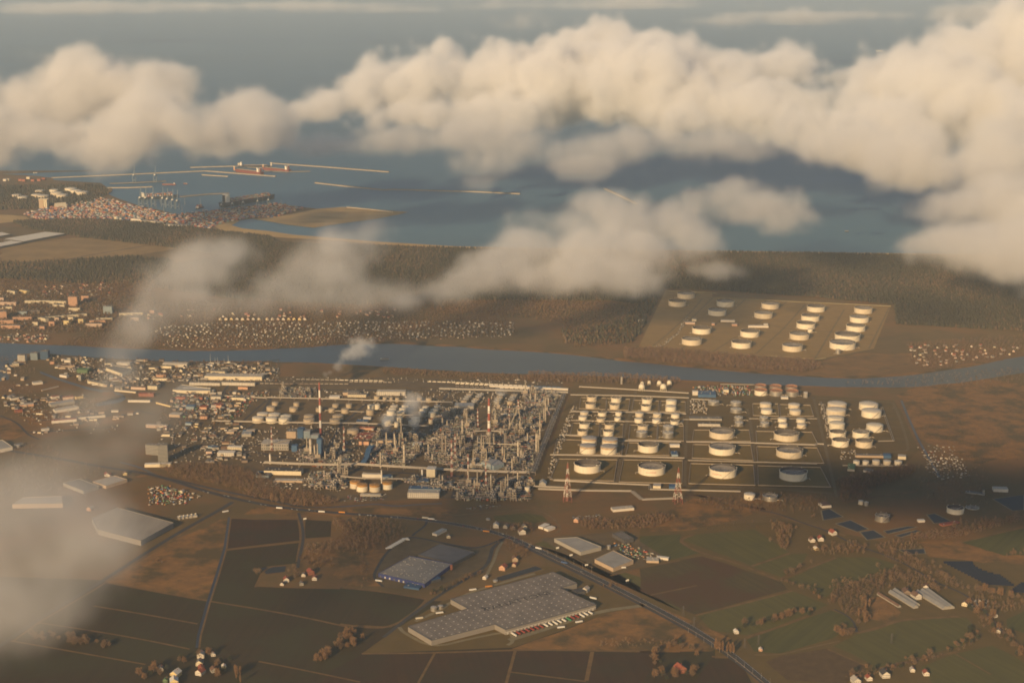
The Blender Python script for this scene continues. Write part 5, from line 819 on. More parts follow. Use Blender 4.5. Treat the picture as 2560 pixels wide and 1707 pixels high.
for poly, n, g in (([(230, 130), (660, 110), (660, 185), (400, 195), (240, 180)], 46, 'houses at the estate edge'), ([(860, 270), (1290, 265), (2352, 270), (2352, 320), (1300, 312), (860, 330)], 46, 'houses along the foggy lane'), ([(0, 415), (300, 415), (280, 460), (0, 460)], 22, 'huts on the town river bank')):
    P = [VE(*q) for q in poly]; xs = [p.x for p in P]; ys = [p.y for p in P]; k = 0
    while k < n:
        q = (random.uniform(min(xs), max(xs)), random.uniform(min(ys), max(ys)))
        if in_poly(np.array([q]), P)[0]:
            w, r = random.choice(('white', 'cream', 'pink', 'orange', 'grey')), random.choice(('red', 'brown', 'red', 'dark')); house((*q, 0), random.uniform(-.4, .4)+random.choice((0, 1.57)), random.uniform(.7, 1.05), w, r, f'{CN[w]} house with {RN[r]} roof among the {g}', g, chim=False); k += 1
for v, x, y, w, r, s, lab in [(VK, 1313, 1100, 'white', 'pale', 1.5, 'pale-roofed farmhouse on the lane to the ditch'), (VK, 1305, 1150, 'cream', 'grey', 1.4, 'grey-roofed farmhouse on the ditch lane'), (VK, 1315, 1185, 'brick', 'red', 1.3, 'rear red-roofed farmhouse on the ditch lane'), (VK, 1310, 1212, 'white', 'red', 1.5, 'front red-roofed white farmhouse on the ditch lane'), (VK, 1395, 1195, 'grey', 'brown', 1.2, 'brown-roofed barn across the ditch lane'), (VK, 1462, 1170, 'white', 'white', .9, 'little white hut across the ditch lane'), (VK, 1392, 1092, 'white', 'pale', .9, 'small arched store across the ditch lane'), (VK, 1150, 1225, 'yellow', 'white', 1.7, 'bright pale barn in the farm garden'), (VK, 1138, 1275, 'yellow', 'white', 1.7, 'second bright pale barn in the farm garden'), (VK, 1085, 1260, 'green', 'green', 1.0, 'green tunnel shed in the farm garden'), (VK, 1050, 1185, 'white', 'grey', 1.1, 'low shed behind the bright barns'),
                              (VK, 1870, 605, 'white', 'red', 1.3, 'white farmhouse with red roof beside the moat'), (VK, 1845, 630, 'white', 'dark', .9, 'small dark-roofed barn by the moat'), (VK, 2028, 558, 'brick', 'red', 1.5, 'large red-roofed farmhouse in the grove'), (VK, 1985, 572, 'white', 'grey', 1.0, 'white shed beside the red-roofed farmhouse'), (VK, 2057, 595, 'white', 'red', 1.2, 'white cottage with red roof below the grove'), (VK, 1970, 630, 'grey', 'grey', 1.0, 'grey barn below the grove'), (VK, 590, 142, 'orange', 'pale', 1.3, 'orange hut glimpsed through the fog'), (VF, 895, 1105, 'white', 'red', 1.2, 'white cottage with red roof by the pale shed'), (VF, 920, 1108, 'white', 'red', 1.0, 'narrow white cottage by the pale shed'), (VF, 1050, 1095, 'yellow', 'orange' if False else 'brown', 1.1, 'yellow cottage by the levee'), (VF, 1530, 1245, 'cream', 'pale', 1.0, 'cream cabin at the scrap yard'),
                              (VL, 1130, 560, 'orange', 'red', 1.6, 'square orange house by the pond'), (VL, 1210, 500, 'tan', 'brown', 1.4, 'brown-roofed house above the orange one'), (VL, 1207, 537, 'tan', 'red', 1.0, 'small gabled house by the orange one'), (VL, 1080, 268, 'white', 'pale', 1.5, 'pale house at the road junction'), (VL, 1148, 272, 'grey', 'grey', 1.2, 'grey house at the road junction'), (VL, 1258, 312, 'white', 'brown', 1.7, 'large white house at the road junction'), (VL, 1275, 275, 'cream', 'grey', 1.2, 'cream house behind the large white one'), (VL, 1195, 280, 'brown', 'brown', 1.2, 'brown house beside the large white one'), (VL, 1638, 230, 'orange', 'pale', 1.3, 'orange hut near the car lot'), (VL, 1700, 712, 'white', 'pale', 1.4, 'white gatehouse of the lettered warehouse'), (VL, 750, 340, 'cream', 'grey', 1.0, 'cream kiosk beside the curved lane'), (VL, 1005, 625, 'white', 'white', 1.0, 'white kiosk at the warehouse gate'),
                              (VM, 1052, 325, 'white', 'brown', 1.3, 'white house with brown roof by the willow lane'), (VM, 1105, 318, 'white', 'red', 1.4, 'white house with red roof by the willow lane'), (VM, 1180, 282, 'white', 'red', 1.5, 'long red-roofed house near the ponds'), (VM, 1078, 375, 'yellow', 'white', 1.0, 'small yellow hut by the willow lane'), (VM, 588, 885, 'white', 'white', 1.0, 'white hut at the hedge corner'), (VM, 1690, 672, 'white', 'brown', 1.8, 'white house between the long glasshouse sheds'), (VM, 1630, 650, 'brown', 'brown', 1.8, 'brown-roofed house between the long sheds'), (VM, 1750, 612, 'white', 'brown', 1.3, 'cottage behind the long sheds'), (VM, 1990, 715, 'cream', 'brown', 1.3, 'cream cottage near the rubble yard'), (VM, 1320, 1190, 'white', 'pale', 1.6, 'white villa at the lane end'), (VM, 1400, 1170, 'white', 'red', 1.2, 'white cottage with red gable at the lane end'), (VM, 1498, 1150, 'white', 'dark', 1.7, 'white house with dark roof at the lane end'), (VM, 1750, 1140, 'white', 'red', 1.2, 'orange-lit cottage in the hedgerow'), (VM, 1667, 1118, 'white', 'pale', 1.0, 'pale hut in the hedgerow'), (VM, 245, 1120, 'brick', 'red', 1.9, 'long red-roofed manor house inside a ring of trees'), (VM, 738, 992, 'orange', 'white', .8, 'tiny orange kiosk by the bend'), (VM, 2195, 880, 'white', 'grey', 1.0, 'white cottage by the sunken lane'), (VM, 2170, 785, 'white', 'brown', 1.0, 'white hut by the bend of the lane')]:
    house(v(x, y), random.uniform(-.5, .5), s, w, r, lab, None)
# long sheds, glasshouses, container huts
for k, (a, b, w) in enumerate([((1535, 640), (1690, 735), 9), ((1560, 628), (1700, 722), 9), ((1700, 640), (1870, 742), 10), ((1730, 632), (1890, 740), 10), ((1760, 628), (1910, 738), 10), ((1460, 650), (1590, 730), 6)]):
    A, B = VM(*a), VM(*b); e = B-A; bld_at(((A+B)/2), math.atan2(e.y, e.x), e.length, w*1.3, 3.4, 'grey', 'steel' if k != 5 else 'brown', 'gable', 'glasshouse', 'long metal-roofed nursery shed in the grove', 'shed', 'long nursery sheds in the grove')
for v, a, b, d, h, w, r, lab in [(VL, (1405, 285), (1450, 262), 14, 5, 'white', 'white', 'white tent-like hall in the fenced square'), (VL, (1440, 300), (1490, 282), 14, 5, 'white', 'white', 'second white tent-like hall in the fenced square'), (VL, (670, 332), (740, 298), 14, 5, 'white', 'steel', 'long pale shed beside the curved lane'), (VL, (1890, 165), (2035, 152), 20, 6, 'white', 'pale', 'low white showroom behind the car lot'), (VL, (2120, 515), (2205, 518), 22, 5, 'tan', 'pale', 'pale-roofed store in the building yard'), (VL, (2190, 490), (2270, 500), 10, 5, 'white', 'white', 'white open shelter in the building yard'), (VL, (620, 660), (700, 640), 16, 6, 'dark', 'blue', 'dark glass entrance pavilion beside the blue-fronted hall'), (VL, (1700, 850), (1775, 835), 14, 9, 'dark', 'steel', 'dark glass office corner of the lettered warehouse'), (VL, (1640, 745), (1700, 730), 20, 7, 'dark', 'dark', 'dark annex behind the lettered warehouse'), (VK, (1165, 205), (1290, 190), 14, 4, 'grey', 'white', 'white silo yard shelter'), (VE, (1210, 600), (1250, 605), 8, 6, 'white', 'white', 'white riverside boat shed'), (VE, (1690, 160), (1730, 160), 8, 4, 'white', 'white', 'small white cabin by the forest')][:11]:
    bld(v, a, b, d, h, w, r, 'flat', name='works_building', label=lab, cat='building')
for (x0, y0, x1, y1, w, lab) in [(500, 360, 580, 362, 'pink', 'pale low workshop of the oil base'), (790, 342, 905, 345, 'white', 'long white workshop of the oil base'), (715, 370, 740, 371, 'orange', 'small orange cube of the oil base'), (880, 375, 925, 376, 'orange', 'low orange shed of the oil base'), (1015, 388, 1180, 390, 'white', 'low white pump row of the oil base'), (1140, 374, 1176, 375, 'white', 'white pump house of the oil base'), (100, 342, 160, 343, 'white', 'white hut outside the oil base'), (555, 335, 590, 336, 'cream', 'cream office of the oil base')]:
    bld(VC, (x0, y0), (x1, y1), 14, 7, w, 'pale', label=lab, name='works_building', cat='building')
# round silos beside the lettered warehouse and elsewhere
for v, x, yb, w, h, lab in [(VL, 650, 845, 46, 8, 'round dark water tank beside the lettered warehouse'), (VL, 695, 830, 40, 6, 'second round water tank beside the lettered warehouse'), (VL, 1860, 420, 26, 9, 'grey round silo between the works halls'), (VL, 1025, 218, 30, 3, 'low round cistern by the junction field'), (VF, 155, 870, 36, 8, 'grey round silo near the arched hall'), (VL, 1075, 645, 34, 3, 'round dark sump by the pond')]:
    p = v(x, yb); r = w/v.s*mpp(p)/2; t = thing('water_tank', lab, 'tank', p); mb = MB(); mb.lathe([(r, 0), (r, h)], 20, cap1=False); mb.build('shell', W_silver, t); mb = MB(); mb.lathe([(r+.2, h), (r*.5, h+r*.12), (.2, h+r*.2)], 20); mb.build('roof', W_grey, t)
for k in range(5): p = VK(1175+k*26, 205-k*4); t = thing('silo', 'white upright silo in the row by the farm road', 'silo', p, 0, 'row of white silos by the farm road'); mb = MB(); mb.lathe([(2.4, 0), (2.4, 9)], 14, cap1=False); mb.build('shell', W_silver, t); mb = MB(); mb.lathe([(2.6, 9), (.3, 11)], 14); mb.build('roof', W_white, t)
# solar rows
M_pv = mat('solar_glass', (.016, .019, .028), rough=.2, spec=.5)
ORD = ['first', 'second', 'third', 'fourth', 'fifth', 'sixth', 'seventh', 'eighth', 'ninth', 'tenth', 'eleventh', 'twelfth', 'thirteenth']
def solar(a, b, i, g):
    A, B = VM(*a), VM(*b); e = B-A; t = thing('solar_array', f'dark tilted solar panel row, {ORD[i]} row from the {g}', 'solar panels', A, math.atan2(e.y, e.x), 'solar rows in the meadow'); L = e.length
    mb = MB(); mb.add([(0, 0, .7), (L, 0, .7), (L, 6.4, 3.6), (0, 6.4, 3.6), (0, .05, .6), (L, .05, .6), (L, 6.45, 3.5), (0, 6.45, 3.5)], [(0, 1, 2, 3), (7, 6, 5, 4), (0, 4, 5, 1), (3, 2, 6, 7)]); mb.build('panel', M_pv, t)
    mb = MB()
    for k in range(int(L/9)+1): mb.bar((min(k*9, L), 4.4, 0), (min(k*9, L), 4.4, 2.6), .25)
    mb.build('post', W_steel, t)['kind'] = 'stuff'
for k in range(13):
    f = k/12; solar((1862+f*250-min(f, .3)*0, 462+f*128), (2040+f*(190 if f > .5 else 500*f) + (60 if f > .5 else 0), 462+f*138), k, 'thicket side of the large field')
for k in range(6): f = k/5; solar((2330-f*60, 590+f*46), (2420, 600+f*46), k, 'thicket side of the small field')
# ---------------------------------------------------------------- the port and ships
M_break = mat('breakwater_rock', (.34, .28, .205), var=.25, scale=.05); M_hull_r = mat('hull_red', (.20, .058, .042), rough=.6); M_hull_d = mat('hull_dark', (.035, .045, .06), rough=.6); M_super = mat('ship_white', (.70, .64, .52), rough=.6); M_crane = mat('crane_blue_grey', (.13, .165, .19), rough=.6); M_quay = mat('quay_concrete', (.25, .21, .16), var=.2, scale=.03)
def breakwater(v, pts, w, label, h=3.5):
    P = [v(*p) for p in pts]; O = P[0]; mb = MB()
    for a, b in zip(P[:-1], P[1:]):
        d = (b-a).normalized(); n = Vector((-d.y, d.x, 0)); a2, b2 = a-O, b-O
        mb.add([a2+n*w-Vector((0, 0, 3)), a2+n*w*.45+Vector((0, 0, h)), a2-n*w*.45+Vector((0, 0, h)), a2-n*w-Vector((0, 0, 3)), b2+n*w-Vector((0, 0, 3)), b2+n*w*.45+Vector((0, 0, h)), b2-n*w*.45+Vector((0, 0, h)), b2-n*w-Vector((0, 0, 3))], [(0, 1, 5, 4), (1, 2, 6, 5), (2, 3, 7, 6), (0, 3, 2, 1), (4, 5, 6, 7)])
    t = thing('breakwater', label, 'breakwater', O); mb.build('rock_mound', M_break, t)
    mw = MB()
    for a, b in zip(P[:-1], P[1:]): mw.bar(a-O+Vector((0, 0, h+.7)), b-O+Vector((0, 0, h+.7)), w*.35, 1.6)
    mw.build('crown_wall', M_conc, t)
for v, pts, w, lab in [(VD, [(285, 100), (700, 82), (1140, 62), (1530, 92)], 11, 'long breakwater reaching from the shore to the tanker piers'), (VD, [(1055, 43), (1290, 36), (1320, 34)], 8, 'short outer pier behind the tankers'), (VD, [(1515, 20), (1800, 40), (2160, 68)], 12, 'straight outer breakwater beyond the tankers'), (VD, [(1750, 128), (1900, 145), (2130, 168), (2180, 165), (2650, 178), (2885, 189)], 12, 'isolated long breakwater off the sand fill'), (U, [(1390, 434), (1425, 450), (1462, 468)], 12, 'short slanting breakwater vanishing under cloud'), (VD, [(1925, 264), (2050, 276), (2180, 290)], 8, 'light quay edge on the sand fill'), (VD, [(1120, 84), (1265, 93)], 5, 'thin submerged-looking mole in the basin'), (VD, [(590, 156), (720, 155), (845, 150)], 9, 'low jetty in the inner basin')]:
    breakwater(v, pts, w, lab)
def jetty(v, pts, w, label):
    P = [v(*p) for p in pts]; O = P[0]; t = thing('quay', label, 'quay', O); mb = MB()
    for a, b in zip(P[:-1], P[1:]): mb.bar(a-O+Vector((0, 0, 1.6)), b-O+Vector((0, 0, 1.6)), w, 3)
    mb.build('deck', M_quay, t); mb = MB()
    for a, b in zip(P[:-1], P[1:]):
        n = max(2, int((b-a).length/30))
        for k in range(n+1): mb.lathe([(2, -3), (2, 1)], 6, tuple((a+(b-a)*k/n-O)[:2]))
    mb.build('pile', W_steel, t)['kind'] = 'stuff'
jetty(VD, [(610, 132), (760, 126), (920, 118)], 30, 'ore quay with two tall cranes'); jetty(VD, [(1000, 205), (1160, 190), (1270, 186)], 34, 'thin pier jutting out behind the container quay'); jetty(VD, [(1290, 35), (1400, 42), (1470, 48)], 26, 'tanker pier nearer the shore'); jetty(VD, [(1470, 62), (1600, 66), (1720, 64)], 26, 'tanker pier at the far end')
def ship(v, a, b, hull, label, kind='tanker', beam=None):
    A, B = v(*a), v(*b); e = B-A; L = e.length; t = thing('ship', label, 'ship', ((A+B)/2) - Vector((0, 0, 1.2)), math.atan2(e.y, e.x)); w = beam or L*.16; h = L*.055+2
    mb = MB(); prof = [(-L/2, w*.42), (-L*.42, w/2), (L*.36, w/2), (L*.45, w*.3), (L/2, .4)]
    top = [(x, y) for x, y in prof]+[(x, -y) for x, y in reversed(prof)]; n = len(top)
    mb.add([(x*.97, y*.9, -1) for x, y in top]+[(x, y, h) for x, y in top], [(i, n+i, n+(i+1) % n, (i+1) % n) for i in range(n)]); mb.build('hull', hull, t)
    MB().poly([(x*.99, y*.95) for x, y in reversed(top)], h-.3).build('deck', M_hull_r if kind == 'tanker' else P_dark, t)
    bx = -L*.40; mb = MB(); mb.box((bx, 0, h+L*.035), (L*.06, w*.85, L*.09)); mb.box((bx+1, 0, h+L*.09), (L*.035, w*1.0, L*.025)); mb.build('bridge', M_super, t); mb = MB(); mb.box((bx-L*.045, 0, h+L*.05), (L*.022, w*.25, L*.09)); mb.build('funnel', hull, t)
    if kind == 'tanker':
        mb = MB()
        for k in range(4): mb.tube((-L*.3, (k-1.5)*w*.12, h+1.4), (L*.4, (k-1.5)*w*.12, h+1.4), .6, n=5)
        for x in (0, L*.2): mb.tube((x, 0, h), (x, 0, h+L*.06), .6, n=5)
        mb.build('deck_piping', W_tan, t)['kind'] = 'stuff'
    else:
        q = []; tc = []
        for i in range(int(L*.74/13)):
            for j in range(int(w*.9/2.6)):
                k = random.randint(2, 6)
                for s in range(k): q.append((-L*.34+i*13+6, (j-int(w*.9/2.6)/2+.5)*2.6, h+s*2.6)); tc.append(random.choice(CONT_COL))
        boxes(q, [(12.2, 2.45, 2.5)]*len(q), [0]*len(q), tc, 'deck_containers', M_tint, parent=t)
    return t
CONT_COL = [(.33, .07, .04), (.40, .16, .06), (.10, .16, .26), (.34, .31, .26), (.50, .44, .36), (.20, .065, .04), (.12, .18, .14), (.07, .10, .18), (.44, .22, .08), (.26, .2, .15)]
ship(VD, (1455, 80), (1305, 62), M_hull_r, 'red-decked tanker moored at the nearer pier'); ship(VD, (1610, 66), (1455, 52), M_hull_r, 'red tanker at the far pier'); ship(VD, (1320, 40), (1500, 40), M_hull_d, 'tanker lying behind the nearer pier'); ship(VD, (975, 138), (898, 138), M_hull_r, 'red ship crossing the inner basin'); ship(VD, (1040, 134), (1018, 132), M_hull_r, 'small red tug in the basin')
ship(VD, (1225, 262), (1525, 212), M_hull_d, 'loaded dark container ship at the quay', 'box', 40); ship(VD, (770, 218), (990, 205), M_hull_d, 'container ship under the tall blue-grey cranes', 'box', 40); ship(VD, (1090, 272), (1130, 262), M_hull_d, 'small feeder ship by the quay corner', 'box', 16)
ship(U, (790, 179), (806, 178), M_super, 'tiny white ship far out at sea'); ship(U, (2012, 118), (2028, 118), M_super, 'tiny pale ship on the far sea under the cloud top'); ship(U, (1940, 532), (1950, 532), M_hull_d, 'tiny dark boat off the beach'); ship(VE, (2235, 562), (2290, 560), M_super, 'white workboat on the river bend', 'tanker', 8)
for k, (x, y) in enumerate([(1300, 58), (1325, 40), (1460, 48), (1505, 36)]):
    p = VD(x, y); t = thing('loading_tower', 'orange and white loading tower on a tanker pier', 'tower', p, 0, 'loading towers on the tanker piers'); mb = MB(); mb.box((0, 0, 11), (9, 8, 22)); mb.build('tower', WALLS['orange'] if k % 2 == 0 else WALLS['white'], t); mb = MB(); mb.box((0, 0, 24), (14, 10, 4)); mb.build('platform', WALLS['cream'], t)
def sts(v, x, y, h, label, group, m=M_crane, rz=.1, boom_up=True):
    p = v(x, y); t = thing('quay_crane', label, 'crane', p, rz, group); s = h/60
    for a in (-9, 9):
        for b in (-14, 14): mb = MB(); mb.bar((a*s, b*s, 0), (a*s, b*s, 46*s), 2.0*s); mb.build('leg', m, t)
    mb = MB()
    for z in (14, 44):
        for b in (-14, 14): mb.bar((-9*s, b*s, z*s), (9*s, b*s, z*s), 2*s)
        for a in (-9, 9): mb.bar((a*s, -14*s, z*s), (a*s, 14*s, z*s), 2*s)
    mb.bar((0, 10*s, 46*s), (0, 2*s, 72*s), 2.2*s); mb.bar((0, -8*s, 46*s), (0, 2*s, 72*s), 2.0*s); mb.build('portal_frame', m, t)
    mb = MB(); mb.bar((0, -34*s, 46*s), (0, 16*s, 46*s), 3.4*s); mb.build('rear_girder', m, t)
    mb = MB(); mb.bar((0, 16*s, 47*s), (0, 38*s if boom_up else 72*s, 96*s if boom_up else 46*s), 3.0*s); mb.build('boom', m, t)
    mb = MB(); mb.box((0, -20*s, 50*s), (8*s, 14*s, 6*s)); mb.build('machine_house', M_super, t)
for i, x in enumerate([780, 810, 850, 905, 930, 960, 985]): sts(VD, x, 268+abs(i-3)*2-(6-i)*3, 62, 'blue-grey quay crane with raised boom above the container quay', 'quay cranes with raised booms')
for i, x in enumerate([1230, 1290, 1350, 1430, 1490]): sts(VD, x, 284-i*7, 46, 'quay crane with level boom beside the loaded ship', 'quay cranes beside the loaded ship', boom_up=False)
for x in (745, 862): sts(VD, x, 124, 58, 'tall grey ore crane on the ore quay', 'ore cranes', boom_up=True)
# silos, A-frame store
p = D1(1065, 700); t = thing('silo_block', 'tall cream silo block of three shafts below the port tanks', 'silo', p, -.05); s_ = mpp(p)/9.8
for k, (dx, w) in enumerate(((-50, 110), (30, 34), (75, 34))): mb = MB(); mb.box((dx*s_, 12, 24*.98), (w*s_, 26, 49)); mb.build('shaft', WALLS['tan' if k == 0 else 'cream'], t)
mb = MB(); mb.box((5*s_, 12, 50.6), (230*s_, 30, 3)); mb.build('head_house', WALLS['cream'], t)
p = D1(1655, 700); t = thing('store_hall', 'steep cream A-frame bulk store above the containers', 'hall', p, 0.52)
mb = MB(); mb.add([(-60, 0, 0), (0, 0, 0), (0, 62, 0), (-60, 62, 0), (-60, 31, 30), (0, 31, 30)], [(0, 1, 5, 4), (2, 3, 4, 5)]); mb.build('roof', wm('sheet_cream', (.52, .44, .31)), t); mb = MB(); mb.add([(-60, 0, 0), (0, 0, 0), (0, 62, 0), (-60, 62, 0), (-60, 31, 30), (0, 31, 30)], [(1, 2, 5), (3, 0, 4)]); mb.build('end_wall', WALLS['tan'], t)
# container yard: stacks
yard = [VD(*p) for p in [(130, 300), (260, 268), (420, 250), (560, 215), (760, 258), (980, 310), (1230, 278), (1530, 245), (1690, 268), (1520, 320), (1390, 322), (1300, 335), (1220, 360), (1140, 388), (1040, 380), (920, 360), (700, 335), (500, 325), (200, 332)]]
sheet('yard', yard, 0.2, M_asph)
q = scatter(yard, 15.5, .12, .74); d = q[:, 1].argsort(); q = q[d]; cm = MB(); cm.box((0, 0, 1.3), (12.2, 2.45, 2.6)); cms = {}
near = q[:300]; rest = q[300:]
names = ['dark red', 'orange', 'blue', 'grey', 'white', 'brown', 'green', 'navy', 'amber', 'tan']
for k, (x, y) in enumerate(near):
    c = random.randrange(10)
    if c not in cms: cms[c] = cm.mesh('container', mat('container_'+names[c].replace(' ', '_'), CONT_COL[c], rough=.6))
    o = put('container', cms[c], None, (x, y, .2), .12+random.choice((0, 0, 1.57)), (1.1, 2.2, random.choice((1, 2, 3)))); tag(o, f'{names[c]} shipping container on the forest side of the yard', 'container', 'containers on the forest side of the yard')
pos, tcs, scl = [], [], []
for x, y in rest:
    for s in range(random.randint(1, 5)): pos.append((x, y, .2+2.6*s)); tcs.append(random.choice(CONT_COL)); scl.append((12.6, random.choice((2.5, 5, 7.5)), 2.5))
boxes(pos, scl, [.12]*len(pos), tcs, 'container_rows', M_tint, 'multicoloured container stacks covering the terminal yard', 'containers')
for (x0, y0, x1, y1, w) in [(725, 338, 780, 342, 'white'), (780, 348, 800, 352, 'cream'), (910, 372, 1035, 378, 'white'), (615, 328, 650, 329, 'cream'), (820, 352, 885, 360, 'cream')]: bld(VD, (x0, y0), (x1, y1), 30, 12, w, 'pale', name='port_shed', label=f'{CN[w]} port shed between forest and container yard', cat='shed', group='port sheds')
for x, y, c in [(25, 118, 'white'), (40, 116, 'cream'), (110, 118, 'brick'), (130, 120, 'brick'), (155, 106, 'cream'), (180, 120, 'brick'), (240, 112, 'brick'), (215, 118, 'brick')]: bld(VD, (x-9, y), (x+9, y), 24, 12, c, 'red' if c == 'brick' else 'pale', name='port_shed', label=f'{CN[c]} shed on the outer harbour spit', cat='shed', group='sheds on the outer harbour spit')
ship(VD, (185, 74), (208, 72), M_super, 'white boat beyond the outer harbour spit')
for k in range(26): p = VD(random.uniform(150, 1650), random.uniform(225, 300)); t = thing('lamp_mast', 'slender floodlight mast over the container yard', 'lamp mast', p, 0, 'floodlight masts over the container yard'); mb = MB(); mb.tube((0, 0, 0), (0, 0, 34), .7, .35, 6); mb.build('pole', P_pale, t); mb = MB(); mb.lathe([(1.6, 33.4), (1.6, 35)], 8); mb.build('lamp_head', P_steel, t)
# ---------------------------------------------------------------- trees, woods, hedges
M_twig = mat('bare_twigs', (.185, .112, .058), rough=.95, attr=True); M_trunk = mat('bark', (.085, .062, .042), rough=.95); M_needle = mat('pine_needles', (.062, .052, .026), rough=.95, attr=True); M_crown = mat('bare_crown', (.180, .112, .060), rough=.95, var=.25, scale=.2); M_crown2 = mat('bare_crown_rust', (.220, .122, .056), rough=.95, var=.25, scale=.2); M_crown3 = mat('evergreen_crown', (.050, .050, .024), rough=.95, var=.3, scale=.2)
def crown_arrays(seed, h, r, n, sliver, shape='round', fat=1.0):
    g = np.random.default_rng(seed); V, F = [], []
    for i in range(n):
        u = g.uniform(-1, 1); a = g.uniform(0, 2*math.pi); q = g.uniform(.25, 1)**.6; s = math.sqrt(1-u*u)
        lump = 1 + .25*math.sin(3*a+seed)+.18*math.sin(5*u+2*seed)
        if shape == 'round': c = np.array([s*math.cos(a)*r*q*lump, s*math.sin(a)*r*q*lump, h*.60+u*h*.40*q*lump])
        else: c = np.array([s*math.cos(a)*r*.45*q, s*math.sin(a)*r*.45*q, h*.55+u*h*.45*q])
        d = np.array([c[0]/r, c[1]/r, .5+abs(u)*.7]) + g.normal(0, .45, 3); d /= np.linalg.norm(d); L = sliver*g.uniform(.7, 1.5); w = sliver*g.uniform(.10, .24)*fat
        t = np.cross(d, g.normal(0, 1, 3)); t /= np.linalg.norm(t)
        k = len(V); V += [c-d*L*.5-t*w, c-d*L*.5+t*w, c+d*L*.5]; F.append((k, k+1, k+2))
    return V, F
def trunk_mb(seed, h, r):
    g = random.Random(seed); mb = MB(); mb.tube((0, 0, 0), (0, 0, h*.55), .035*h, .02*h, 6); mb.tube((0, 0, h*.5), (g.uniform(-.5, .5), g.uniform(-.5, .5), h*.95), .02*h, .004*h, 5)
    for k in range(7):
        a = k*2.4+g.random(); z = h*g.uniform(.22, .6); mb.tube((0, 0, z), (math.cos(a)*r*g.uniform(.6, .95), math.sin(a)*r*g.uniform(.6, .95), z+h*g.uniform(.15, .36)), .016*h, .003*h, 4, cap=False)
    return mb
TREES = []
for i, (h, r, n, sl, sh, m) in enumerate([(16, 6.4, 420, 2.2, 'round', M_crown), (18, 6.8, 440, 2.3, 'round', M_crown2), (14, 6.8, 420, 2.0, 'round', M_crown), (23, 6.0, 400, 2.4, 'poplar', M_crown2), (14, 5.0, 420, 1.9, 'round', M_crown3), (10, 4.4, 260, 1.8, 'round', M_crown2)]):
    V, F = crown_arrays(i+1, h, r, n, sl, sh); me = bpy.data.meshes.new('crown'); me.from_pydata([tuple(v) for v in V], [], F); me.materials.append(m)
    TREES.append((trunk_mb(i, h, r).mesh('trunk', M_trunk), me))
KIND = ['brown bare broad tree', 'rust-brown bare tree', 'brown bare spreading tree', 'tall slim bare poplar', 'dark evergreen tree', 'low rust-brown bare bush tree']
TREE_Q = []
def tree(p, k, s, where, group): TREE_Q.append((p, k, s, where, group))
def tree_build(p, k, s, where, group):
    t = thing('tree' if k < 5 else 'bush', f'{KIND[k]} {where}', 'tree', p, random.uniform(0, 6.28), group); t.scale = (s, s, s*random.uniform(.85, 1.15)); put('trunk', TREES[k][0], t); put('crown', TREES[k][1], t)
def tree_line(v, pts, n, kinds, where, group, wide=10, s=(.6, 1.05)):
    P = [v(*p) for p in pts]; seg = [(b-a).length for a, b in zip(P, P[1:])]; T = sum(seg)
    for _ in range(n):
        d = random.uniform(0, T); i = 0
        while i < len(seg)-1 and d > seg[i]: d -= seg[i]; i += 1
        q = P[i].lerp(P[i+1], min(1, d/seg[i])); tree((q.x+random.gauss(0, wide*.5), q.y+random.gauss(0, wide*.7), 0), random.choice(kinds), random.uniform(*s), where, group)
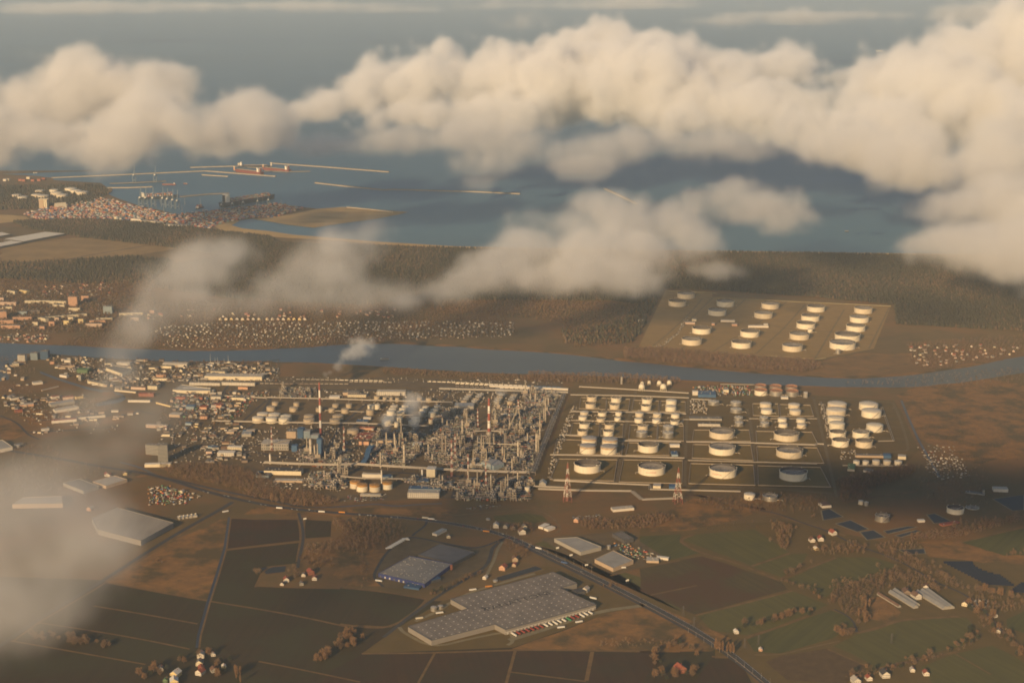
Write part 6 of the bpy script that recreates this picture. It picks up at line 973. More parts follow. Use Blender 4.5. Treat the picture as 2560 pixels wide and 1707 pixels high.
LINES = [(VM, [(1160, 690), (1200, 620), (1330, 590), (1480, 560), (1560, 520)], 26, (0, 1, 2), 'west of the nursery sheds', 26), (VM, [(1480, 540), (1700, 500), (1800, 560), (1830, 620)], 22, (0, 2, 1), 'above the nursery sheds', 26), (VM, [(1480, 390), (1600, 420), (1740, 470), (1880, 560), (2000, 620)], 24, (1, 2, 0), 'along the lane to the nursery', 18),
         (VM, [(620, 870), (760, 830), (900, 790), (1040, 755)], 18, (0, 4, 1), 'in the hedge above the curved meadow', 9), (VM, [(890, 530), (980, 490), (1080, 450)], 12, (0, 1, 4), 'on the short hedge between meadows', 9), (VM, [(870, 560), (960, 610), (1060, 640), (1130, 690)], 14, (4, 5, 0), 'on the diagonal field path', 8), (VM, [(820, 230), (900, 260), (880, 330), (850, 370)], 16, (1, 0, 2), 'in the copse by the willow lane', 22), (VM, [(1060, 390), (1180, 370), (1300, 390), (1360, 350)], 18, (0, 2), 'around the willow lane houses', 22), (VM, [(1340, 860), (1400, 820), (1350, 770), (1420, 700)], 12, (3, 1, 0), 'below the nursery orchard', 14), (VM, [(1210, 900), (1280, 880), (1310, 900)], 8, (1, 2), 'at the meadow footbridge', 14),
         (VM, [(80, 1090), (120, 1010), (220, 960), (330, 990), (380, 1060), (330, 1150), (100, 1160)], 26, (0, 4, 1), 'ringing the manor house', 14), (VM, [(460, 985), (580, 1010)], 14, (3,), 'in the poplar row at the dual road', 5), (VM, [(1260, 1160), (1450, 1110), (1600, 1090), (1800, 1030), (1980, 960), (2080, 880)], 26, (4, 0, 5), 'in the long hedgerow below the big meadow', 14), (VM, [(2040, 740), (2120, 790), (2200, 880), (2300, 980), (2352, 1040)], 20, (0, 1, 4), 'along the sunken lane', 18), (VM, [(2000, 610), (2120, 640), (2230, 660), (2330, 690)], 14, (0, 1), 'between the solar rows and rubble yard', 12), (VM, [(1650, 310), (1800, 300), (1960, 240), (2150, 210), (2352, 180)], 26, (3, 0, 1), 'in the belt below the ponds', 12), (VM, [(2240, 420), (2352, 400)], 8, (3, 0), 'at the edge of the sloping meadow', 8), (VM, [(1040, 190), (1075, 180)], 3, (2,), 'beside the first settling pond', 4),
         (VL, [(620, 740), (720, 700), (860, 640), (980, 580)], 20, (5, 4, 5), 'in the bushy hedge before the gate lane', 8), (VL, [(1120, 410), (1220, 400), (1280, 440), (1260, 480)], 14, (0, 4, 2), 'in the garden of the orange house', 16), (VL, [(1160, 290), (1300, 260), (1340, 300), (1230, 270)], 12, (4, 0), 'among the junction houses', 10), (VL, [(1800, 690), (1900, 680)], 6, (0, 5), 'behind the warehouse gatehouse', 10), (VK, [(2160, 240), (2250, 260), (2352, 250)], 12, (0, 1, 4), 'on the scrub bank above the fields', 18), (VK, [(1960, 500), (2000, 480), (2080, 500), (2150, 470)], 18, (0, 4, 2), 'in the farm grove', 16), (VK, [(1900, 530), (1930, 560), (1940, 600)], 8, (0, 2), 'between the moat and grove', 9), (VK, [(1650, 540), (1690, 560)], 4, (1,), 'beside the moated meadow', 6), (VK, [(2000, 1150), (2100, 1120), (2180, 1080), (2250, 980), (2310, 930)], 20, (2, 0, 1), 'in the rounded copse on the bare field', 14), (VK, [(180, 960), (400, 990), (600, 1010), (760, 1050)], 24, (2, 0), 'in the line across the dark fields', 12), (VK, [(1540, 1180), (1560, 1273)], 6, (3,), 'beside the farm lane', 5), (VK, [(960, 1180), (1000, 1230), (1260, 1100), (1440, 1130), (1430, 1230)], 22, (0, 4, 1), 'in the farm gardens', 16), (VK, [(1010, 480), (1050, 490)], 4, (5,), 'in the dry reed triangle', 10), (VL, [(20, 1040), (60, 1000), (100, 1080), (20, 1120)], 10, (2, 1), 'at the warehouse lawn corner', 12)]
for v, pts, n, kinds, where, wide in LINES: tree_line(v, pts, int(n*1.3), kinds, where, 'trees '+where, wide)
TREE_Q.sort(key=lambda q: q[0][1])                     # those that show largest stay single trees
n_t = 0; rest_t = []
for q in TREE_Q:
    if n_t < 290: tree_build(*q); n_t += 1
    else: rest_t.append(q)
VV, FF, TT = [], [], []; off = 0
for p, k, s, *_ in rest_t:
    h = (15, 17, 13, 21, 14, 10)[k]; cv, cf = crown_arrays(k+40, h*s, h*s*.36, 60, 2.6*s, 'poplar' if k == 3 else 'round'); cv = np.array(cv)+np.array([[p[0], p[1], 0]]); VV.append(cv); FF.append(np.array(cf)+off); off += len(cv); TT.append(np.full((len(cv), 3), .55 if k == 4 else random.uniform(.8, 1.25)))
mass('hedge_trees', np.concatenate(VV), np.concatenate(FF), np.concatenate(TT), M_twig, 'farther bare trees along the hedges and ponds', 'trees')
# woods nobody could count: bare belts and pine forest
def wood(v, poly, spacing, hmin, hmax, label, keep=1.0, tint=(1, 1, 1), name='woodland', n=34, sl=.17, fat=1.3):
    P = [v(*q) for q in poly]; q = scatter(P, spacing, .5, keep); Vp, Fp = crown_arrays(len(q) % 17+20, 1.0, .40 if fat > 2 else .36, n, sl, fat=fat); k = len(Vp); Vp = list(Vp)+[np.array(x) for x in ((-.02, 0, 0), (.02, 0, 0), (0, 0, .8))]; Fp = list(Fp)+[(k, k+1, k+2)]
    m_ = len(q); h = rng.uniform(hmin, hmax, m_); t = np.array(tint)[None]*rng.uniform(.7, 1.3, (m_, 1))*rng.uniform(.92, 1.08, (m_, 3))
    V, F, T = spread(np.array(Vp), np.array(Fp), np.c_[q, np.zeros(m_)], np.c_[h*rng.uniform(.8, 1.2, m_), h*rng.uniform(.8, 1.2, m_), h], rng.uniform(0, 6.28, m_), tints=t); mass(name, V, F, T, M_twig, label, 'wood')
wood(VA, [(0, 862), (360, 872), (640, 950), (560, 975), (300, 985), (0, 925), (-120, 900)], 8, 10, 16, 'brown bare wood between the refinery and the levee'); wood(VF, [(1330, 1035), (1700, 1010), (2000, 1040), (2200, 1120), (2352, 1220), (2200, 1270), (1800, 1190), (1450, 1120)], 8.5, 10, 16, 'bare wood below the office tower')
wood(VC, [(0, 570), (230, 562), (900, 615), (1560, 665), (1620, 720), (1500, 755), (1000, 735), (500, 690), (0, 640)], 9, 12, 18, 'bare riverside wood in front of the oil base', tint=(.95, .95, 1)); wood(VB, [(0, 30), (240, 40), (560, 45), (900, 70), (880, 105), (500, 95), (0, 85)], 9, 10, 15, 'bare river belt behind the ball tanks', .8)
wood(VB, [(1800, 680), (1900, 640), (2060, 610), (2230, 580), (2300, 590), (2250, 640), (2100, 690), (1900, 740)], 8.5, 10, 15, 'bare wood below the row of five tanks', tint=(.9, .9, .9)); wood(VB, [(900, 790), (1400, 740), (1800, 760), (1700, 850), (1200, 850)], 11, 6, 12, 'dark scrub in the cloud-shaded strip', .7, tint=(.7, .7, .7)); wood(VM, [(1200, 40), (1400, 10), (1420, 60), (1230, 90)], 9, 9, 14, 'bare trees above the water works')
wood(VK, [(2150, 215), (2500, 200), (2560, 300), (2400, 420), (2200, 430), (1960, 480), (2000, 380), (2250, 330)], 9, 7, 13, 'rough scrub wood beside the retail hall', .8); wood(VL, [(0, 230), (380, 220), (480, 300), (330, 420), (180, 480), (200, 680), (150, 690), (130, 480), (0, 420)], 10, 7, 13, 'bare scrub wood up to the retail hall', .6); wood(VL, [(1640, 210), (1900, 230), (2200, 180), (2320, 210), (2180, 280), (1900, 290), (1680, 290)], 8, 9, 14, 'bare wood between car lot and works halls'); wood(VL, [(1760, 1040), (2352, 1060), (2352, 1120), (1780, 1110)], 9, 5, 9, 'low scrub on the rough ground', .6)
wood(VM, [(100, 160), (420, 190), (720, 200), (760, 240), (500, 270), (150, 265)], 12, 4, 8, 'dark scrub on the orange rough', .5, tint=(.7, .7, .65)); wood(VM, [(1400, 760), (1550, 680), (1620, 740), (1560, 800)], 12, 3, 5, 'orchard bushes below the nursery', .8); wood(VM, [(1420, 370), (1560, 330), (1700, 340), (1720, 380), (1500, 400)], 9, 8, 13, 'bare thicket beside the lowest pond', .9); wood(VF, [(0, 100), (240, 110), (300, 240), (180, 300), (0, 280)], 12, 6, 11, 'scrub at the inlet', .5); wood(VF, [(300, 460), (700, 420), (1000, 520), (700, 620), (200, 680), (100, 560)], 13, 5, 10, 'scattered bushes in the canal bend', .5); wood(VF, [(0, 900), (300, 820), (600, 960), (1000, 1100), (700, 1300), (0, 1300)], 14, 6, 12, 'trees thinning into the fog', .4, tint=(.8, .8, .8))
wood(VE, [(0, 95), (900, 85), (900, 280), (680, 400), (300, 410), (0, 400)], 13, 6, 12, 'garden trees between the estate blocks', .75, tint=(.8, .8, .75), n=22, sl=.30, fat=2.6); wood(VE, [(330, 480), (900, 260), (2352, 260), (3000, 330), (3050, 420), (2352, 455), (1700, 495), (960, 500)], 11.5, 4, 8, 'leafless fruit trees of the allotment gardens', .8, tint=(.85, .85, .75), n=22, sl=.30, fat=2.6)
wood(VF, [(380, 90), (950, 110), (1500, 140), (2352, 150), (2352, 320), (1500, 330), (1000, 390), (600, 320)], 19, 5, 9, 'street trees of the river quarter', .6, tint=(.85, .82, .75), n=22, sl=.30, fat=2.6); wood(VF, [(1450, 400), (2300, 390), (1950, 700), (1400, 800), (1250, 700)], 19, 5, 9, 'trees among the works blocks', .6, tint=(.85, .82, .75), n=22, sl=.30, fat=2.6); wood(VB, [(2200, 120), (2900, 60), (2950, 560), (2450, 560), (2350, 470)], 17, 3, 8, 'scattered scrub on the russet marsh', .45, tint=(.75, .7, .6)); wood(VB, [(2330, 600), (2700, 560), (2700, 800), (2300, 800), (2250, 700)], 15, 5, 11, 'bare trees beyond the water works', .5)
wood(VM, [(1150, 700), (1200, 600), (1480, 520), (1560, 500), (1800, 560), (1850, 640), (1600, 600), (1420, 640), (1400, 700), (1320, 800), (1240, 760)], 9, 9, 15, 'bare wood round the nursery', .75, tint=(.8, .8, .8)); wood(VM, [(1450, 380), (1640, 420), (1900, 560), (2020, 620), (1960, 640), (1750, 520), (1500, 440)], 9, 9, 14, 'bare wood along the nursery lane', .7, tint=(.8, .8, .8)); wood(VM, [(1640, 290), (1900, 270), (2352, 170), (2352, 200), (1950, 310), (1660, 330)], 8, 9, 15, 'bare belt below the ponds', .8); wood(VM, [(2000, 640), (2352, 700), (2352, 740), (2200, 780), (2060, 760)], 9, 7, 12, 'bare thicket beside the rubble yard', .6); wood(VM, [(2040, 780), (2150, 800), (2320, 960), (2352, 1020), (2250, 980), (2100, 880)], 9, 8, 13, 'bare trees down the sunken lane', .7); wood(VM, [(800, 210), (940, 240), (930, 350), (860, 390), (820, 300)], 8, 9, 14, 'bare copse by the willow lane', .8); wood(VM, [(1030, 370), (1330, 330), (1380, 400), (1100, 420)], 9, 7, 12, 'bare trees behind the willow lane houses', .8); wood(VM, [(1230, 1170), (1500, 1090), (1850, 1020), (2000, 960), (2060, 900), (2090, 920), (1980, 1010), (1500, 1130), (1300, 1200)], 9, 5, 11, 'scrub of the long hedgerow', .6)
wood(U, [(1000, 690), (1290, 690), (1480, 700), (1450, 790), (1320, 800), (1290, 740), (1000, 715)], 11, 5, 11, 'mixed scrub between the gardens and the oil base', .7, tint=(.8, .78, .7), n=22, sl=.28, fat=2.2); wood(U, [(880, 846), (1080, 859), (1300, 866), (1330, 878), (1080, 872), (880, 858)], 9, 6, 11, 'bare trees lining the refinery river bank', .8, tint=(.85, .85, .8), n=24, sl=.24, fat=2); wood(U, [(560, 690), (1000, 690), (1000, 712), (560, 712), (330, 720), (340, 690)], 12, 5, 10, 'trees behind the straight row of houses', .7, tint=(.8, .78, .7), n=22, sl=.28, fat=2.2)
wood(VB, [(1850, 690-600), (2352, 40), (2900, 0), (2900, 90), (2352, 120)], 16, 6, 11, 'trees of the far river bank', .6); wood(U, [(2080, 790), (2352, 770), (2700, 760), (2700, 800), (2352, 812), (2150, 850), (2090, 840)], 13, 6, 12, 'bare trees among the bank gardens', .8, tint=(.9, .85, .8)); wood(VB, [(2240, 240), (2700, 200), (2800, 420), (2352, 460)], 20, 3, 7, 'low bushes on the russet heath', .5, tint=(.8, .75, .7)); wood(U, [(0, 870), (90, 900), (40, 960), (-100, 960)], 14, 5, 9, 'bushes on the inlet meadow', .4)
pv = []; pf = []
for lv, (z0, z1, r) in enumerate(((.12, .66, .42), (.40, 1.0, .30))):
    k = len(pv); pv += [(r*math.cos(2*math.pi*i/5+lv), r*math.sin(2*math.pi*i/5+lv), z0) for i in range(5)]+[(.03*lv, .02, z1)]; pf += [(k+i, k+(i+1) % 5, k+5) for i in range(5)]
def pines(poly, spacing, label, keep=1.0, v=U, hm=(11, 19)):
    P = [v(*q) for q in poly]; q = scatter(P, spacing, .5, keep); q = q[~in_poly(q, [VC(*c) for c in [(60, 560), (330, 70), (760, 85), (2200, 200), (2070, 600), (1500, 680)]])]; m_ = len(q); h = rng.uniform(*hm, m_); nb = np.sin(q[:, 0]*.004+1.3)*np.sin(q[:, 1]*.006)+np.sin(q[:, 0]*.011)*.5
    t = np.array([[1, 1, 1]])*(rng.uniform(.8, 1.2, (m_, 1))+.22*nb[:, None]); br = rng.random(m_) < np.clip(.16+.3*nb, .03, .6); t[br] *= np.array([1.7, 1.3, 1.35])
    V, F, T = spread(np.array(pv), np.array(pf), np.c_[q, np.zeros(m_)], np.c_[h*.95, h*.95, h], rng.uniform(0, 6.28, m_), tints=t); mass('pine_forest', V, F, T, M_needle, label, 'forest')
pines([(1040, 572), (1400, 579), (1800, 583), (2352, 592), (2900, 602), (2900, 770), (2352, 762), (2060, 745), (2055, 700), (1860, 682), (1640, 668), (1530, 664), (1470, 700), (1400, 690), (1250, 690), (1000, 690), (820, 700), (560, 690), (340, 660), (400, 610), (520, 590), (640, 560), (880, 568)], 10, 'wide dark pine forest along the coast')
pines([(30, 510), (200, 505), (400, 518), (480, 530), (620, 545), (640, 560), (520, 590), (400, 570), (180, 545), (160, 540), (60, 525)], 10, 'dark forest strip below the container yard'); pines([(-200, 600), (60, 605), (300, 590), (400, 600), (340, 650), (200, 652), (0, 640), (-200, 650)], 11, 'dark forest between heath and estate', .9)
pines([(-200, 425), (60, 428), (220, 425), (260, 440), (200, 470), (80, 480), (-200, 490)], 13, 'dark trees around the port tanks', .7); pines([(1480, 700), (1530, 664), (1640, 668), (1580, 700), (1500, 770), (1440, 790), (1300, 790), (1290, 760), (1400, 750)], 14, 'mixed scrub beside the oil base', .7)
# allotment huts
hut = MB(); hut.box((0, 0, 1.3), (5, 4, 2.6)); hutm = {}; roofv = MB(); roofv.add([(-2.8, -2.3, 2.62), (2.8, -2.3, 2.62), (2.8, 2.3, 2.62), (-2.8, 2.3, 2.62), (-2.8, 0, 4.1), (2.8, 0, 4.1)], [(0, 1, 5, 4), (2, 3, 4, 5), (1, 2, 5), (3, 0, 4)]); rfm = {}
P = [VE(*q) for q in [(820, 395), (1000, 362), (1300, 345), (2352, 335), (3020, 345), (3040, 430), (2352, 448), (1800, 472), (1500, 490), (1050, 495), (960, 480), (1000, 430)]]; q = scatter(P, 16.5, .32, .66); far = q[:, 1].argsort(); q = q[far]
for i, (x, y) in enumerate(q[:300]):
    w = random.choice(('white', 'cream', 'grey', 'tan', 'brown', 'grey')); r = random.choice(('grey', 'dark', 'pale', 'red', 'brown'))
    if w not in hutm: hutm[w] = hut.mesh('wall', WALLS[w])
    if r not in rfm: rfm[r] = roofv.mesh('roof', ROOFS[r])
    s = random.uniform(.65, 1.25); t = thing('garden_hut', f'{CN[w]} allotment hut with {RN[r]} roof near the river bank', 'hut', (x, y, 0), random.uniform(-.3, .3)+random.choice((0, 1.57)), 'allotment huts near the river bank'); t.scale = (s, s, s); put('wall', hutm[w], t); put('roof', rfm[r], t)
q2 = q[300:]; n_ = len(q2); boxes(np.c_[q2, np.zeros(n_)], np.c_[rng.uniform(4, 8, n_), rng.uniform(3.5, 6, n_), rng.uniform(2.6, 4.5, n_)], rng.uniform(-.3, .3, n_), rng.choice([.6, .42, .28, .16, .1, .08], n_)[:, None]*np.array([[1, .88, .7]]), 'distant_huts', M_tint, 'farther allotment huts dotted through the gardens', 'huts')
P = [U(*q) for q in [(2090, 790), (2352, 770), (2500, 765), (2500, 800), (2352, 810), (2200, 840), (2100, 845)]]; q = scatter(P, 34, .45, .8)
for x, y in q[:70]:
    w = random.choice(('white', 'pink', 'cream', 'grey')); r = random.choice(('red', 'grey', 'brown')); house((x, y, 0), random.uniform(0, 3), random.uniform(.6, 1.0), w, r, f'{CN[w]} garden house with {RN[r]} roof by the eastern river bank', 'garden houses by the eastern river bank', chim=False)
# ---------------------------------------------------------------- vehicles, wagons, masts, signs, fences
CAR = [('white', (.62, .58, .50)), ('silver', (.34, .32, .29)), ('black', (.02, .02, .022)), ('red', (.33, .04, .03)), ('blue', (.05, .09, .18)), ('grey', (.15, .14, .13))]
carb = MB(); carb.box((0, 0, .62), (4.4, 1.8, .75)); carb_m = {}; cab = MB(); cab.add([(-1.5, -.82, 1.0), (1.2, -.82, 1.0), (1.2, .82, 1.0), (-1.5, .82, 1.0), (-1.1, -.7, 1.55), (.5, -.7, 1.55), (.5, .7, 1.55), (-1.1, .7, 1.55)], [(4, 5, 6, 7), (0, 1, 5, 4), (1, 2, 6, 5), (2, 3, 7, 6), (3, 0, 4, 7)]); cab_m = cab.mesh('cabin', GLASS)
whl = MB()
for x in (-1.4, 1.4):
    for y in (-.9, .9): whl.tube((x, y-.1, .34), (x, y+.1, .34), .34, n=8)
whl_m = whl.mesh('wheels', mat('tyre_rubber', (.02, .02, .02)))
def car(p, rz, where, group, s=1.0):
    n, c = random.choice(CAR[:3]+CAR)
    if n not in carb_m: carb_m[n] = carb.mesh('body', mat('car_paint_'+n, c, rough=.35, spec=.5))
    t = thing('car', f'{n} car {where}', 'car', p, rz, group); t.scale = (s, s, s); put('body', carb_m[n], t); put('cabin', cab_m, t); put('wheels', whl_m, t)['kind'] = 'stuff'
def lot(v, poly, sp, n, where, group, rz=.2):
    q = scatter([v(*p) for p in poly], sp, .2); rng.shuffle(q)
    for x, y in q[:n]: car((x, y, .3), rz+random.choice((0, math.pi)), where, group)
lot(VA, [(640, 905), (980, 890), (1000, 940), (650, 955)], 6.5, 60, 'in the refinery car park', 'cars in the refinery car park'); lot(VL, [(1590, 195), (1800, 185), (1810, 215), (1640, 225)], 8, 26, 'in the lot before the showroom', 'cars in the showroom lot'); lot(VL, [(860, 140), (980, 118), (1130, 120), (1000, 150), (900, 158)], 8, 24, 'parked beside the levee', 'cars parked beside the levee'); lot(VF, [(2040, 220), (2350, 200), (2350, 260), (2020, 265)], 9, 40, 'in the works lot near the river', 'cars in the works lot'); lot(VF, [(1930, 720), (2040, 720), (2000, 800), (1930, 800)], 8, 20, 'in the lot beside the refinery road', 'cars beside the refinery road'); lot(VF, [(1560, 780), (1900, 700), (1880, 800), (1600, 830)], 9, 30, 'in the office tower car park', 'cars in the office car park'); lot(VF, [(1300, 215), (1600, 215), (1560, 290), (1420, 290)], 10, 34, 'in the riverside dealers yard', 'cars in the riverside yard')
lot(VF, [(2250, 1140), (2352, 1130), (2352, 1180), (2270, 1180)], 8, 10, 'by the refinery gate sheds', 'cars by the gate sheds'); lot(VB, [(2300, 480), (2400, 470), (2420, 560), (2330, 560)], 9, 22, 'on the works yard beyond the drain', 'cars on the works yard')
TR = [('white', (.64, .60, .52)), ('dark red', (.24, .05, .035)), ('orange', (.50, .20, .03)), ('green', (.05, .22, .09)), ('cream', (.55, .48, .35)), ('blue', (.06, .10, .2))]
trl = MB(); trl.box((0, 0, 2.5), (13.4, 2.55, 2.9)); cabt = MB(); cabt.add([(-1.1, -1.25, .8), (1.1, -1.25, .8), (1.1, 1.25, .8), (-1.1, 1.25, .8), (-1.1, -1.2, 3.8), (.75, -1.2, 3.8), (.75, 1.2, 3.8), (-1.1, 1.2, 3.8)], [(4, 5, 6, 7), (0, 1, 5, 4), (1, 2, 6, 5), (2, 3, 7, 6), (3, 0, 4, 7)]); whl2 = MB()
for x in (-5.2, -4, -2.8, 4.4, 7.8):
    for y in (-1.05, 1.05): whl2.tube((x, y-.15, .5), (x, y+.15, .5), .5, n=8)
whl2_m = whl2.mesh('wheels', MATS['tyre_rubber']); tr_m = {}; cb_m = {}
def truck(p, rz, c, label, group=None, cabin=True):
    n = TR[c][0]
    if c not in tr_m: tr_m[c] = trl.mesh('trailer_body', mat('truck_'+n.replace(' ', '_'), TR[c][1], rough=.5)); cb_m[c] = cabt.mesh('cab', MATS['truck_'+n.replace(' ', '_')])
    t = thing('truck' if cabin else 'trailer', label, 'truck' if cabin else 'trailer', p, rz, group); put('trailer_body', tr_m[c], t); put('wheels', whl2_m, t)['kind'] = 'stuff'
    if cabin: put('cab', cb_m[c], t, (8.2, 0, 0))
cols = [0, 1, 1, 1, 1, 1, 1, 0, 0, 0, 0, 0, 3, 1, 1, 0, 0, 0]
for k, c in enumerate(cols):
    q = P0 + (P1-P0)*((k*1.32+1.5)/(nd+.5)) + WO - E2n*10.5; truck((q.x, q.y, .32), RZ-math.pi/2, c, f'{TR[c][0]} trailer backed up to the lettered warehouse docks', 'trailers at the lettered warehouse docks', cabin=c in (0, 3) and k % 3 == 0)
for v, x, y, a, c, lab in [(VL, 545, 905, .35, 4, 'cream trailer on the lane behind the lettered warehouse'), (VL, 685, 868, .35, 0, 'white trailer farther up the lane behind the warehouse'), (VL, 915, 708, .35, 0, 'lone white truck at the warehouse rear road'), (VL, 1025, 685, .3, 2, 'orange truck at the warehouse rear road'), (VL, 1650, 930, .4, 0, 'white truck turning on the dock apron'), (VL, 1525, 968, .3, 0, 'small white truck on the dock apron edge'), (VL, 1748, 765, -.5, 0, 'white truck beside the gatehouse'), (VL, 265, 645, -.3, 0, 'white truck beside the blue front wall'), (VL, 455, 360, -.2, 0, 'white trailer at the head of the trailer row'), (VL, 1008, 303, -.25, 2, 'yellow-orange truck nearing the junction'), (VL, 628, 218, -.2, 0, 'white truck on the main road by the slip lane'), (VL, 586, 210, -.2, 4, 'short cream lorry on the main road'), (VL, 10, 172, -.1, 2, 'orange truck on the main road by the heath'), (VK, 2098, 158, -.1, 0, 'white lorry behind the orange truck'), (VK, 1822, 134, -.15, 0, 'white lorry alone on the main road'), (VK, 1470, 158, .6, 0, 'white van-bodied lorry at the side road'), (VL, 1370, 420, -.55, 0, 'white lorry on the dual carriageway'), (VL, 1548, 520, -.55, 5, 'blue lorry on the dual carriageway'), (VL, 1950, 555, .1, 0, 'white lorry outside the square works hall')]: truck((*v(x, y)[:2], .34), a, c, lab)
for k in range(9): p = VL(335+k*14, 420-k*8); truck((p.x, p.y, .3), .4, 0, 'white trailer in the slanting row by the retail hall', 'slanting row of trailers')
for _ in range(34):
    i = random.randrange(3, 12); a, b = pm[i], pm[i+1] if i+1 < len(pm) else pm[i]; q = a.lerp(b, random.random()); e = b-a; n = Vector((-e.y, e.x, 0)).normalized(); car((q+n*random.choice((-4, 4))+Vector((0, 0, .36))), math.atan2(e.y, e.x), 'driving on the main road', 'cars driving on the main road')
# railway: tracks and wagons
tankw = MB(); tankw.tube((-6, 0, 2.6), (6, 0, 2.6), 1.5, n=10); boxw = MB(); boxw.box((0, 0, 2.5), (13, 2.8, 3)); bog = MB(); bog.box((-4, 0, .6), (2.6, 2, .8)); bog.box((4, 0, .6), (2.6, 2, .8)); bog_m = bog.mesh('bogies', W_steel)
WG = [('pale', W_white, 0), ('black', P_dark, 0), ('grey', P_steel, 0), ('blue', P_blue, 1), ('brown', WALLS['brown'], 1), ('white', WALLS['white'], 1)]; wg_m = {}
trk = [((700, 48), (1500, 62), (2330, 105)), ((-200, 60), (700, 66), (1500, 82), (2320, 112)), ((300, 30), (1400, 50), (2300, 92)), ((900, 12), (1700, 36), (2320, 78))]
cnt = 0
for pts in trk:
    P = [VA(*q) for q in pts]; ribbon(P, 5, .3, 'railway_track', mat('ballast', (.10, .08, .065), var=.2, scale=.2))
    for a, b in zip(P[:-1], P[1:]):
        e = b-a; n = int(e.length/15.5); on = True
        for k in range(n):
            if k % 9 == 0: on = random.random() < .68; c = random.randrange(6)
            if on and cnt < 230:
                if c not in wg_m: wg_m[c] = (boxw if WG[c][2] else tankw).mesh('wagon_body', WG[c][1])
                q = a+e*(k+.5)/n; t = thing('rail_wagon', f'{WG[c][0]} {"box" if WG[c][2] else "tank"} wagon standing in the refinery sidings', 'wagon', (q.x, q.y, .35), math.atan2(e.y, e.x), 'wagons in the refinery sidings'); put('wagon_body', wg_m[c], t); put('bogies', bog_m, t)['kind'] = 'stuff'; cnt += 1
bld(VA, (1760, 82), (2352, 108), 8, 5, 'white', 'white', name='loading_canopy', label='very long white loading canopy over the sidings', cat='canopy'); bld(VA, (1380, 100), (2352, 128), 6, 4.5, 'grey', 'pale', name='loading_canopy', label='grey loading canopy in front of the white one', cat='canopy')
# stacked goods, scrap, machine parks: small pieces without number
def goods(v, poly, sp, keep, label, cols, hmax=4, name='stored_goods', big=5):
    q = scatter([v(*p) for p in poly], sp, .5, keep); n = len(q); c = np.array(cols)[rng.integers(0, len(cols), n)]; boxes(np.c_[q, np.full(n, .2)], np.c_[rng.uniform(1.5, big*1.6, n), rng.uniform(1.5, big*.7, n), rng.uniform(1, hmax, n)], rng.choice([.1, 1.67, .6], n), c*rng.uniform(.7, 1.2, (n, 1)), name, M_tint, label, 'goods')
GC = [(.46, .40, .31), (.3, .25, .185), (.13, .105, .08), (.34, .26, .17), (.2, .165, .12), (.38, .33, .26)]; GM = GC+[(.35, .08, .05), (.07, .14, .24), (.45, .2, .06), (.1, .2, .1)]
goods(VF, [(1240, 1200), (1450, 1190), (1690, 1280), (1560, 1350), (1250, 1355)], 8, .6, 'colourful heap of machines and containers in the scrap yard', GM); goods(VL, [(1880, 380), (2000, 390), (2270, 490), (2200, 520), (1990, 470)], 7, .6, 'stacked building goods in the yard beside the halls', GM, 3); goods(VM, [(2020, 690), (2130, 680), (2150, 730), (2040, 740)], 6, .6, 'pale rubble heap in the yard', GC, 3)
goods(VF, [(940, 260), (1700, 180), (2352, 200), (2352, 310), (1450, 320), (1050, 370)], 9.5, .55, 'stored goods across the river quarter yards', GC, 4); goods(VF, [(1450, 400), (2250, 400), (2000, 640), (1430, 620)], 10, .5, 'stored goods among the works blocks', GM, 4); goods(VF, [(380, 100), (900, 130), (950, 300), (700, 300)], 10, .5, 'stored goods by the riverside towers', GC, 5); goods(VB, [(260, 220), (290, 230), (140, 620), (110, 620), (190, 380)], 7, .7, 'row of pumps and stores beside the pipe corridor', GC, 4); goods(VB, [(950, 190), (1050, 190), (1060, 270), (950, 270)], 7, .6, 'pump manifold beside the silver tanks', GC, 4); goods(VB, [(950, 110), (1300, 105), (1320, 165), (1110, 165)], 8, .6, 'clutter of the pumping yard by the river', GM, 6); goods(VB, [(1710, 215), (1760, 215), (1800, 400), (1760, 400)], 7, .6, 'valve manifolds beside the dome-roof tanks', GC, 3)
goods(VB, [(1820, 480), (1920, 480), (1940, 520), (1840, 540)], 9, .6, 'equipment on the concrete apron in the loop', GC, 3); goods(VA, [(300, 380), (1300, 400), (1200, 640), (720, 700), (300, 660)], 12, .5, 'equipment scattered through the refinery core', GC, 6); goods(VA, [(0, 380), (300, 380), (300, 700), (-200, 620)], 14, .4, 'equipment beside the grey works hall', GC, 4); goods(VA, [(20, 780), (700, 760), (700, 870), (20, 850)], 11, .45, 'small stores below the cream building', GC, 4); goods(VA, [(760, 190), (1480, 210), (1420, 350), (980, 360), (860, 250)], 12, .3, 'small equipment between inner tanks', GC, 3); goods(VA, [(60, 100), (1600, 100), (1500, 200), (60, 170)], 12, .35, 'equipment behind the straight pipe rack', GC, 4); goods(VA, [(1480, 120), (2280, 130), (2200, 240), (1480, 240)], 11, .4, 'equipment near the sidings', GC, 5); goods(VC, [(430, 440), (500, 300), (540, 300), (430, 470), (280, 560), (250, 545)], 8, .5, 'parked machines along the oil base lane', GC, 3); goods(VA, [(-250, 5), (2300, 20), (2320, 70), (700, 40), (-250, 60)], 14, .4, 'piles along the river works', GC, 4); goods(VB, [(2290, 460), (2500, 450), (2560, 600), (2350, 620)], 12, .5, 'pallets and stores on the yard beyond the drain', GC, 3); goods(VE, [(0, 415), (300, 412), (280, 465), (0, 465)], 12, .4, 'boats and huts ashore on the town bank', GC, 4)
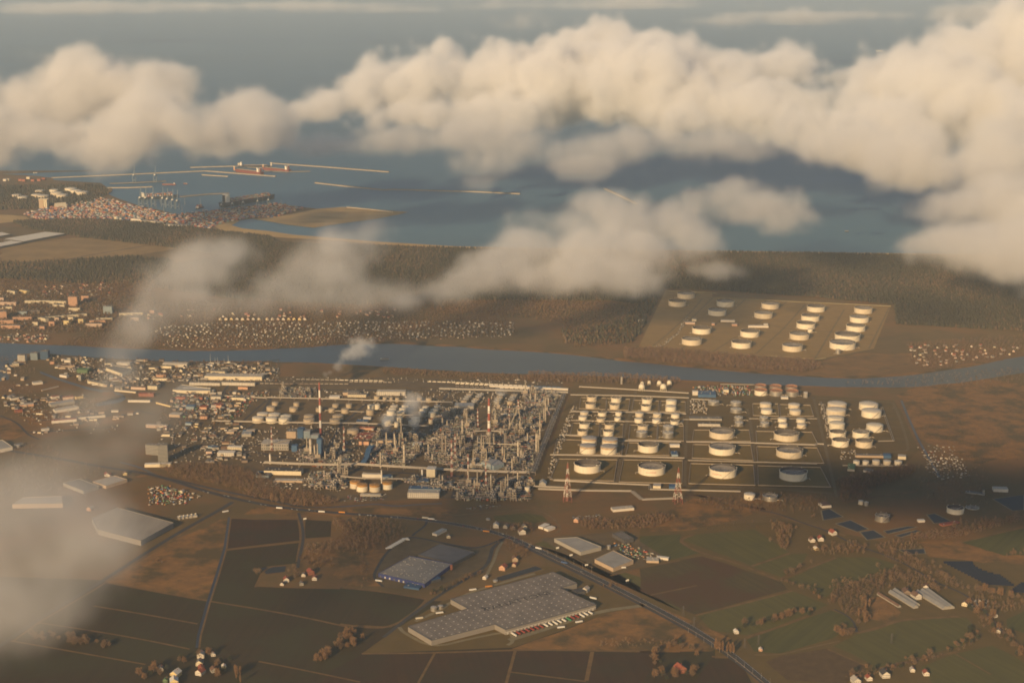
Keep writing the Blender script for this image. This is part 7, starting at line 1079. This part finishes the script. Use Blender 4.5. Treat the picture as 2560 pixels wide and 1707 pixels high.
goods(VE, [(0, 130), (660, 110), (680, 390), (300, 400), (0, 395)], 15, .35, 'sheds, cars and garages between the estate blocks', GC, 4); goods(VF, [(60, 430), (720, 420), (720, 640), (420, 690), (60, 560)], 14, .35, 'yards of the canal quarter', GC, 4); goods(VF, [(200, 640), (1000, 620), (980, 740), (300, 780)], 17, .3, 'depots along the misty road', GC, 4); goods(VF, [(1290, 680), (2300, 680), (2100, 1000), (1450, 1000)], 14, .4, 'yards round the office tower', GC, 4); goods(VB, [(2330, 540), (2560, 520), (2600, 640), (2400, 660)], 11, .5, 'stacked stores of the eastern yard', GC, 4)
# lamp posts, signs, boat masts
def lamp(p, h=11): t = thing('street_lamp', 'slender lamp post standing beside the main road', 'lamp post', p, 0, 'lamp posts beside the main road'); mb = MB(); mb.tube((0, 0, 0), (0, 0, h), .22, .12, 5); mb.build('pole', P_pale, t); mb = MB(); mb.box((0, .9, h), (.5, 2, .2)); mb.build('lamp_arm', P_pale, t)
for k in range(26): a = pm[0].lerp(pm[3], k/26) if k < 13 else pm[3].lerp(pm[6], (k-13)/13); lamp(a+Vector((9, 8, 0)))
for v, x, y in [(VL, 1598, 480), (VL, 1705, 548), (VL, 1988, 655), (VL, 1505, 430), (VM, 588, 892), (VK, 1992, 215)]:
    t = thing('billboard', 'white billboard on posts in the grass by the road', 'billboard', v(x, y), .5, 'billboards by the road'); mb = MB(); mb.box((0, 0, 6.5), (8, .4, 4)); mb.build('board', M_super, t)
    for s in (-2.5, 2.5): mb = MB(); mb.box((s, 0, 2.3), (.4, .4, 4.6)); mb.build('post', W_steel, t)
t = thing('pylon_sign', 'tall red pylon sign at the corner of the retail hall', 'sign', VL(770, 572), .3); mb = MB(); mb.box((0, 0, 9), (5, 2, 12)); mb.build('board', WALLS['brick'], t); mb = MB(); mb.box((0, 0, 1.5), (1, 1, 3)); mb.build('post', W_steel, t)
for x, h in [(1238, 45), (1265, 26), (1280, 26), (1318, 22), (1343, 34)]: p = VE(x, 582); t = thing('yacht', 'tall-masted yacht moored at the river works', 'yacht', p, .2, 'yachts at the river works'); mb = MB(); mb.add([(-7, -1.6, .2), (5, -1.6, .2), (8, 0, .4), (5, 1.6, .2), (-7, 1.6, .2), (-7, -1.9, 1.8), (5, -1.9, 1.8), (8.6, 0, 2), (5, 1.9, 1.8), (-7, 1.9, 1.8)], [(5, 6, 7, 8, 9), (0, 1, 6, 5), (1, 2, 7, 6), (2, 3, 8, 7), (3, 4, 9, 8), (4, 0, 5, 9)]); mb.build('hull', M_super, t); mb = MB(); mb.tube((0, 0, 1.8), (0, 0, h*.75), .35, .2, 5); mb.build('mast', M_super, t)
# power pylons in the fields
for v, x, y in [(VM, 1540, 950), (VM, 725, 960), (VM, 330, 850), (VM, 265, 780), (VM, 640, 980)]:
    p = v(x, y); t = thing('power_pylon', 'thin grey lattice pylon standing in the fields', 'pylon', p, .4, 'pylons standing in the fields'); mb = MB()
    for s, q in ((-1, -1), (1, -1), (1, 1), (-1, 1)): mb.bar((s*2, q*2, 0), (s*.3, q*.3, 22), .3)
    mb.build('tower', W_steel, t); mb = MB(); mb.bar((-5, 0, 17), (5, 0, 17), .3); mb.bar((-3.5, 0, 20.5), (3.5, 0, 20.5), .3); mb.build('cross_arm', W_steel, t)
# perimeter wall of the oil base and the refinery fence
for v, pts, lab in [(VC, [(230, 542), (290, 560), (900, 605), (1570, 650), (1650, 640)], 'pale perimeter wall on the river side of the oil base'), (VC, [(720, 142), (1400, 180), (2180, 216)], 'pale perimeter wall on the forest side of the oil base'), (VC, [(360, 92), (760, 110)], 'short pale wall behind the rear pair of oil base tanks')]:
    P = [v(*q) for q in pts]; O = P[0]; t = thing('perimeter_wall', lab, 'wall', O)
    for a, b in zip(P[:-1], P[1:]): mb = MB(); mb.bar(a-O+Vector((0, 0, 1.6)), b-O+Vector((0, 0, 1.6)), .6, 3.2); mb.build('wall_section', M_conc, t)
for x, y in [(1005, 240), (930, 240), (740, 470), (830, 475), (1385, 260), (1230, 500), (1060, 250)]: pass
# ---------------------------------------------------------------- clouds, smoke and haze
def vol_mat(name, dens, col=(0.97, 0.97, 0.97), aniso=0.0):
    m = bpy.data.materials.new(name); m.use_nodes = True; t = m.node_tree; t.nodes.remove(t.nodes['Principled BSDF'])
    v = t.nodes.new('ShaderNodeVolumePrincipled'); v.inputs['Density'].default_value = dens; v.inputs['Color'].default_value = (*col, 1); v.inputs['Anisotropy'].default_value = aniso
    t.links.new(v.outputs[0], t.nodes['Material Output'].inputs['Volume']); return m
M_cloud = vol_mat('cloud_vapour', 0.019, (0.982, 0.975, 0.965))
M_mid = vol_mat('mid_cloud_vapour', 0.0135, (0.945, 0.935, 0.92))
M_soft = vol_mat('soft_cloud_vapour', 0.0085, (0.925, 0.915, 0.90))
M_wisp = vol_mat('thin_cloud_vapour', 0.0068, (0.92, 0.91, 0.89))
M_steam = vol_mat('steam_vapour', 0.05)
def cloud(name, ells, vox, m, seed, nscale, namp=2.6, sharp=2.2, bias=0.12, label=None, cat='cloud', group='low clouds drifting between the camera and the coast', stretch=(1, 1, 1), puff=0.3, base=0.35):
    lo = [min(c[i]-r[i]*1.4 for c, r in ells) for i in range(3)]; hi = [max(c[i]+r[i]*1.4 for c, r in ells) for i in range(3)]
    lo[2] = max(lo[2], 5.0)
    ng = bpy.data.node_groups.new(name, 'GeometryNodeTree')
    ng.interface.new_socket('Geometry', in_out='OUTPUT', socket_type='NodeSocketGeometry'); ng.interface.new_socket('Geometry', in_out='INPUT', socket_type='NodeSocketGeometry')
    N, L = ng.nodes, ng.links
    out = N.new('NodeGroupOutput'); vc = N.new('GeometryNodeVolumeCube'); sm = N.new('GeometryNodeSetMaterial')
    vc.inputs['Min'].default_value = lo; vc.inputs['Max'].default_value = hi
    for i, k in enumerate(('Resolution X', 'Resolution Y', 'Resolution Z')): vc.inputs[k].default_value = max(6, int((hi[i]-lo[i])/vox))
    pos = N.new('GeometryNodeInputPosition').outputs[0]
    def vm(op, a, b=None):
        n = N.new('ShaderNodeVectorMath'); n.operation = op
        for i, x in enumerate((a, b)):
            if x is None: continue
            if hasattr(x, 'links'): L.new(x, n.inputs[i])
            else: n.inputs[i].default_value = x
        return n.outputs['Value'] if op == 'LENGTH' else n.outputs[0]
    def ma(op, a, b=None, c=None, clamp=False):
        n = N.new('ShaderNodeMath'); n.operation = op; n.use_clamp = clamp
        for i, x in enumerate((a, b, c)):
            if x is None: continue
            if hasattr(x, 'links'): L.new(x, n.inputs[i])
            else: n.inputs[i].default_value = x
        return n.outputs[0]
    field = None
    for c, r in ells:
        f = ma('SUBTRACT', 1, vm('LENGTH', vm('MULTIPLY', vm('SUBTRACT', pos, c), [1/x for x in r])))
        field = f if field is None else ma('SMOOTH_MAX', field, f, 0.22)
    def noise(scale, det, off):
        n = N.new('ShaderNodeTexNoise'); n.inputs['Scale'].default_value = 1/scale; n.inputs['Detail'].default_value = det; n.inputs['Roughness'].default_value = 0.68
        L.new(vm('MULTIPLY', vm('ADD', pos, (seed*1371+off, seed*733, 0)), stretch), n.inputs['Vector']); return n.outputs[0]
    nz = ma('MULTIPLY', ma('ADD', ma('SUBTRACT', noise(nscale, 9, 0), 0.5), ma('MULTIPLY', ma('SUBTRACT', noise(nscale*2.3, 2, 971), 0.5), 0.8)), namp)
    vo = N.new('ShaderNodeTexVoronoi'); vo.inputs['Scale'].default_value = 3.4/nscale; L.new(vm('ADD', pos, (seed*311, 0, 0)), vo.inputs['Vector'])
    f = ma('ADD', ma('ADD', field, nz), ma('MULTIPLY', ma('SUBTRACT', 0.42, vo.outputs['Distance']), puff))
    sx = N.new('ShaderNodeSeparateXYZ'); L.new(pos, sx.inputs[0]); hg = ma('MULTIPLY_ADD', ma('DIVIDE', ma('SUBTRACT', sx.outputs['Z'], lo[2]), hi[2]-lo[2], clamp=True), 1-base, base)   # thin ragged base, dense top
    dn = ma('MULTIPLY', ma('POWER', ma('MULTIPLY_ADD', f, sharp, -bias*sharp, clamp=True), 1.5), hg)
    L.new(dn, vc.inputs['Density']); L.new(vc.outputs[0], sm.inputs[0]); L.new(sm.outputs[0], out.inputs[0])
    sm.inputs['Material'].default_value = m
    vol = bpy.data.volumes.new(name); vol.materials.append(m); o = link(bpy.data.objects.new(name, vol))
    md = o.modifiers.new('vapour', 'NODES'); md.node_group = ng
    tag(o, label, cat, group if cat == 'cloud' else None)
    return o
def ell(x, y, rx, ry, d, k=0.8, kz=1.0):               # an ellipsoid of cloud at ground distance d, sized by its look from here
    px, py = x/0.91875, y/0.91875
    u = (px-1280)/FPX; v = (853.5-py)/FPX; t = d/(CP+v*SP); z = CAM_H + t*(-SP+v*CP)
    s = t/FPX/0.91875
    return ((u*t, d, z), (rx*s*EXP, rx*s*k*EXP, ry*s*kz*EXP))
EXP = 1.3
def bank(label, ells, vox, m, seed, nscale, k=.8, **kw): return cloud('cloud', [ell(*e, k) for e in ells], vox, m, seed, nscale, label=label, **kw)
bank('billowing warm white cloud bank over the outer harbour breakwater', [(-160, 290, 150, 80, 6700), (0, 290, 130, 75, 6700), (90, 235, 120, 70, 6900), (205, 190, 140, 78, 7000), (300, 200, 110, 66, 6900), (130, 310, 160, 60, 6500), (260, 320, 150, 65, 6400), (370, 265, 110, 75, 6500), (440, 300, 140, 70, 6400), (560, 270, 100, 55, 6600), (620, 290, 70, 46, 6700), (500, 330, 120, 40, 6500)], 14, M_mid, 1, 400, sharp=3.2, namp=2.4, puff=.42)
bank('great towering cumulus bank with bright tops above the open sea', [(770, 235, 70, 36, 8200), (860, 215, 110, 56, 8300), (980, 205, 140, 75, 8300), (1100, 200, 130, 75, 8400), (1210, 165, 110, 65, 8500), (1310, 125, 105, 66, 8700), (1400, 105, 110, 56, 8800), (1500, 130, 105, 62, 8700), (1290, 200, 170, 80, 8300), (1450, 200, 180, 80, 8200), (1600, 190, 150, 75, 8300), (1720, 160, 130, 60, 8500), (1830, 150, 120, 52, 8600), (1930, 170, 100, 50, 8500), (1640, 260, 170, 60, 7900), (1820, 240, 170, 75, 8000), (1990, 230, 150, 85, 7900), (2110, 230, 150, 100, 7800), (2220, 120, 100, 70, 8000), (2310, 90, 110, 80, 8100), (2400, 150, 140, 110, 8000), (2250, 250, 170, 110, 7500), (2360, 300, 160, 110, 7300), (2560, 250, 200, 150, 7600), (1130, 265, 150, 50, 8000), (960, 265, 140, 40, 8000), (720, 255, 80, 34, 8100), (2050, 190, 120, 70, 8000), (1880, 300, 140, 60, 7600), (2060, 310, 140, 70, 7300)], 16, M_cloud, 2, 450, sharp=3.3, namp=2.4, puff=.5)
bank('ragged lower cloud shreds hanging under the cumulus bank', [(1060, 310, 150, 34, 6900), (1180, 320, 150, 52, 6900), (1130, 375, 90, 34, 6700), (1300, 345, 120, 40, 6800), (1420, 330, 110, 44, 6800), (1340, 385, 70, 24, 6600), (900, 320, 130, 28, 7100), (780, 335, 120, 26, 7100), (1600, 330, 160, 36, 7000), (1760, 340, 110, 36, 7000), (1090, 420, 40, 16, 6500)], 20, M_soft, 3, 260, .7, sharp=1.9, stretch=(1, 1, .8))
bank('tall drooping cloud reaching down to the forest shore', [(1960, 345, 140, 50, 6700), (2100, 370, 140, 70, 6500), (2250, 380, 150, 90, 6300), (2220, 470, 130, 75, 5900), (2320, 470, 130, 110, 5900), (2190, 545, 110, 44, 5700), (2290, 570, 120, 60, 5600), (2420, 500, 150, 120, 5800), (2120, 560, 60, 24, 5700)], 16, M_mid, 4, 330, .7, sharp=2.4, base=.6, namp=2.3)
bank('rounded cloud lying over the coastal forest by the tank farm', [(1360, 475, 95, 46, 5350), (1290, 515, 110, 52, 5300), (1420, 505, 110, 55, 5300), (1510, 515, 95, 52, 5350), (1220, 560, 120, 52, 5200), (1340, 565, 150, 62, 5200), (1480, 575, 140, 60, 5200), (1590, 560, 100, 50, 5250), (1150, 610, 120, 52, 5100), (1280, 625, 150, 48, 5050), (1430, 625, 130, 40, 5050), (1080, 645, 110, 46, 5000), (1000, 670, 100, 40, 4950), (940, 690, 80, 30, 4900), (1640, 620, 90, 30, 5150)], 14, M_soft, 5, 270, .8, sharp=2.5, base=.7, puff=.3, namp=2.2)
bank('small faint cloud puff over the sea off the beach', [(1670, 440, 70, 34, 6200), (1740, 470, 80, 32, 6100), (1800, 500, 60, 30, 6050), (1630, 460, 70, 36, 6150), (1700, 490, 90, 34, 6100)], 16, M_soft, 6, 190, .7, sharp=1.8, base=.7)
bank('slanting grey veil of fog rising from the river to the forest', [(520, 575, 70, 36, 5050), (460, 600, 90, 46, 4950), (410, 640, 90, 52, 4800), (370, 690, 80, 52, 4650), (330, 730, 70, 50, 4500), (300, 770, 60, 46, 4350), (270, 810, 60, 40, 4200), (290, 850, 60, 40, 4050), (260, 890, 60, 44, 3800), (220, 940, 70, 44, 3500), (440, 700, 90, 40, 4600)], 16, M_wisp, 7, 180, .8, sharp=1.7, namp=2.2, bias=.03, base=.4)
bank('slanting grey veil of fog over the forest and garden lane', [(850, 530, 60, 34, 5250), (800, 555, 80, 44, 5150), (740, 590, 90, 50, 5000), (690, 630, 90, 50, 4900), (640, 665, 90, 44, 4800), (580, 690, 80, 36, 4700), (780, 640, 90, 44, 4850), (850, 670, 100, 36, 4800), (720, 690, 110, 32, 4700)], 16, M_wisp, 17, 180, .8, sharp=1.7, namp=2.2, bias=.03, base=.4)
bank('soft fog cloud in front of the long shed and dark fields', [(230, 1230, 110, 80, 2400), (110, 1250, 130, 90, 2350), (190, 1290, 110, 90, 2300), (20, 1190, 150, 130, 2350), (60, 1390, 150, 90, 2200), (-120, 1300, 200, 220, 2300), (160, 1170, 120, 60, 2450)], 13, M_wisp, 8, 130, .8, namp=1.8, sharp=1.5, bias=.05)
bank('faint mist drifting above the canal bend', [(340, 960, 90, 50, 3000), (260, 1030, 130, 60, 2900), (130, 1090, 150, 70, 2750), (280, 850, 60, 70, 3300), (400, 900, 60, 40, 3100)], 16, M_wisp, 9, 150, .8, namp=2.0, sharp=.9, bias=.05)
# smoke over the river works and steam of the cooling towers
def plume(view, a, b, z0, z1, r0, r1, n, label, dens, seed):
    A, B = view(*a), view(*b); A.z, B.z = z0, z1; e = []
    for i in range(n):
        f = i/(n-1); c = A.lerp(B, f)+Vector((random.uniform(-1, 1), random.uniform(-1, 1), random.uniform(-.5, .8)))*r0*.6; r = r0+(r1-r0)*f; e.append((tuple(c), (r*1.2, r*1.2, r)))
    return cloud('smoke', e, max(2.5, r0*.22), dens, seed, r1*1.1, namp=2.4, sharp=1.8, bias=.05, label=label, cat='smoke')
plume(VA, (531, 21), (790, -110), 10, 55, 10, 46, 8, 'white smoke plume rising from the river works', vol_mat('smoke_vapour', .03, (.93, .92, .9)), 21)
plume(VA, (960, 470), (1010, 400), 16, 40, 12, 26, 5, 'steam drifting round the columns behind the blue gallery', vol_mat('steam_vapour_thin', .022, (.93, .92, .9)), 22)
plume(VA, (1180, 470), (1190, 350), 14, 60, 14, 30, 6, 'steam rising beside the cream tanks', MATS.get('x') or bpy.data.materials['steam_vapour_thin'], 23)
plume(VA, (1830, 230), (1860, 190), 10, 30, 10, 18, 4, 'small steam puff near the tight tank files', bpy.data.materials['steam_vapour_thin'], 24)
for xs, n, d, lab in (([(1215, 52, 60, 18)], 150, 17000, 'small isolated cloud puff far out over the sea'), ([(1680, 48, 80, 13), (1830, 40, 150, 15), (1960, 36, 90, 12)], 300, 19000, 'long flat white cloud strip near the sea horizon'),
                      ([(2210, 32, 100, 20)], 300, 18000, 'low flat cloud beside the great cumulus top'), ([(150, 20, 300, 12), (560, 16, 260, 10), (930, 20, 120, 7), (1350, 10, 300, 8)], 500, 24000, 'thin pale streaks of cloud along the sea horizon')):
    cloud('cloud', [ell(x, y, a, b, d, .5) for x, y, a, b in xs], 60 if d < 20000 else 90, M_wisp, d % 97, n*1.2, label=lab, sharp=1.0 if n == 500 else 1.6, namp=2.6, bias=.1)
SH = 1425                                             # a cloud beside the camera whose shade lies on the nearer tank rows
cloud('cloud', [((-975+dx, -185+dy, SH+dz), (a, b, 42)) for dx, dy, dz, a, b in [(-190, 110, 0, 220, 130), (40, 10, 5, 270, 230), (260, -30, 0, 340, 270), (560, 0, 0, 320, 260)]],
      30, M_cloud, 11, 260, sharp=2.4, namp=1.0, bias=0, puff=.1, base=1.0, label='flat cloud beside the aircraft shading the nearer tanks')
hz = MB(); hz.box((0, 95000, (1530-3)/2), (330000, 260000, 1533)); hz_o = hz.build('haze', vol_mat('haze_air', 2.5e-5, (0.76, 0.88, 0.97))); hz_o['kind'] = 'stuff'
